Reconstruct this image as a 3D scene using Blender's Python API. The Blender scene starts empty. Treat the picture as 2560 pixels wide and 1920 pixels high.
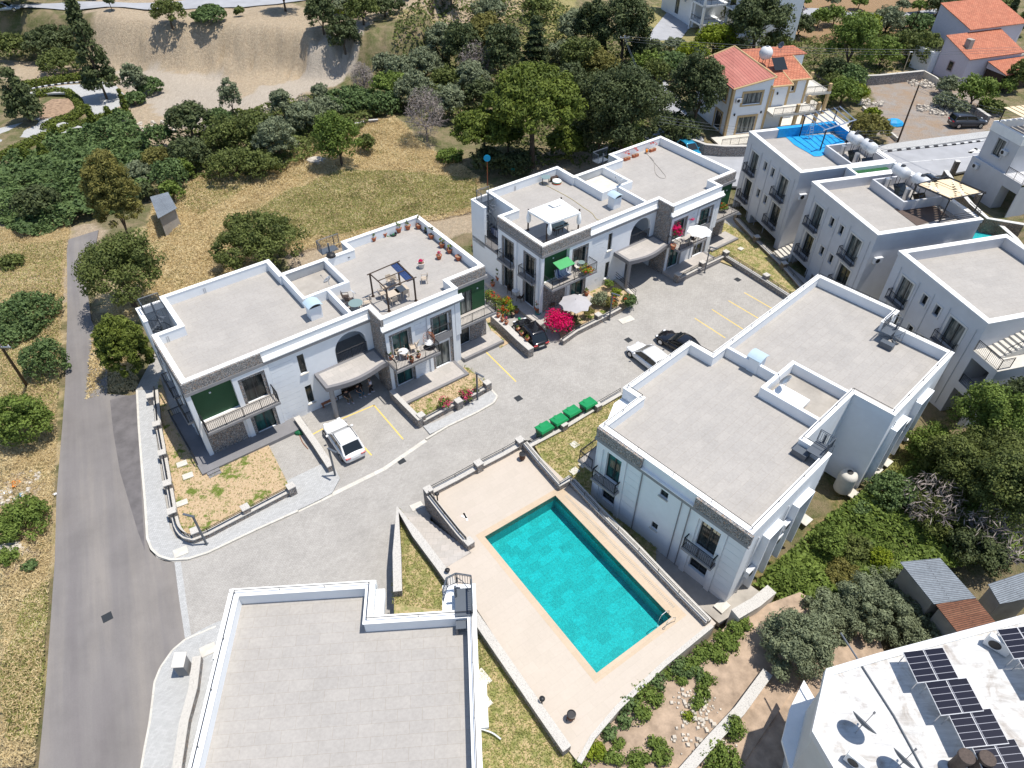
import bpy, math, random
import numpy as np
from mathutils import Vector, Matrix
from mathutils.geometry import tessellate_polygon
R = math.radians
rnd = random.Random(7)
nr = np.random.default_rng(5)
S = bpy.context.scene
col = S.collection
# ---------------------------------------------------------------- camera, sky, sun, exposure
CH = 41.0; FPX = 1765.0; PITCH = R(42.64); ROLL = R(-0.52)
cd = bpy.data.cameras.new('camera'); cam = bpy.data.objects.new('camera', cd); col.objects.link(cam)
cd.sensor_fit = 'HORIZONTAL'; cd.sensor_width = 36.0; cd.lens = 36.0*FPX/2560.0
cd.clip_start = 0.5; cd.clip_end = 3000
_f = Vector((0, math.cos(PITCH), -math.sin(PITCH))); _r = Vector((1, 0, 0)); _d = _f.cross(_r)
_c, _s = math.cos(ROLL), math.sin(ROLL)
CR = _c*_r + _s*_d; CD = -_s*_r + _c*_d; CF = _f
cam.matrix_world = Matrix(((CR.x, -CD.x, -CF.x, 0), (CR.y, -CD.y, -CF.y, 0), (CR.z, -CD.z, -CF.z, CH), (0, 0, 0, 1)))
S.camera = cam
AZ, EL = R(6), R(73)      # towards the sun, counter-clockwise from +X
w = bpy.data.worlds.new('World'); S.world = w; w.use_nodes = True
nt = w.node_tree; bg = nt.nodes['Background']
sky = nt.nodes.new('ShaderNodeTexSky'); sky.sky_type = 'NISHITA'; sky.sun_disc = False
sky.sun_elevation = EL; sky.sun_rotation = R(90)-AZ; sky.altitude = 100; sky.air_density = 1.0; sky.dust_density = 0.6; sky.ozone_density = 2.0
nt.links.new(sky.outputs[0], bg.inputs[0]); bg.inputs[1].default_value = 0.13
ld = bpy.data.lights.new('sun', 'SUN'); ld.energy = 4.4; ld.angle = R(0.53); ld.color = (1.0, 0.95, 0.87)
sun = bpy.data.objects.new('sun', ld); col.objects.link(sun)
sd = Vector((math.cos(EL)*math.cos(AZ), math.cos(EL)*math.sin(AZ), math.sin(EL)))
sun.rotation_euler = sd.to_track_quat('Z', 'Y').to_euler(); sun.location = (0, 0, 90)
S.view_settings.view_transform = 'Standard'; S.view_settings.look = 'None'
S.view_settings.exposure = 0.3; S.view_settings.gamma = 1.0
S.render.engine = 'CYCLES'
S.cycles.max_bounces = 6; S.cycles.diffuse_bounces = 3; S.cycles.glossy_bounces = 2; S.cycles.transparent_max_bounces = 8
S.cycles.use_denoising = True

def ray(u, v): return CF + CR*((u-1280)/FPX) + CD*((v-960)/FPX)
def P(u, v, z=0.0):
    """point of the place at height z that the photograph shows at (u, v)"""
    d = ray(u, v); t = (z-CH)/d.z; return Vector((d.x*t, d.y*t, z))
def pxm(u, v, z=0.0):
    d = ray(u, v); return FPX/((z-CH)/d.z)      # pixels per metre there
# ---------------------------------------------------------------- materials
MATS = {}
def rgb(c): return (c[0], c[1], c[2], 1.0)
class NT:
    def __init__(s, name, rough=0.8, spec=0.3, metal=0.0):
        s.m = bpy.data.materials.new(name); s.m.use_nodes = True; s.t = s.m.node_tree
        s.b = s.t.nodes['Principled BSDF']; s.b.inputs['Roughness'].default_value = rough
        s.b.inputs['Specular IOR Level'].default_value = spec; s.b.inputs['Metallic'].default_value = metal
        MATS[name] = s.m
    def n(s, ty, **k):
        o = s.t.nodes.new('ShaderNode'+ty)
        for a, v in k.items():
            if a in o.inputs: o.inputs[a].default_value = v
            else: setattr(o, a, v)
        return o
    def l(s, a, b): s.t.links.new(a, b)
    def coord(s, scale=1.0, world=False, rot=0.0):
        if world: c = s.n('NewGeometry').outputs['Position']
        else: c = s.n('TexCoord').outputs['Object']
        mp = s.n('Mapping'); s.l(c, mp.inputs[0])
        mp.inputs['Scale'].default_value = (scale,)*3 if not isinstance(scale, tuple) else scale
        mp.inputs['Rotation'].default_value = (0, 0, rot)
        return mp.outputs[0]
    def noise(s, co, sc, det=4.0, rough=0.6, dist=0.0):
        o = s.n('TexNoise'); s.l(co, o.inputs['Vector']); o.inputs['Scale'].default_value = sc
        o.inputs['Detail'].default_value = det; o.inputs['Roughness'].default_value = rough
        o.inputs['Distortion'].default_value = dist; return o.outputs['Fac']
    def ramp(s, fac, stops, interp='LINEAR'):
        o = s.n('ValToRGB'); s.l(fac, o.inputs[0]); e = o.color_ramp; e.interpolation = interp
        e.elements.remove(e.elements[1]); e.elements[0].position = stops[0][0]
        for k, (p, c) in enumerate(stops):
            x = e.elements[0] if k == 0 else e.elements.new(p)
            x.color = rgb(c) if not isinstance(c, (int, float)) else (c, c, c, 1)
        return o.outputs[0]
    def mix(s, fac, a, b, mode='MIX'):
        o = s.n('MixRGB', blend_type=mode)
        if isinstance(fac, (int, float)): o.inputs[0].default_value = fac
        else: s.l(fac, o.inputs[0])
        for k, x in ((1, a), (2, b)):
            if isinstance(x, tuple): o.inputs[k].default_value = rgb(x)
            else: s.l(x, o.inputs[k])
        return o.outputs[0]
    def math(s, op, a, b=0.0):
        o = s.n('Math', operation=op)
        for k, x in ((0, a), (1, b)):
            if isinstance(x, (int, float)): o.inputs[k].default_value = x
            else: s.l(x, o.inputs[k])
        return o.outputs[0]
    def base(s, x):
        if isinstance(x, tuple): s.b.inputs['Base Color'].default_value = rgb(x)
        else: s.l(x, s.b.inputs['Base Color'])
    def bump(s, h, strength=0.5, dist=0.02):
        o = s.n('Bump'); s.l(h, o.inputs['Height']); o.inputs['Strength'].default_value = strength
        o.inputs['Distance'].default_value = dist; s.l(o.outputs[0], s.b.inputs['Normal'])

def plain(name, c, rough=0.6, var=0.06, sc=3.0, spec=0.3, metal=0.0, world=False, bump=0.0):
    m = NT(name, rough, spec, metal); co = m.coord(1.0, world)
    f = m.noise(co, sc, 5.0)
    d = tuple(max(0, x*(1-2.2*var)) for x in c); l = tuple(min(1, x*(1+2.2*var)) for x in c)
    m.base(m.ramp(f, [(0.25, d), (0.75, l)]))
    if bump: m.bump(m.noise(co, sc*12, 3.0), bump, 0.01)
    return m.m
def stone_mat(name, sc=4.0, tint=(1, 1, 1), mortar=(0.055, 0.055, 0.06), cols=None, rnd_=1.0):
    m = NT(name, 0.9, 0.15); co = m.coord(sc)
    v = m.n('TexVoronoi', feature='F1'); m.l(co, v.inputs['Vector']); v.inputs['Randomness'].default_value = rnd_
    e = m.n('TexVoronoi', feature='DISTANCE_TO_EDGE'); m.l(co, e.inputs['Vector']); e.inputs['Randomness'].default_value = rnd_
    cols = cols or [(0.0, (0.12, 0.12, 0.125)), (0.25, (0.34, 0.33, 0.32)), (0.45, (0.58, 0.56, 0.53)), (0.6, (0.22, 0.22, 0.22)), (0.75, (0.66, 0.63, 0.58)), (0.9, (0.50, 0.30, 0.17)), (1.0, (0.45, 0.42, 0.38))]
    sep = m.n('SeparateColor'); m.l(v.outputs['Color'], sep.inputs[0])
    c = m.ramp(sep.outputs[0], [(p, tuple(x*t for x, t in zip(cc, tint))) for p, cc in cols])
    c = m.mix(0.35, c, m.ramp(m.noise(co, 5.0), [(0.3, 0.35), (0.7, 0.8)]), 'MULTIPLY')
    mk = m.ramp(e.outputs['Distance'], [(0.03, 0.0), (0.11, 1.0)])
    m.base(m.mix(mk, mortar, c)); m.bump(e.outputs['Distance'], 0.35, 0.04)
    return m.m
def tiles_mat(name, c1, c2, mortar, bw, bh, rot=0.0, world=False, ms=0.006, rough=0.7, stain=0.12, off=0.5, bump=0.0, var=1.0):
    m = NT(name, rough, 0.3); co = m.coord(1.0, world, rot)
    b = m.n('TexBrick', offset=off); m.l(co, b.inputs['Vector'])
    b.inputs['Color1'].default_value = rgb(c1); b.inputs['Color2'].default_value = rgb(c2); b.inputs['Mortar'].default_value = rgb(mortar)
    b.inputs['Scale'].default_value = 1.0; b.inputs['Mortar Size'].default_value = ms; b.inputs['Bias'].default_value = 0.0
    b.inputs['Brick Width'].default_value = bw; b.inputs['Row Height'].default_value = bh; b.inputs['Mortar Smooth'].default_value = 0.2
    f = m.noise(co, 0.55, 6.0, 0.65); g = m.noise(co, 6.0, 5.0, 0.7)
    c = m.mix(stain, b.outputs[0], m.ramp(f, [(0.3, 0.35), (0.65, 1.0)]), 'MULTIPLY')
    c = m.mix(stain*1.6*var, c, m.ramp(g, [(0.3, 0.45), (0.7, 1.0)]), 'MULTIPLY')
    m.base(c)
    if bump: m.bump(b.outputs['Fac'], -bump, 0.01)
    return m.m
U_ROT = -R(37.5)
plain('white_plaster', (0.78, 0.80, 0.81), 0.85, 0.02, 1.2)
plain('white_coping', (0.83, 0.82, 0.79), 0.8, 0.025, 1.5)
plain('cream_plaster', (0.62, 0.60, 0.56), 0.85, 0.03, 1.0)
plain('villa_plaster', (0.56, 0.56, 0.57), 0.85, 0.035, 0.8)
plain('grey_band', (0.27, 0.265, 0.265), 0.8, 0.04, 2.0)
plain('grey_trim', (0.20, 0.195, 0.20), 0.7, 0.04, 2.0)
plain('concrete', (0.36, 0.33, 0.29), 0.9, 0.10, 0.9)
plain('pale_concrete', (0.56, 0.53, 0.47), 0.9, 0.06, 2.0)
plain('green_cladding', (0.018, 0.075, 0.030), 0.6, 0.03, 2.0)
plain('black_metal', (0.018, 0.018, 0.02), 0.5, 0.0, 2.0, 0.4)
plain('grey_metal', (0.085, 0.10, 0.12), 0.45, 0.03, 2.0, 0.5)
plain('white_metal', (0.62, 0.63, 0.64), 0.4, 0.02, 2.0, 0.5)
plain('steel', (0.55, 0.56, 0.58), 0.3, 0.02, 2.0, 0.5, 0.8)
plain('window_frame', (0.03, 0.033, 0.035), 0.4, 0.0, 2.0, 0.5)
plain('soil', (0.30, 0.205, 0.135), 0.95, 0.22, 2.5, bump=0.6, world=True)
plain('terracotta', (0.44, 0.135, 0.065), 0.8, 0.08, 3.0)
plain('white_pot', (0.60, 0.57, 0.52), 0.7, 0.05, 3.0)
plain('dark_wood', (0.055, 0.035, 0.025), 0.6, 0.2, 6.0)
plain('brown_wood', (0.30, 0.12, 0.06), 0.6, 0.12, 5.0)
plain('beige_plastic', (0.50, 0.42, 0.33), 0.5, 0.03, 3.0)
plain('rattan', (0.075, 0.055, 0.045), 0.7, 0.15, 12.0)
plain('pink_flower', (0.72, 0.01, 0.13), 0.7, 0.1, 8.0)
plain('red_flower', (0.70, 0.05, 0.02), 0.7, 0.1, 8.0)
plain('green_canvas', (0.08, 0.35, 0.13), 0.8, 0.04, 3.0)
plain('white_canvas', (0.82, 0.82, 0.80), 0.85, 0.02, 2.0)
plain('grey_canvas', (0.40, 0.385, 0.39), 0.85, 0.03, 2.0)
plain('blue_canvas', (0.03, 0.06, 0.16), 0.8, 0.1, 4.0)
plain('beige_canvas', (0.72, 0.58, 0.38), 0.85, 0.04, 3.0)
plain('blue_tarp', (0.02, 0.30, 0.62), 0.45, 0.1, 3.0, bump=0.0)
plain('yellow_paint', (0.72, 0.52, 0.13), 0.7, 0.06, 5.0)
plain('white_paint', (0.60, 0.60, 0.58), 0.7, 0.08, 5.0, world=True)
plain('black_paint', (0.03, 0.03, 0.035), 0.7, 0.08, 5.0)
plain('rubber', (0.015, 0.015, 0.016), 0.8, 0.0)
plain('bin_green', (0.010, 0.115, 0.045), 0.45, 0.04, 4.0)
plain('bin_lid_green', (0.015, 0.25, 0.085), 0.4, 0.04, 4.0)
plain('skin', (0.42, 0.25, 0.17), 0.6, 0.02)
plain('hair', (0.02, 0.014, 0.01), 0.6, 0.0)
plain('black_cloth', (0.02, 0.02, 0.024), 0.9, 0.05)
plain('white_cloth', (0.55, 0.55, 0.62), 0.9, 0.03)
plain('denim', (0.03, 0.09, 0.14), 0.9, 0.08)
plain('olive_cloth', (0.11, 0.10, 0.07), 0.9, 0.08)
plain('yellow_trim', (0.50, 0.36, 0.19), 0.85, 0.05, 2.0)
plain('bark', (0.10, 0.075, 0.055), 0.95, 0.2, 4.0)
plain('dead_wood', (0.22, 0.19, 0.19), 0.9, 0.15, 4.0)
plain('light_glass', (0.9, 0.9, 0.85), 0.4, 0.0)
plain('garden_soil', (0.36, 0.27, 0.195), 0.95, 0.16, 1.6, bump=0.6, world=True)
plain('hose', (0.50, 0.40, 0.14), 0.6, 0.05)
plain('rock', (0.50, 0.45, 0.38), 0.95, 0.12, 2.0, bump=0.6)
plain('tyre_dark', (0.02, 0.02, 0.02), 0.8, 0.0)
for nm, c, mt, ro in (('car_white', (0.78, 0.78, 0.77), 0.0, 0.25), ('car_black', (0.008, 0.008, 0.010), 0.0, 0.12), ('car_blue', (0.03, 0.30, 0.50), 0.3, 0.25),
                      ('car_dark_grey', (0.05, 0.055, 0.07), 0.6, 0.3), ('car_beige', (0.45, 0.42, 0.38), 0.4, 0.3), ('car_silver_blue', (0.35, 0.42, 0.52), 0.4, 0.3), ('car_navy', (0.015, 0.03, 0.08), 0.3, 0.3)):
    m = NT(nm, ro, 0.5, mt); m.base(c); m.b.inputs['Coat Weight'].default_value = 0.5; m.b.inputs['Coat Roughness'].default_value = 0.06
for nm, c, ro in (('car_glass', (0.012, 0.016, 0.018), 0.06), ('tail_light', (0.45, 0.01, 0.015), 0.2), ('head_light', (0.75, 0.77, 0.8), 0.15), ('table_glass', (0.20, 0.27, 0.26), 0.1)):
    m = NT(nm, ro, 0.6); m.base(c)
def glass_mat(name, dark, light, sc):
    m = NT(name, 0.08, 0.5); co = m.coord((sc, sc, 0.25))
    wv = m.noise(co, 2.2, 2.0); m.base(m.ramp(wv, [(0.38, dark), (0.62, light)])); return m.m
glass_mat('glass_teal', (0.010, 0.035, 0.035), (0.035, 0.13, 0.115), 1.2)
glass_mat('glass_dark', (0.008, 0.012, 0.013), (0.035, 0.045, 0.043), 1.5)
glass_mat('glass_curtain', (0.03, 0.05, 0.05), (0.24, 0.25, 0.23), 2.0)
stone_mat('rubble_stone', 3.4)
stone_mat('parapet_stone', 3.9, (1.05, 1.05, 1.05), (0.06, 0.06, 0.065))
stone_mat('brown_stone', 3.4, (0.85, 0.76, 0.64), (0.06, 0.05, 0.04))
stone_mat('wall_cap', 6.0, (1, 1, 1), (0.58, 0.55, 0.50), [(0, (0.62, 0.59, 0.54)), (0.35, (0.55, 0.53, 0.49)), (0.5, (0.30, 0.28, 0.26)), (0.62, (0.60, 0.57, 0.52)), (0.8, (0.50, 0.48, 0.45)), (1, (0.66, 0.63, 0.58))])
tiles_mat('roof_tiles', (0.430, 0.402, 0.368), (0.405, 0.380, 0.350), (0.35, 0.315, 0.27), 1.2, 0.6, 0.0, False, 0.009, 0.75, 0.18)
tiles_mat('balcony_tiles', (0.50, 0.46, 0.42), (0.44, 0.41, 0.375), (0.34, 0.31, 0.28), 0.6, 0.6, 0.0, False, 0.008, 0.7, 0.15)
tiles_mat('street_pavers', (0.455, 0.432, 0.400), (0.410, 0.390, 0.360), (0.33, 0.31, 0.28), 0.26, 0.13, U_ROT, True, 0.010, 0.9, 0.24, bump=0.1)
tiles_mat('sidewalk_pavers', (0.504, 0.504, 0.495), (0.423, 0.423, 0.414), (0.297, 0.297, 0.288), 0.22, 0.11, U_ROT, True, 0.008, 0.9, 0.12)
tiles_mat('deck_tiles', (0.528, 0.460, 0.388), (0.504, 0.440, 0.368), (0.456, 0.392, 0.320), 1.2, 0.6, -R(36), True, 0.006, 0.6, 0.07)
tiles_mat('coping_tiles', (0.56, 0.44, 0.32), (0.52, 0.41, 0.29), (0.45, 0.35, 0.25), 0.6, 1.0, -R(36), True, 0.006, 0.6, 0.1)
tiles_mat('wood_deck', (0.13, 0.09, 0.075), (0.10, 0.075, 0.06), (0.05, 0.04, 0.035), 3.0, 0.14, 0.0, False, 0.01, 0.6, 0.1)
tiles_mat('rusty_tin', (0.30, 0.14, 0.08), (0.24, 0.10, 0.055), (0.10, 0.045, 0.03), 9.0, 0.12, 0.0, False, 0.025, 0.8, 0.5)
tiles_mat('grey_tin', (0.30, 0.34, 0.38), (0.26, 0.30, 0.34), (0.12, 0.13, 0.15), 9.0, 0.12, 0.0, False, 0.025, 0.7, 0.4)
tiles_mat('red_tin', (0.50, 0.18, 0.14), (0.56, 0.22, 0.17), (0.20, 0.06, 0.04), 9.0, 0.42, R(90), False, 0.03, 0.6, 0.25, 0.0)
tiles_mat('clay_tiles', (0.62, 0.235, 0.13), (0.52, 0.17, 0.09), (0.26, 0.08, 0.045), 0.5, 0.40, 0.0, False, 0.035, 0.7, 0.3)
tiles_mat('green_mat', (0.03, 0.13, 0.045), (0.02, 0.10, 0.035), (0.02, 0.06, 0.03), 0.3, 0.3, 0.0, False, 0.01, 0.9, 0.2)
# solar cells
m = NT('solar_cells', 0.15, 0.5); co = m.coord(1.0)
b = m.n('TexBrick', offset=0.0); m.l(co, b.inputs['Vector']); b.inputs['Scale'].default_value = 1.0
b.inputs['Color1'].default_value = (0.008, 0.008, 0.016, 1); b.inputs['Color2'].default_value = (0.012, 0.012, 0.022, 1); b.inputs['Mortar'].default_value = (0.35, 0.35, 0.38, 1)
b.inputs['Brick Width'].default_value = 0.98; b.inputs['Row Height'].default_value = 0.30; b.inputs['Mortar Size'].default_value = 0.012
m.base(b.outputs[0])
# white painted old roof
m = NT('worn_white_roof', 0.85, 0.2); co = m.coord(1.0)
f = m.noise(co, 0.8, 8.0, 0.7, 0.6); g = m.noise(m.coord((0.4, 3.0, 1)), 2.0, 6.0, 0.7)
c = m.ramp(f, [(0.32, (0.36, 0.32, 0.28)), (0.48, (0.60, 0.59, 0.57)), (0.8, (0.70, 0.70, 0.69))])
m.base(m.mix(0.5, c, m.ramp(g, [(0.35, 0.55), (0.6, 1.0)]), 'MULTIPLY'))
# asphalt
ASPH = -26.0
m = NT('asphalt', 0.92, 0.2); co = m.coord(1.0, True)
mp2 = m.n('Mapping'); m.l(m.coord(1.0, True, R(ASPH)), mp2.inputs[0]); mp2.inputs['Scale'].default_value = (0.75, 0.045, 1.0); f = m.noise(mp2.outputs[0], 1.0, 5.0, 0.6); g = m.noise(co, 26.0, 3.0, 0.8); k = m.noise(co, 0.35, 4.0)
c = m.ramp(f, [(0.25, (0.184, 0.168, 0.168)), (0.5, (0.221, 0.205, 0.197)), (0.75, (0.279, 0.254, 0.230))])
c = m.mix(0.35, c, m.ramp(g, [(0.35, 0.55), (0.7, 1.0)]), 'MULTIPLY'); m.base(m.mix(0.3, c, m.ramp(k, [(0.3, 0.5), (0.6, 1.0)]), 'MULTIPLY'))
plain('asphalt_dark', (0.135, 0.125, 0.125), 0.9, 0.12, 1.2, world=True)
plain('asphalt_far', (0.34, 0.345, 0.36), 0.9, 0.06, 0.5, world=True)
# pool tiles
m = NT('pool_tiles', 0.3, 0.4); co = m.coord(1.0, True, -R(36))
b = m.n('TexBrick', offset=0.5); m.l(co, b.inputs['Vector']); b.inputs['Scale'].default_value = 1.0
b.inputs['Color1'].default_value = (0.004, 0.36, 0.40, 1); b.inputs['Color2'].default_value = (0.0, 0.235, 0.26, 1); b.inputs['Mortar'].default_value = (0.0, 0.20, 0.22, 1)
b.inputs['Brick Width'].default_value = 0.9; b.inputs['Row Height'].default_value = 0.6; b.inputs['Mortar Size'].default_value = 0.008
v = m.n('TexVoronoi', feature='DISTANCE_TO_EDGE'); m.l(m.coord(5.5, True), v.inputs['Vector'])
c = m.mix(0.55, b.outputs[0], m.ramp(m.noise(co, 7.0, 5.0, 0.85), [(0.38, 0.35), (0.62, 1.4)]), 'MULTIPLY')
c = m.mix(m.ramp(v.outputs['Distance'], [(0.0, 0.8), (0.10, 0.0)]), c, (0.12, 0.68, 0.62))  # bright web: specular sparkle of the water painted into the tile colour
m.base(c)
# water surface: clear with a faint gloss and ripples
m = NT('water_surface', 0.02, 0.5); tr = m.n('BsdfTransparent'); tr.inputs[0].default_value = (0.62, 0.97, 0.97, 1)
gl = m.n('BsdfGlossy'); gl.inputs['Roughness'].default_value = 0.05
mx = m.n('MixShader'); fr = m.n('Fresnel'); fr.inputs[0].default_value = 1.33
bp = m.n('Bump'); m.l(m.noise(m.coord(1.0, True), 3.5, 3.0), bp.inputs['Height']); bp.inputs['Strength'].default_value = 0.35; bp.inputs['Distance'].default_value = 0.05
m.l(bp.outputs[0], gl.inputs['Normal']); m.l(bp.outputs[0], fr.inputs['Normal'])
m.l(fr.outputs[0], mx.inputs[0]); m.l(tr.outputs[0], mx.inputs[1]); m.l(gl.outputs[0], mx.inputs[2])
m.l(mx.outputs[0], m.t.nodes['Material Output'].inputs[0])
# leaves: two greens per kind, mixed by a per-leaf attribute
def leaf_mat(name, a, b, tr=0.25, c=None):
    m = NT(name, 0.6, 0.15); at = m.n('Attribute', attribute_name='var'); 
    st = [(0.0, a), (0.75, b)] + ([(1.0, c)] if c else [])
    cc = m.ramp(at.outputs['Fac'], st); m.base(cc)
    t = m.n('BsdfTranslucent'); m.l(cc, t.inputs[0]); mx = m.n('MixShader'); mx.inputs[0].default_value = tr
    m.l(m.b.outputs[0], mx.inputs[1]); m.l(t.outputs[0], mx.inputs[2]); m.l(mx.outputs[0], m.t.nodes['Material Output'].inputs[0])
leaf_mat('leaf_mid', (0.059, 0.079, 0.025), (0.165, 0.195, 0.055))
leaf_mat('leaf_dark', (0.037, 0.053, 0.025), (0.108, 0.132, 0.052), 0.15)
leaf_mat('leaf_olive', (0.099, 0.119, 0.069), (0.244, 0.277, 0.160), 0.2)
leaf_mat('leaf_pine', (0.050, 0.074, 0.015), (0.152, 0.191, 0.032), 0.15)
leaf_mat('leaf_lime', (0.094, 0.138, 0.013), (0.237, 0.288, 0.025))
leaf_mat('leaf_bright', (0.066, 0.106, 0.022), (0.191, 0.257, 0.055))
leaf_mat('leaf_ivy', (0.055, 0.092, 0.037), (0.152, 0.218, 0.076))
leaf_mat('leaf_brownish', (0.110, 0.110, 0.033), (0.228, 0.209, 0.059))
leaf_mat('leaf_hedge', (0.059, 0.082, 0.017), (0.172, 0.211, 0.039))
leaf_mat('leaf_dry', (0.515, 0.392, 0.198), (0.762, 0.627, 0.365), 0.35, (0.829, 0.739, 0.500))
leaf_mat('leaf_grass', (0.176, 0.203, 0.056), (0.405, 0.405, 0.138), 0.3)
leaf_mat('leaf_bougainvillea', (0.450, 0.002, 0.070), (0.800, 0.012, 0.160), 0.3)
leaf_mat('leaf_pink', (0.600, 0.030, 0.140), (0.750, 0.120, 0.220), 0.3)
leaf_mat('leaf_red', (0.500, 0.020, 0.010), (0.750, 0.070, 0.020), 0.3)
leaf_mat('leaf_twig', (0.19, 0.16, 0.145), (0.36, 0.31, 0.28), 0.0)
# ---------------------------------------------------------------- mesh building
class MB:
    def __init__(s): s.v = []; s.f = []
    def add(s, vs, fs, M=None):
        k = len(s.v)
        s.v += [tuple(M @ Vector(q)) if M is not None else tuple(q) for q in vs]
        s.f += [tuple(i+k for i in f) for f in fs]; return s
    def box(s, x0, x1, y0, y1, z0, z1, M=None):
        vs = [(x, y, z) for z in (z0, z1) for x, y in ((x0, y0), (x1, y0), (x1, y1), (x0, y1))]
        return s.add(vs, [(3, 2, 1, 0), (4, 5, 6, 7), (0, 1, 5, 4), (1, 2, 6, 5), (2, 3, 7, 6), (3, 0, 4, 7)], M)
    def prism(s, poly, z0, z1, holes=(), M=None, bottom=False):
        """vertical prism over a polygon (any order), with optional holes; z may be lists"""
        loops = [list(poly)]+[list(h) for h in holes]
        flat = [Vector((q[0], q[1], 0)) for l in loops for q in l]
        tri = tessellate_polygon([[Vector((q[0], q[1], 0)) for q in l] for l in loops])
        n = len(flat); vs = [(q.x, q.y, z1) for q in flat]+[(q.x, q.y, z0) for q in flat]; fs = []
        for t in tri:
            a, b, c = (flat[i] for i in t)
            if (b-a).cross(c-a).z < 0: t = t[::-1]
            fs.append(tuple(t))
            if bottom: fs.append(tuple(i+n for i in t[::-1]))
        if z0 != z1:
            k = 0
            for l in loops:
                m = len(l)
                for i in range(m): fs.append((k+i, k+i+n, k+(i+1) % m+n, k+(i+1) % m))
                k += m
        return s.add(vs, fs, M)
    def tube(s, p0, p1, r0, r1=None, n=8, cap=True, M=None):
        r1 = r0 if r1 is None else r1
        a, b = Vector(p0), Vector(p1); d = b-a
        if d.length < 1e-6: return s
        q = d.to_track_quat('Z', 'Y'); vs = []
        for c, r in ((a, r0), (b, r1)):
            for i in range(n):
                t = 2*math.pi*i/n; vs.append(c+q @ Vector((r*math.cos(t), r*math.sin(t), 0)))
        fs = [(i, (i+1) % n, n+(i+1) % n, n+i) for i in range(n)]
        if cap: fs += [tuple(range(n-1, -1, -1)), tuple(range(n, 2*n))]
        return s.add(vs, fs, M)
    def path(s, pts, r, n=6, M=None):
        for a, b in zip(pts[:-1], pts[1:]): s.tube(a, b, r, r, n, True, M)
        return s
    def bar(s, p0, p1, w=0.04, h=None, M=None):
        return s.tube(p0, p1, w*0.7, w*0.7, 4, True, M)
    def lathe(s, prof, n=16, M=None, c=(0, 0, 0)):
        vs = []; 
        for r, z in prof:
            for i in range(n):
                t = 2*math.pi*i/n; vs.append((c[0]+r*math.cos(t), c[1]+r*math.sin(t), c[2]+z))
        fs = [(j*n+i, j*n+(i+1) % n, (j+1)*n+(i+1) % n, (j+1)*n+i) for j in range(len(prof)-1) for i in range(n)]
        if prof[0][0] > 1e-4: fs.append(tuple(range(n-1, -1, -1)))
        if prof[-1][0] > 1e-4: fs.append(tuple((len(prof)-1)*n+i for i in range(n)))
        return s.add(vs, fs, M)
    def quad(s, a, b, c, d, M=None): return s.add([a, b, c, d], [(0, 1, 2, 3)], M)
    def ring(s, poly, wd, z0, z1, M=None):
        """closed strip of thickness wd inside a counter-clockwise polygon"""
        return s.prism(poly, z0, z1, [inset(poly, wd)], M, True)
    def build(s, name, mat, parent=None, world=False, smooth=False, bev=0.0, loc=None):
        me = bpy.data.meshes.new(name)
        vs = s.v
        if world and parent is not None:
            I = parent.matrix_basis.inverted(); vs = [tuple(I @ Vector(q)) for q in vs]
        if loc is not None: vs = [(q[0]-loc[0], q[1]-loc[1], q[2]-loc[2]) for q in vs]
        me.from_pydata([tuple(q) for q in vs], [], s.f); me.update()
        o = bpy.data.objects.new(name, me); col.objects.link(o)
        if mat: me.materials.append(MATS[mat])
        if parent is not None: o.parent = parent
        if loc is not None: o.location = loc
        if smooth: me.shade_smooth()
        if bev:
            b = o.modifiers.new('bevel', 'BEVEL'); b.width = bev; b.segments = 2; b.limit_method = 'ANGLE'
        return o
def inset(poly, d):
    n = len(poly); out = []
    for i in range(n):
        a, b, c = Vector(poly[i-1][:2]), Vector(poly[i][:2]), Vector(poly[(i+1) % n][:2])
        e0 = (b-a).normalized(); e1 = (c-b).normalized()
        n0 = Vector((-e0.y, e0.x)); n1 = Vector((-e1.y, e1.x)); k = 1+n0.dot(n1)
        q = b+(n0+n1)*(d/max(k, 0.2)); out.append((q.x, q.y))
    return out
def tag(o, label, cat, group=None):
    o['label'] = label; o['category'] = cat; o['kind'] = 'thing'
    if group: o['group'] = group
    return o
def struct(o): o['kind'] = 'structure'; return o
def thing(name, label, cat, loc=(0, 0, 0), rz=0.0, group=None):
    o = bpy.data.objects.new(name, None); col.objects.link(o); o.location = loc; o.rotation_euler = (0, 0, rz)
    o.empty_display_size = 0.3
    o.matrix_basis = Matrix.Translation(Vector(loc)) @ Matrix.Rotation(rz, 4, 'Z')
    return tag(o, label, cat, group)
def dup(root, loc, rz, label=None, group=None, sc=None):
    r = root.copy(); col.objects.link(r); r.location = loc; r.rotation_euler = (0, 0, rz)
    if sc: r.scale = sc
    if label: r['label'] = label
    if group: r['group'] = group
    for ch in list(root.children):
        c = ch.copy(); col.objects.link(c); c.parent = r
        for g in list(ch.children):
            d = g.copy(); col.objects.link(d); d.parent = c
    return r
STR = -0.6
def PL(pts, z): return [P(q[0], q[1], q[2] if len(q) > 2 else z) for q in pts]
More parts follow.
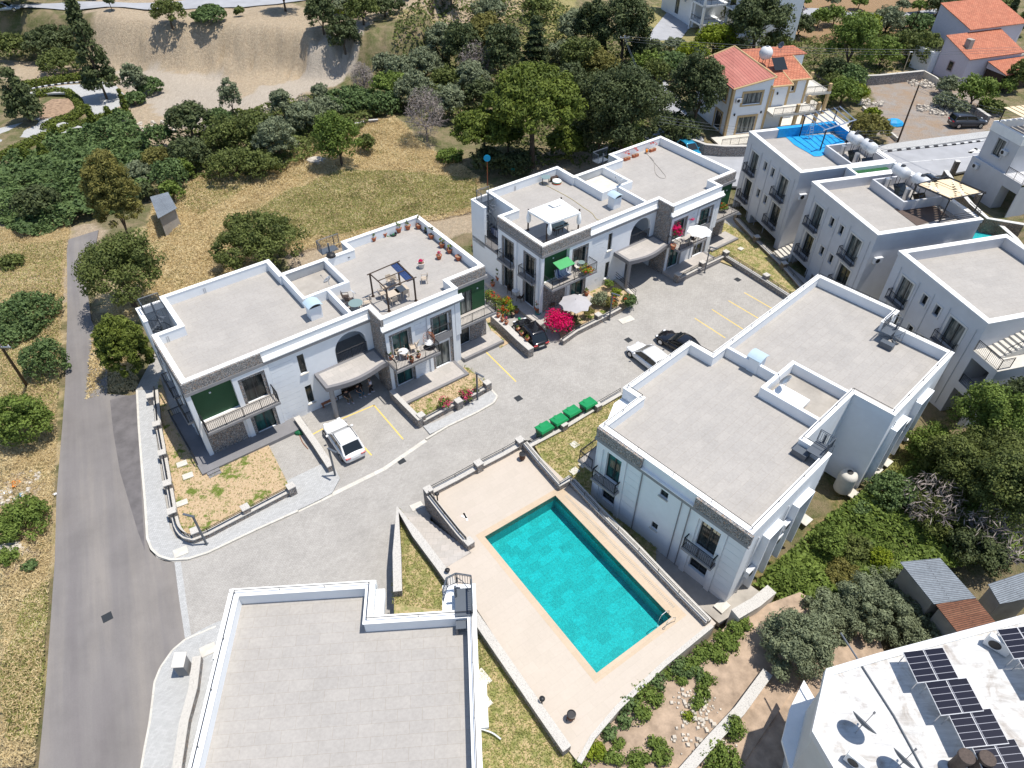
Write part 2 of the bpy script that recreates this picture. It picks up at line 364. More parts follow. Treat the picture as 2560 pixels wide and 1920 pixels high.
# ================================================================ terrain
def sm(t): t = np.clip(t, 0, 1); return t*t*(3-2*t)
def vnoise(x, y, s, seed=0):
    g = np.random.default_rng(seed).random((256, 256)); X = x/s+100; Y = y/s+100
    i = np.floor(X).astype(int); j = np.floor(Y).astype(int); a = X-i; b = Y-j; a = a*a*(3-2*a); b = b*b*(3-2*b)
    G = lambda p, q: g[p % 256, q % 256]
    return (G(i, j)*(1-a)+G(i+1, j)*a)*(1-b)+(G(i, j+1)*(1-a)+G(i+1, j+1)*a)*b
def height(x, y):
    x = np.asarray(x, float); y = np.asarray(y, float)
    yb = 121.5+2.5*np.sin(x*0.06)+np.clip((-x-70)*0.25, -2, 8)
    bank = 6.0*sm((y-yb)/7.5)*sm((-8-x)/12.0)
    hill = (6.0*sm((y-114)/34.0)+5*sm((y-150)/60))*sm((x+24)/14.0)*sm((34-x)/34.0)
    h = -0.75+bank+hill+1.2*sm((y-84)/14)*sm((x-44)/8)*0
    near = sm((y-70)/25)
    h = h+(vnoise(x, y, 7.0, 1)-0.5)*0.9*near*sm((-x+34)/20)+(vnoise(x, y, 1.7, 2)-0.5)*0.16
    rough = bank*(6.0-bank)/9.0
    h = h+rough*((vnoise(x*1.5, y*.6, 1.3, 6)-0.5)*2.6+(vnoise(x, y, 4.0, 8)-0.5)*3.0)
    return h
def H1(x, y): return float(height(np.array([x]), np.array([y]))[0])
def PT(u, v, up=0.0):
    """point on the terrain (or `up` above it) seen at (u, v)"""
    z = -0.7
    for _ in range(14):
        q = P(u, v, z+up); z = 0.5*z+0.5*H1(q.x, q.y)
    return Vector((q.x, q.y, z))
def pip(x, y, poly):
    c = np.zeros(x.shape, bool); n = len(poly)
    for i in range(n):
        x0, y0 = poly[i-1][:2]; x1, y1 = poly[i][:2]
        t = ((y0 > y) != (y1 > y)) & (x < (x1-x0)*(y-y0)/((y1-y0) or 1e-9)+x0); c ^= t
    return c
ZG = -0.75
zones = {  # photograph outlines of the ground covers, laid onto the ground plane
 'sand': [[(240, 78), (700, 88), (860, 120), (960, 140), (900, 195), (800, 230), (760, 250), (640, 262), (560, 330), (470, 385), (380, 380), (310, 310), (262, 225), (250, 160)],
          [(0, 690), (160, 668), (165, 742), (0, 765)], [(700, 640), (900, 590), (1090, 535), (1195, 520), (1200, 572), (1050, 612), (800, 690)],
          [(175, 575), (245, 555), (240, 610), (170, 640)], [(0, 1195), (90, 1190), (110, 1290), (0, 1300)], [(0, 1350), (95, 1340), (60, 1420), (0, 1420)], [(0, 150), (170, 160), (190, 215), (60, 225), (0, 200)],
          [(1180, 20), (1320, 30), (1250, 120), (1080, 130), (900, 130), (880, 60)], [(1330, 480), (1650, 420), (1500, 340), (1300, 400)]],
 'dry': [[(390, 480), (560, 420), (760, 380), (900, 310), (985, 290), (1040, 350), (1130, 400), (1200, 450), (1200, 540), (1000, 575), (850, 620), (700, 650), (400, 780), (250, 830), (220, 700), (370, 560)],
         [(0, 560), (185, 540), (180, 700), (165, 960), (140, 1250), (130, 1560), (98, 1920), (0, 1920)], [(0, 35), (260, 20), (700, 30), (860, 60), (700, 85), (250, 75), (120, 60), (0, 110)],
         [(880, 60), (1330, 0), (1380, 60), (1200, 150), (900, 150)], [(2100, 165), (2300, 160), (2300, 185), (2150, 190)]],
 'green': [[(700, 490), (840, 430), (1000, 430), (1190, 450), (1195, 525), (1000, 562), (800, 600), (640, 640), (520, 600)], [(1610, 20), (1700, 50), (1790, 120), (1760, 175), (1640, 165), (1590, 90)],
           [(1340, 30), (1440, 50), (1420, 140), (1300, 150)], [(0, 640), (120, 600), (170, 660), (0, 690)]],
 'lot': [[(2165, 200), (2310, 172), (2420, 215), (2500, 290), (2480, 345), (2235, 378), (2180, 330)]],
 'orange': [[(1990, -20), (2300, -20), (2350, 28), (2200, 32), (2000, 22)], [(1900, 60), (2400, 52), (2420, 110), (2200, 120), (1950, 100)]],
 'track': [[(560, 262), (780, 185), (930, 150), (960, 145), (900, 200), (790, 232), (640, 290), (500, 330), (430, 300), (330, 240), (270, 180), (300, 175), (560, 190)]],
 'yard': [[(1830, 1500), (2360, 1040), (2440, 1100), (2100, 1500), (1900, 1700)]],
}
def make_terrain():
    nx, ny = 520, 520
    t = np.linspace(-1, 1, nx); X = 8+ (t*120 + np.sign(t)*np.abs(t)**6*900)
    s = np.linspace(0, 1, ny); Y = -12+s*175+s**8*1100
    gx, gy = np.meshgrid(X, Y); x = gx.ravel(); y = gy.ravel(); z = height(x, y)
    core = [P(u, v, STR)[:2] for u, v in [(345, 990), (352, 1160), (372, 1370), (440, 1400), (463, 1590), (395, 1700), (372, 1905), (1200, 2300), (1460, 1880), (1790, 1560), (1900, 1600), (2330, 1080), (2560, 800), (2560, 380), (1900, 330), (1650, 345), (1400, 425), (1200, 490), (1190, 600), (1050, 560), (840, 610), (670, 665), (350, 780), (330, 860)]]
    ins = pip(x, y, core); z = np.where(ins, z-0.25, z)
    # the pool basin and everything under the raised deck
    pl = [P(u, v, 0.9)[:2] for u, v in [(1200, 1339), (1391, 1225), (1690, 1543), (1489, 1700)]]
    z = np.where(pip(x, y, [(q[0], q[1]) for q in pl]), -2.4, z)
    jx = x+(vnoise(x, y, 1.1, 3)-.5)*1.6+(vnoise(x, y, 3.3, 4)-.5)*2.2; jy = y+(vnoise(x, y, 1.2, 5)-.5)*1.6+(vnoise(x, y, 3.1, 6)-.5)*2.2
    M = {}
    for k, L in zones.items():
        a = np.zeros(x.shape)
        for poly in L:
            q = [P(u, v, ZG)[:2] for u, v in poly]; a = np.maximum(a, pip(jx, jy, q)*1.0)
        M[k] = a
    me = bpy.data.meshes.new('terrain'); vs = np.stack([x, y, z], 1).astype(np.float32)
    me.vertices.add(len(vs)); me.vertices.foreach_set('co', vs.ravel())
    i, j = np.meshgrid(np.arange(nx-1), np.arange(ny-1)); a = (j*nx+i).ravel(); q = np.stack([a, a+1, a+nx+1, a+nx], 1)
    me.loops.add(q.size); me.loops.foreach_set('vertex_index', q.ravel().astype(np.int32)); me.polygons.add(len(q))
    me.polygons.foreach_set('loop_start', np.arange(0, q.size, 4, dtype=np.int32)); me.polygons.foreach_set('loop_total', np.full(len(q), 4, np.int32))
    for nm, (r, g, b) in {'zone_a': ('sand', 'dry', 'green'), 'zone_b': ('lot', 'orange', 'track'), 'zone_c': ('yard', 'yard', 'yard')}.items():
        at = me.color_attributes.new(nm, 'FLOAT_COLOR', 'POINT'); c = np.stack([M[r], M[g], M[b], np.ones_like(x)], 1).astype(np.float32); at.data.foreach_set('color', c.ravel())
    me.update(); me.shade_smooth(); o = bpy.data.objects.new('terrain', me); col.objects.link(o); struct(o); me.materials.append(MATS['terrain']); return o
m = NT('terrain', 0.95, 0.1); co = m.coord(1.0, True)
def att(nm):
    a = m.n('Attribute', attribute_name=nm); s_ = m.n('SeparateColor'); m.l(a.outputs['Color'], s_.inputs[0]); return s_.outputs
A_, B_, C_ = att('zone_a'), att('zone_b'), att('zone_c')
n1 = m.noise(co, 0.45, 8.0, 0.68, 0.4); n2 = m.noise(co, 2.6, 8.0, 0.75); n3 = m.noise(co, 9.0, 4.0, 0.8); n4 = m.noise(m.coord((3.0, 0.7, 1.0), True), 1.4, 5.0, 0.7, 0.8)
wild = m.mix(m.ramp(n1, [(0.38, 0), (0.6, 1)]), (0.33, 0.26, 0.16), (0.14, 0.155, 0.06))
wild = m.mix(m.ramp(n2, [(0.48, 0), (0.66, 0.6)]), wild, (0.33, 0.26, 0.16))
dry = m.mix(m.ramp(n2, [(0.3, 0), (0.7, 1)]), (0.44, 0.33, 0.17), (0.66, 0.54, 0.34))
dry = m.mix(m.ramp(n1, [(0.47, 0), (0.62, 0.75)]), dry, (0.26, 0.255, 0.09))
sand = m.mix(m.ramp(n2, [(0.3, 0), (0.7, 1)]), (0.36, 0.27, 0.185), (0.66, 0.54, 0.38))
sand = m.mix(m.ramp(n4, [(0.45, 0), (0.65, 0.7)]), sand, (0.42, 0.35, 0.26))
trk = m.mix(m.ramp(n4, [(0.3, 0), (0.7, 1)]), (0.46, 0.39, 0.31), (0.60, 0.53, 0.44))
grn = m.mix(m.ramp(n2, [(0.3, 0), (0.7, 1)]), (0.13, 0.16, 0.03), (0.30, 0.29, 0.09))
lot = m.mix(m.ramp(n1, [(0.35, 0), (0.65, 1)]), (0.42, 0.31, 0.22), (0.40, 0.37, 0.34))
org = m.mix(m.ramp(n2, [(0.35, 0), (0.65, 1)]), (0.40, 0.24, 0.13), (0.34, 0.25, 0.15))
yrd = m.mix(m.ramp(n2, [(0.42, 0), (0.6, 1)]), (0.38, 0.29, 0.15), (0.10, 0.14, 0.03))
c = wild
for f_, k_ in ((A_[1], dry), (A_[2], m.mix(0.55, dry, grn)), (A_[0], sand), (B_[2], trk), (B_[0], lot), (B_[1], org), (C_[0], yrd)): c = m.mix(f_, c, k_)
c = m.mix(0.4, c, m.ramp(n3, [(0.3, 0.45), (0.62, 1.1)]), 'MULTIPLY')
m.base(c); m.bump(m.math('ADD', n2, n3), 0.9, 0.25)
terrain = make_terrain()

# ================================================================ sheets of ground
def sheet(name, pts, z, mat, thick=0.35, holes=(), st=True):
    q = [(a.x, a.y) for a in PL(pts, z)]; hs = [[(a[0], a[1]) for a in h] for h in holes]
    o = MB().prism(q, z-thick, z, hs).build(name, mat)
    return struct(o) if st else o
CL = [(340, 972), (345, 1070), (352, 1160), (360, 1250), (366, 1350), (375, 1378), (392, 1395), (412, 1403), (436, 1406)]
asphalt_pts = [(166, 600), (246, 575), (238, 620), (215, 700), (228, 800), (268, 880), (268, 985), (342, 990)]+CL[1:]+[(448, 1500), (463, 1598), (430, 1625), (400, 1668), (386, 1700), (375, 1800), (362, 1865), (352, 1925), (340, 2040), (80, 2060), (96, 1920), (112, 1750), (126, 1560), (137, 1400), (141, 1240), (156, 1060), (163, 960), (168, 800), (168, 690)]
sheet('road', asphalt_pts, STR-0.004, 'asphalt', 0.12)
sheet('road_patch', [(275, 1000), (342, 985), (346, 1100), (354, 1240), (362, 1375), (345, 1330), (300, 1180), (283, 1080)], STR, 'asphalt_dark', 0.05)
street_pts = [(436, 1406), (448, 1500), (463, 1598), (430, 1625), (386, 1700), (362, 1860), (340, 2040), (1250, 2040), (1240, 1500), (1105, 1470), (1075, 1300), (1085, 1240), (1310, 1100), (1560, 1120), (2100, 760), (1965, 660), (1810, 520), (1700, 480), (1250, 560), (1190, 700), (1030, 640), (700, 700), (400, 860), (340, 972), (366, 1350), (392, 1395)]
sheet('street_paving', street_pts, STR, 'street_pavers', 0.4)
sheet('street_edge_band', [(436, 1404), (452, 1404), (478, 1590), (463, 1600), (448, 1500)], STR+0.004, 'sidewalk_pavers', 0.05)
# sidewalks, raised with a kerb
SW = 0.12
sw1 = [(340, 975), (345, 1070), (352, 1160), (360, 1250), (366, 1345), (376, 1372), (395, 1391), (425, 1400), (470, 1398), (520, 1382), (640, 1325), (800, 1248), (830, 1232), (850, 1195), (826, 1150), (740, 1190), (600, 1262), (470, 1352), (440, 1345), (425, 1320), (405, 1200), (390, 1090), (380, 975)]
sheet('sidewalk', sw1, STR+SW, 'sidewalk_pavers', 0.3)
sw2 = [(1058, 1065), (1100, 1050), (1170, 1012), (1225, 975), (1243, 990), (1236, 1005), (1190, 1030), (1120, 1062), (1075, 1085)]
sheet('sidewalk', sw2, STR+SW, 'sidewalk_pavers', 0.3)
sw3 = [(462, 1598), (505, 1572), (620, 1520), (640, 1600), (560, 2040), (340, 2040), (355, 1925), (365, 1860), (377, 1800), (388, 1705), (402, 1668), (432, 1625)]
sheet('sidewalk', sw3, STR+SW, 'sidewalk_pavers', 0.3)
def kerb(name, pts, z0, z1, wd, mat='pale_concrete', seg=None):
    q = PL(pts, z1); mb = MB()
    for a, b in zip(q[:-1], q[1:]):
        d = b-a; L = d.length; k = max(1, round(L/(seg or 0.9))); n = Vector((-d.y, d.x, 0)).normalized()*wd/2
        for i in range(k):
            s0 = a+d*(i/k); s1 = a+d*((i+1)/k-0.012/max(L/k, .1)*0.6/1.0*(1/k))
            mb.prism([(s0-n)[:2], (s1-n)[:2], (s1+n)[:2], (s0+n)[:2]], z0, z1)
    return struct(mb.build(name, mat, bev=0.012))
kerb('kerb', [(342, 975), (347, 1070), (354, 1160), (362, 1250), (368, 1345), (378, 1371), (397, 1389), (426, 1398), (470, 1396), (520, 1380), (640, 1323), (745, 1276)], STR-0.2, STR+SW+0.01, 0.16)
kerb('kerb', [(745, 1276), (830, 1236), (960, 1172), (1065, 1100)], STR-0.2, STR+0.015, 0.34)
kerb('kerb', [(1065, 1097), (1120, 1064), (1190, 1031), (1234, 1006), (1243, 990), (1228, 973)], STR-0.2, STR+SW+0.01, 0.16)
kerb('kerb', [(352, 1925), (363, 1860), (375, 1800), (386, 1705), (401, 1668), (431, 1625), (463, 1598), (540, 1565)], STR-0.2, STR+SW+0.01, 0.12)
# painted bay lines
def stripe(pts, z, wd, name='bay_line', mat='yellow_paint'):
    q = PL(pts, z); mb = MB()
    for a, b in zip(q[:-1], q[1:]):
        d = (b-a); n = Vector((-d.y, d.x, 0)).normalized()*wd/2; e = d.normalized()*wd*.5
        mb.prism([(a-n-e)[:2], (b-n+e)[:2], (b+n+e)[:2], (a+n-e)[:2]], z-0.01, z+0.0)
    return struct(mb.build(name, mat))
stripe([(781, 1086), (852, 1048), (935, 1013), (1007, 1097)], STR+0.005, 0.11)
stripe([(857, 1052), (892, 1098), (928, 1137)], STR+0.009, 0.11)
stripe([(1204, 869), (1289, 953)], STR+0.005, 0.11)
for a, b in (((1693, 853), (1722, 868)), ((1738, 796), (1812, 844)), ((1781, 774), (1856, 822)), ((1822, 752), (1898, 797)), ((1862, 732), (1930, 771))): stripe([a, b], STR+0.005, 0.10)
# gardens
def garden_mat():
    g = NT('garden_ground', 0.95, 0.1); co = g.coord(1.0, True)
    a = g.noise(co, 1.1, 6.0, 0.7); b = g.noise(co, 7.0, 6.0, 0.8)
    cc = g.mix(g.ramp(b, [(0.3, 0), (0.7, 1)]), (0.36, 0.25, 0.14), (0.58, 0.45, 0.30))
    cc = g.mix(g.ramp(a, [(0.52, 0), (0.60, 1)]), cc, (0.13, 0.17, 0.035))
    g.base(cc); g.bump(b, 0.7, 0.06)
    g = NT('garden_lawn', 0.95, 0.1); co = g.coord(1.0, True)
    a = g.noise(co, 1.6, 6.0, 0.7); b = g.noise(co, 8.0, 6.0, 0.8)
    cc = g.mix(g.ramp(b, [(0.3, 0), (0.7, 1)]), (0.34, 0.25, 0.12), (0.56, 0.45, 0.27))
    cc = g.mix(g.ramp(a, [(0.42, 0), (0.6, 1)]), cc, (0.22, 0.23, 0.08))
    g.base(cc); g.bump(b, 0.7, 0.06)
garden_mat()
WZ = STR+0.55
gA1 = [(388, 975, WZ), (396, 1065, WZ), (410, 1140, WZ), (424, 1220, WZ), (436, 1290, WZ), (450, 1328, WZ), (485, 1340, WZ), (520, 1330, WZ), (610, 1283, WZ), (728, 1222, WZ), (665, 1100), (560, 1150), (500, 1170), (420, 1010), (400, 940)]
sheet('garden_ground', gA1, STR+0.14, 'garden_ground', 0.3)
gA2 = [(1010, 1025), (1056, 1050, WZ), (1180, 985, WZ), (1222, 962, WZ), (1172, 920), (1160, 918), (1090, 955)]
sheet('garden_ground', gA2, STR+0.16, 'garden_ground', 0.3)
sheet('garden_ground', [(1215, 800), (1250, 870), (1285, 850), (1200, 770), (1180, 790)], STR+0.05, 'garden_ground', 0.2)
gB1 = [(1500, 760), (1440, 800), (1385, 860), (1400, 820), (1360, 900), (1500, 845), (1590, 780), (1590, 745), (1540, 700)]
sheet('garden_ground', [(1404, 842, WZ), (1440, 825, WZ), (1500, 795, WZ), (1552, 768, WZ), (1590, 752), (1560, 722), (1530, 695), (1480, 715), (1440, 760), (1395, 810)], STR+0.16, 'garden_ground', 0.3)
sheet('garden_lawn', [(1768, 640), (1830, 665), (1810, 640), (1960, 735), (2010, 720), (1890, 600), (1790, 545), (1790, 600)], STR+0.14, 'garden_lawn', 0.3)
DG = -0.25
gD = [(1335, 1112), (1400, 1060), (1540, 1000), (1640, 960), (1640, 1400), (1560, 1380), (1420, 1230), (1400, 1222)]
sheet('garden_lawn', gD, DG, 'garden_lawn', 0.5)
sheet('trench_path', [(1420, 1235), (1500, 1190), (1900, 1480), (1800, 1560)], DG-0.15, 'concrete', 0.4)
gC = [(1185, 1540), (1225, 1560), (1420, 1868), (1450, 1990), (1200, 2060), (1160, 1560)]
GCZ = 0.75
gT = [(1004, 1300), (1120, 1462), (1200, 1560), (1430, 1890), (1430, 2000), (1150, 2000), (1150, 1560), (985, 1540), (985, 1480)]
sheet('garden_lawn', gT, GCZ, 'garden_lawn', 1.5)
# vegetable garden below the deck
vg = [(1440, 1905), (1480, 1850), (1560, 1780), (1650, 1690), (1790, 1590), (1850, 1530), (1980, 1600), (2000, 1700), (1850, 1920), (1750, 2080), (1400, 2080), (1430, 1950)]
sheet('vegetable_bed', vg, 0.45, 'garden_soil', 1.2)
sheet('yard_ground', [(1865, 1530), (2000, 1480), (2200, 1600), (2300, 1900), (2000, 2100), (1750, 2080), (1850, 1920)], 0.3, 'garden_soil', 1.0)

# ================================================================ pool and deck
PD = 0.9
pc = [P(1214, 1339, PD), P(1489, 1686, PD), P(1676, 1543, PD), P(1391, 1238, PD)]   # left, bottom, right, top
uu = ((pc[3]-pc[0])+(pc[2]-pc[1])).normalized(); vv = Vector((-uu.y, uu.x, 0)); cc_ = sum(pc, Vector())/4
hw = ((pc[3]-pc[0]).length+(pc[2]-pc[1]).length)/4; hl = ((pc[1]-pc[0]).length+(pc[2]-pc[3]).length)/4
def PR(a, b): q = cc_+uu*a+vv*b; return (q.x, q.y)
pool_rect = [PR(-hw, -hl), PR(hw, -hl), PR(hw, hl), PR(-hw, hl)]
cop = [PR(-hw-.45, -hl-.45), PR(hw+.85, -hl-.45), PR(hw+.85, hl+.45), PR(-hw-.45, hl+.45)]
deck_pts = [(1070, 1238), (1312, 1106), (1412, 1200), (1440, 1202), (1790, 1558), (1770, 1578), (1655, 1660), (1545, 1765), (1480, 1840), (1445, 1905), (1425, 1880), (1190, 1520), (1105, 1425), (1176, 1382)]
sheet('pool_deck', deck_pts, PD, 'deck_tiles', 1.6, [cop])
o = struct(MB().prism(cop, PD-0.5, PD+0.004, [pool_rect]).build('pool_coping', 'coping_tiles'))
b = MB(); DP = 1.35
def rectz(l, z): return [(q[0], q[1], z) for q in l]
a0, a1 = rectz(pool_rect, PD-0.03), rectz(pool_rect, PD-DP)
for i in range(4): b.quad(a0[i], a1[i], a1[(i+1) % 4], a0[(i+1) % 4])
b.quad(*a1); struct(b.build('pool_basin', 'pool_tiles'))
struct(MB().quad(*rectz(pool_rect, PD-0.09)).build('pool_water', 'water_surface'))
# overflow grating let into the coping
b = MB()
for k in range(90):
    y0 = -hl+0.4+k*(2*hl-0.8)/90
    q = [cc_+uu*(hw+.5)+vv*y0, cc_+uu*(hw+.68)+vv*y0, cc_+uu*(hw+.68)+vv*(y0+.06), cc_+uu*(hw+.5)+vv*(y0+.06)]
    b.prism([p[:2] for p in q], PD+0.002, PD+0.009)
tag(b.build('overflow_grating', 'concrete', loc=None), 'slotted overflow grating along the long right edge of the big pool', 'grating')
# ================================================================ building kit
class Face:
    """a vertical wall plane in a building's own frame: origin, direction along it; outside is to the right of the direction"""
    def __init__(s, o, d): s.o = Vector((o[0], o[1], 0)); s.d = Vector((d[0], d[1], 0)).normalized(); s.n = Vector((s.d.y, -s.d.x, 0))
    def p(s, a, z, out=0.0): q = s.o+s.d*a+s.n*out; return (q.x, q.y, z)
    def box(s, mb, a0, a1, z0, z1, o0, o1):
        vs = [s.p(a, z, o) for z in (z0, z1) for a, o in ((a0, o1), (a1, o1), (a1, o0), (a0, o0))]
        mb.add(vs, [(3, 2, 1, 0), (4, 5, 6, 7), (0, 1, 5, 4), (1, 2, 6, 5), (2, 3, 7, 6), (3, 0, 4, 7)])
    def wall(s, mb, a0, a1, z0, z1, holes=(), depth=0.25, out=0.0):
        A = sorted({a0, a1}|{h[k] for h in holes for k in (0, 1)}); Z = sorted({z0, z1}|{h[k] for h in holes for k in (2, 3)})
        for i in range(len(A)-1):
            for j in range(len(Z)-1):
                ca, cz = (A[i]+A[i+1])/2, (Z[j]+Z[j+1])/2
                if any(h[0] < ca < h[1] and h[2] < cz < h[3] for h in holes): continue
                mb.quad(s.p(A[i], Z[j], out), s.p(A[i+1], Z[j], out), s.p(A[i+1], Z[j+1], out), s.p(A[i], Z[j+1], out))
        for h in holes:
            d = h[4] if len(h) > 4 else depth
            a, b, c, e = h[:4]
            for (p, q) in (((a, c), (b, c)), ((b, c), (b, e)), ((b, e), (a, e)), ((a, e), (a, c))):
                mb.quad(s.p(p[0], p[1], out), s.p(q[0], q[1], out), s.p(q[0], q[1], out-d), s.p(p[0], p[1], out-d))
def window(root, F, a0, a1, z0, z1, out=-0.18, glass='glass_teal', mull=1, name='window', sill=False, fw=0.06):
    mb = MB(); F.box(mb, a0, a1, z0, z0+fw, out, out+.06); F.box(mb, a0, a1, z1-fw, z1, out, out+.06)
    F.box(mb, a0, a0+fw, z0+fw, z1-fw, out, out+.06); F.box(mb, a1-fw, a1, z0+fw, z1-fw, out, out+.06)
    for k in range(mull):
        c = a0+(a1-a0)*(k+1)/(mull+1); F.box(mb, c-.045, c+.045, z0+fw, z1-fw, out+.002, out+.062)
    w_ = mb.build(name, 'window_frame', root)
    g = MB(); F.wall(g, a0+.01, a1-.01, z0+.01, z1-.01, out=out+.012); g.build('pane', glass, w_)
    if sill: q = MB(); F.box(q, a0-.08, a1+.08, z0-.07, z0-.003, -0.15, 0.12); q.build('sill', 'pale_concrete', w_)
    return w_
def surround(root, F, a0, a1, z0, z1, wd=0.3, out=0.12, inner=0.26, mat='white_plaster', bottom=False, stone=True):
    mb = MB(); F.box(mb, a0, a0+wd, z0, z1-wd, 0, out); F.box(mb, a1-wd, a1, z0, z1-wd, 0, out); F.box(mb, a0, a1, z1-wd, z1, 0, out)
    if bottom: F.box(mb, a0+wd, a1-wd, z0, z0+wd*.6, 0, out)
    f = mb.build('window_surround', mat, root)
    if stone:
        s_ = MB(); e = 0.045; F.box(s_, a0+wd, a0+wd+inner, z0, z1-wd-inner, 0, e); F.box(s_, a1-wd-inner, a1-wd, z0, z1-wd-inner, 0, e)
        F.box(s_, a0+wd, a1-wd, z1-wd-inner, z1-wd, 0, e); s_.build('stone_lining', 'rubble_stone', f)
    return f
def siding(root, F, a0, a1, z0, z1, n=11, out=0.03):
    mb = MB(); h = (z1-z0)/n
    for k in range(n): F.box(mb, a0, a1, z0+k*h, z0+(k+1)*h-0.02, 0, out)
    return mb.build('cladding_panel', 'white_plaster', root)
def railing(root, pts, z, h=0.95, step=0.13, name='railing', mat='black_metal', posts=1.3):
    mb = MB()
    for a, b in zip(pts[:-1], pts[1:]):
        A, B = Vector((a[0], a[1], z)), Vector((b[0], b[1], z)); L = (B-A).length; up = Vector((0, 0, h))
        mb.bar(A+up, B+up, 0.06); mb.bar(A+up*.88, B+up*.88, 0.025); mb.bar(A+Vector((0, 0, .08)), B+Vector((0, 0, .08)), 0.03)
        for k in range(max(2, int(L/step))):
            q = A+(B-A)*((k+.5)/max(2, int(L/step))); mb.tube(q+Vector((0, 0, .08)), q+up*.88, 0.014, n=4, cap=False)
        n = max(1, round(L/posts))
        for k in range(n+1): q = A+(B-A)*(k/n); mb.tube(q, q+up, 0.03, n=4)
    return mb.build(name, mat, root)
def balcony(root, F, a0, a1, z, out, h=0.95, left=True, right=True, sl=0.24, floor='balcony_tiles', hook=True, o0=0.0):
    s_ = MB(); F.box(s_, a0, a1, z-sl, z-.012, o0, out); b_ = s_.build('balcony', 'grey_band', root)
    f = MB(); F.box(f, a0+.06, a1-.06, z-.012, z, o0, out-.06); f.build('balcony_floor', floor, b_)
    pts = []
    if left: pts.append(F.p(a0+.06, z, 0.03)[:2])
    pts += [F.p(a0+.06, z, out-.07)[:2], F.p(a1-.06, z, out-.07)[:2]]
    if right: pts.append(F.p(a1-.06, z, 0.03)[:2])
    railing(b_, pts, z, h); return b_
def wall_lamp(root, F, a, z):
    mb = MB(); F.box(mb, a-.07, a+.07, z-.06, z+.06, 0.0, .05); l = mb.build('wall_lamp', 'white_metal', root); return l
def spiral_stair(root, c, z0, z1, r=0.85, a0=0.0, turn=1.35, n=17, topdir=None):
    """spiral stair: pole, treads, curved handrail, top landing"""
    mb = MB(); mb.tube((c[0], c[1], z0), (c[0], c[1], z1+1.0), 0.075, n=10); st = mb.build('stair_pole', 'grey_metal', root)
    t = MB(); h = MB(); pr = None
    for k in range(n):
        f = k/n; z = z0+(z1-z0)*(k+1)/(n+1); a = a0+turn*2*math.pi*f; b = a+turn*2*math.pi/n*0.92
        p = lambda an, rr, zz: (c[0]+rr*math.cos(an), c[1]+rr*math.sin(an), zz)
        vs = [p(a, .08, z), p(a, r, z), p(b, r, z), p(b, .08, z), p(a, .08, z-.04), p(a, r, z-.04), p(b, r, z-.04), p(b, .08, z-.04)]
        t.add(vs, [(0, 1, 2, 3), (7, 6, 5, 4), (0, 4, 5, 1), (1, 5, 6, 2), (2, 6, 7, 3), (3, 7, 4, 0)])
        q = p((a+b)/2, r-.02, z); h.tube(q, (q[0], q[1], z+.92), .012, n=4); top = Vector((q[0], q[1], z+.95))
        if pr is not None: h.tube(pr, top, .024, n=5)
        pr = top
    t.build('treads', 'grey_metal', st); h.build('handrail', 'grey_metal', st); return st
def landing(root, x0, x1, y0, y1, z, rails=()):
    mb = MB(); mb.box(x0, x1, y0, y1, z-.05, z); l = mb.build('landing', 'grey_metal', root)
    for pts in rails: railing(l, pts, z, 0.95, 0.12, mat='grey_metal')
    return l
def pipe(root, F, a, z0, z1, out=0.06, mat='grey_band', name='drainpipe'):
    mb = MB(); mb.tube(F.p(a, z0, out), F.p(a, z1, out), 0.035, n=6); return mb.build(name, mat, root)

def one(root, name, mat, F, *a): q = MB(); F.box(q, *a); return q.build(name, mat, root)
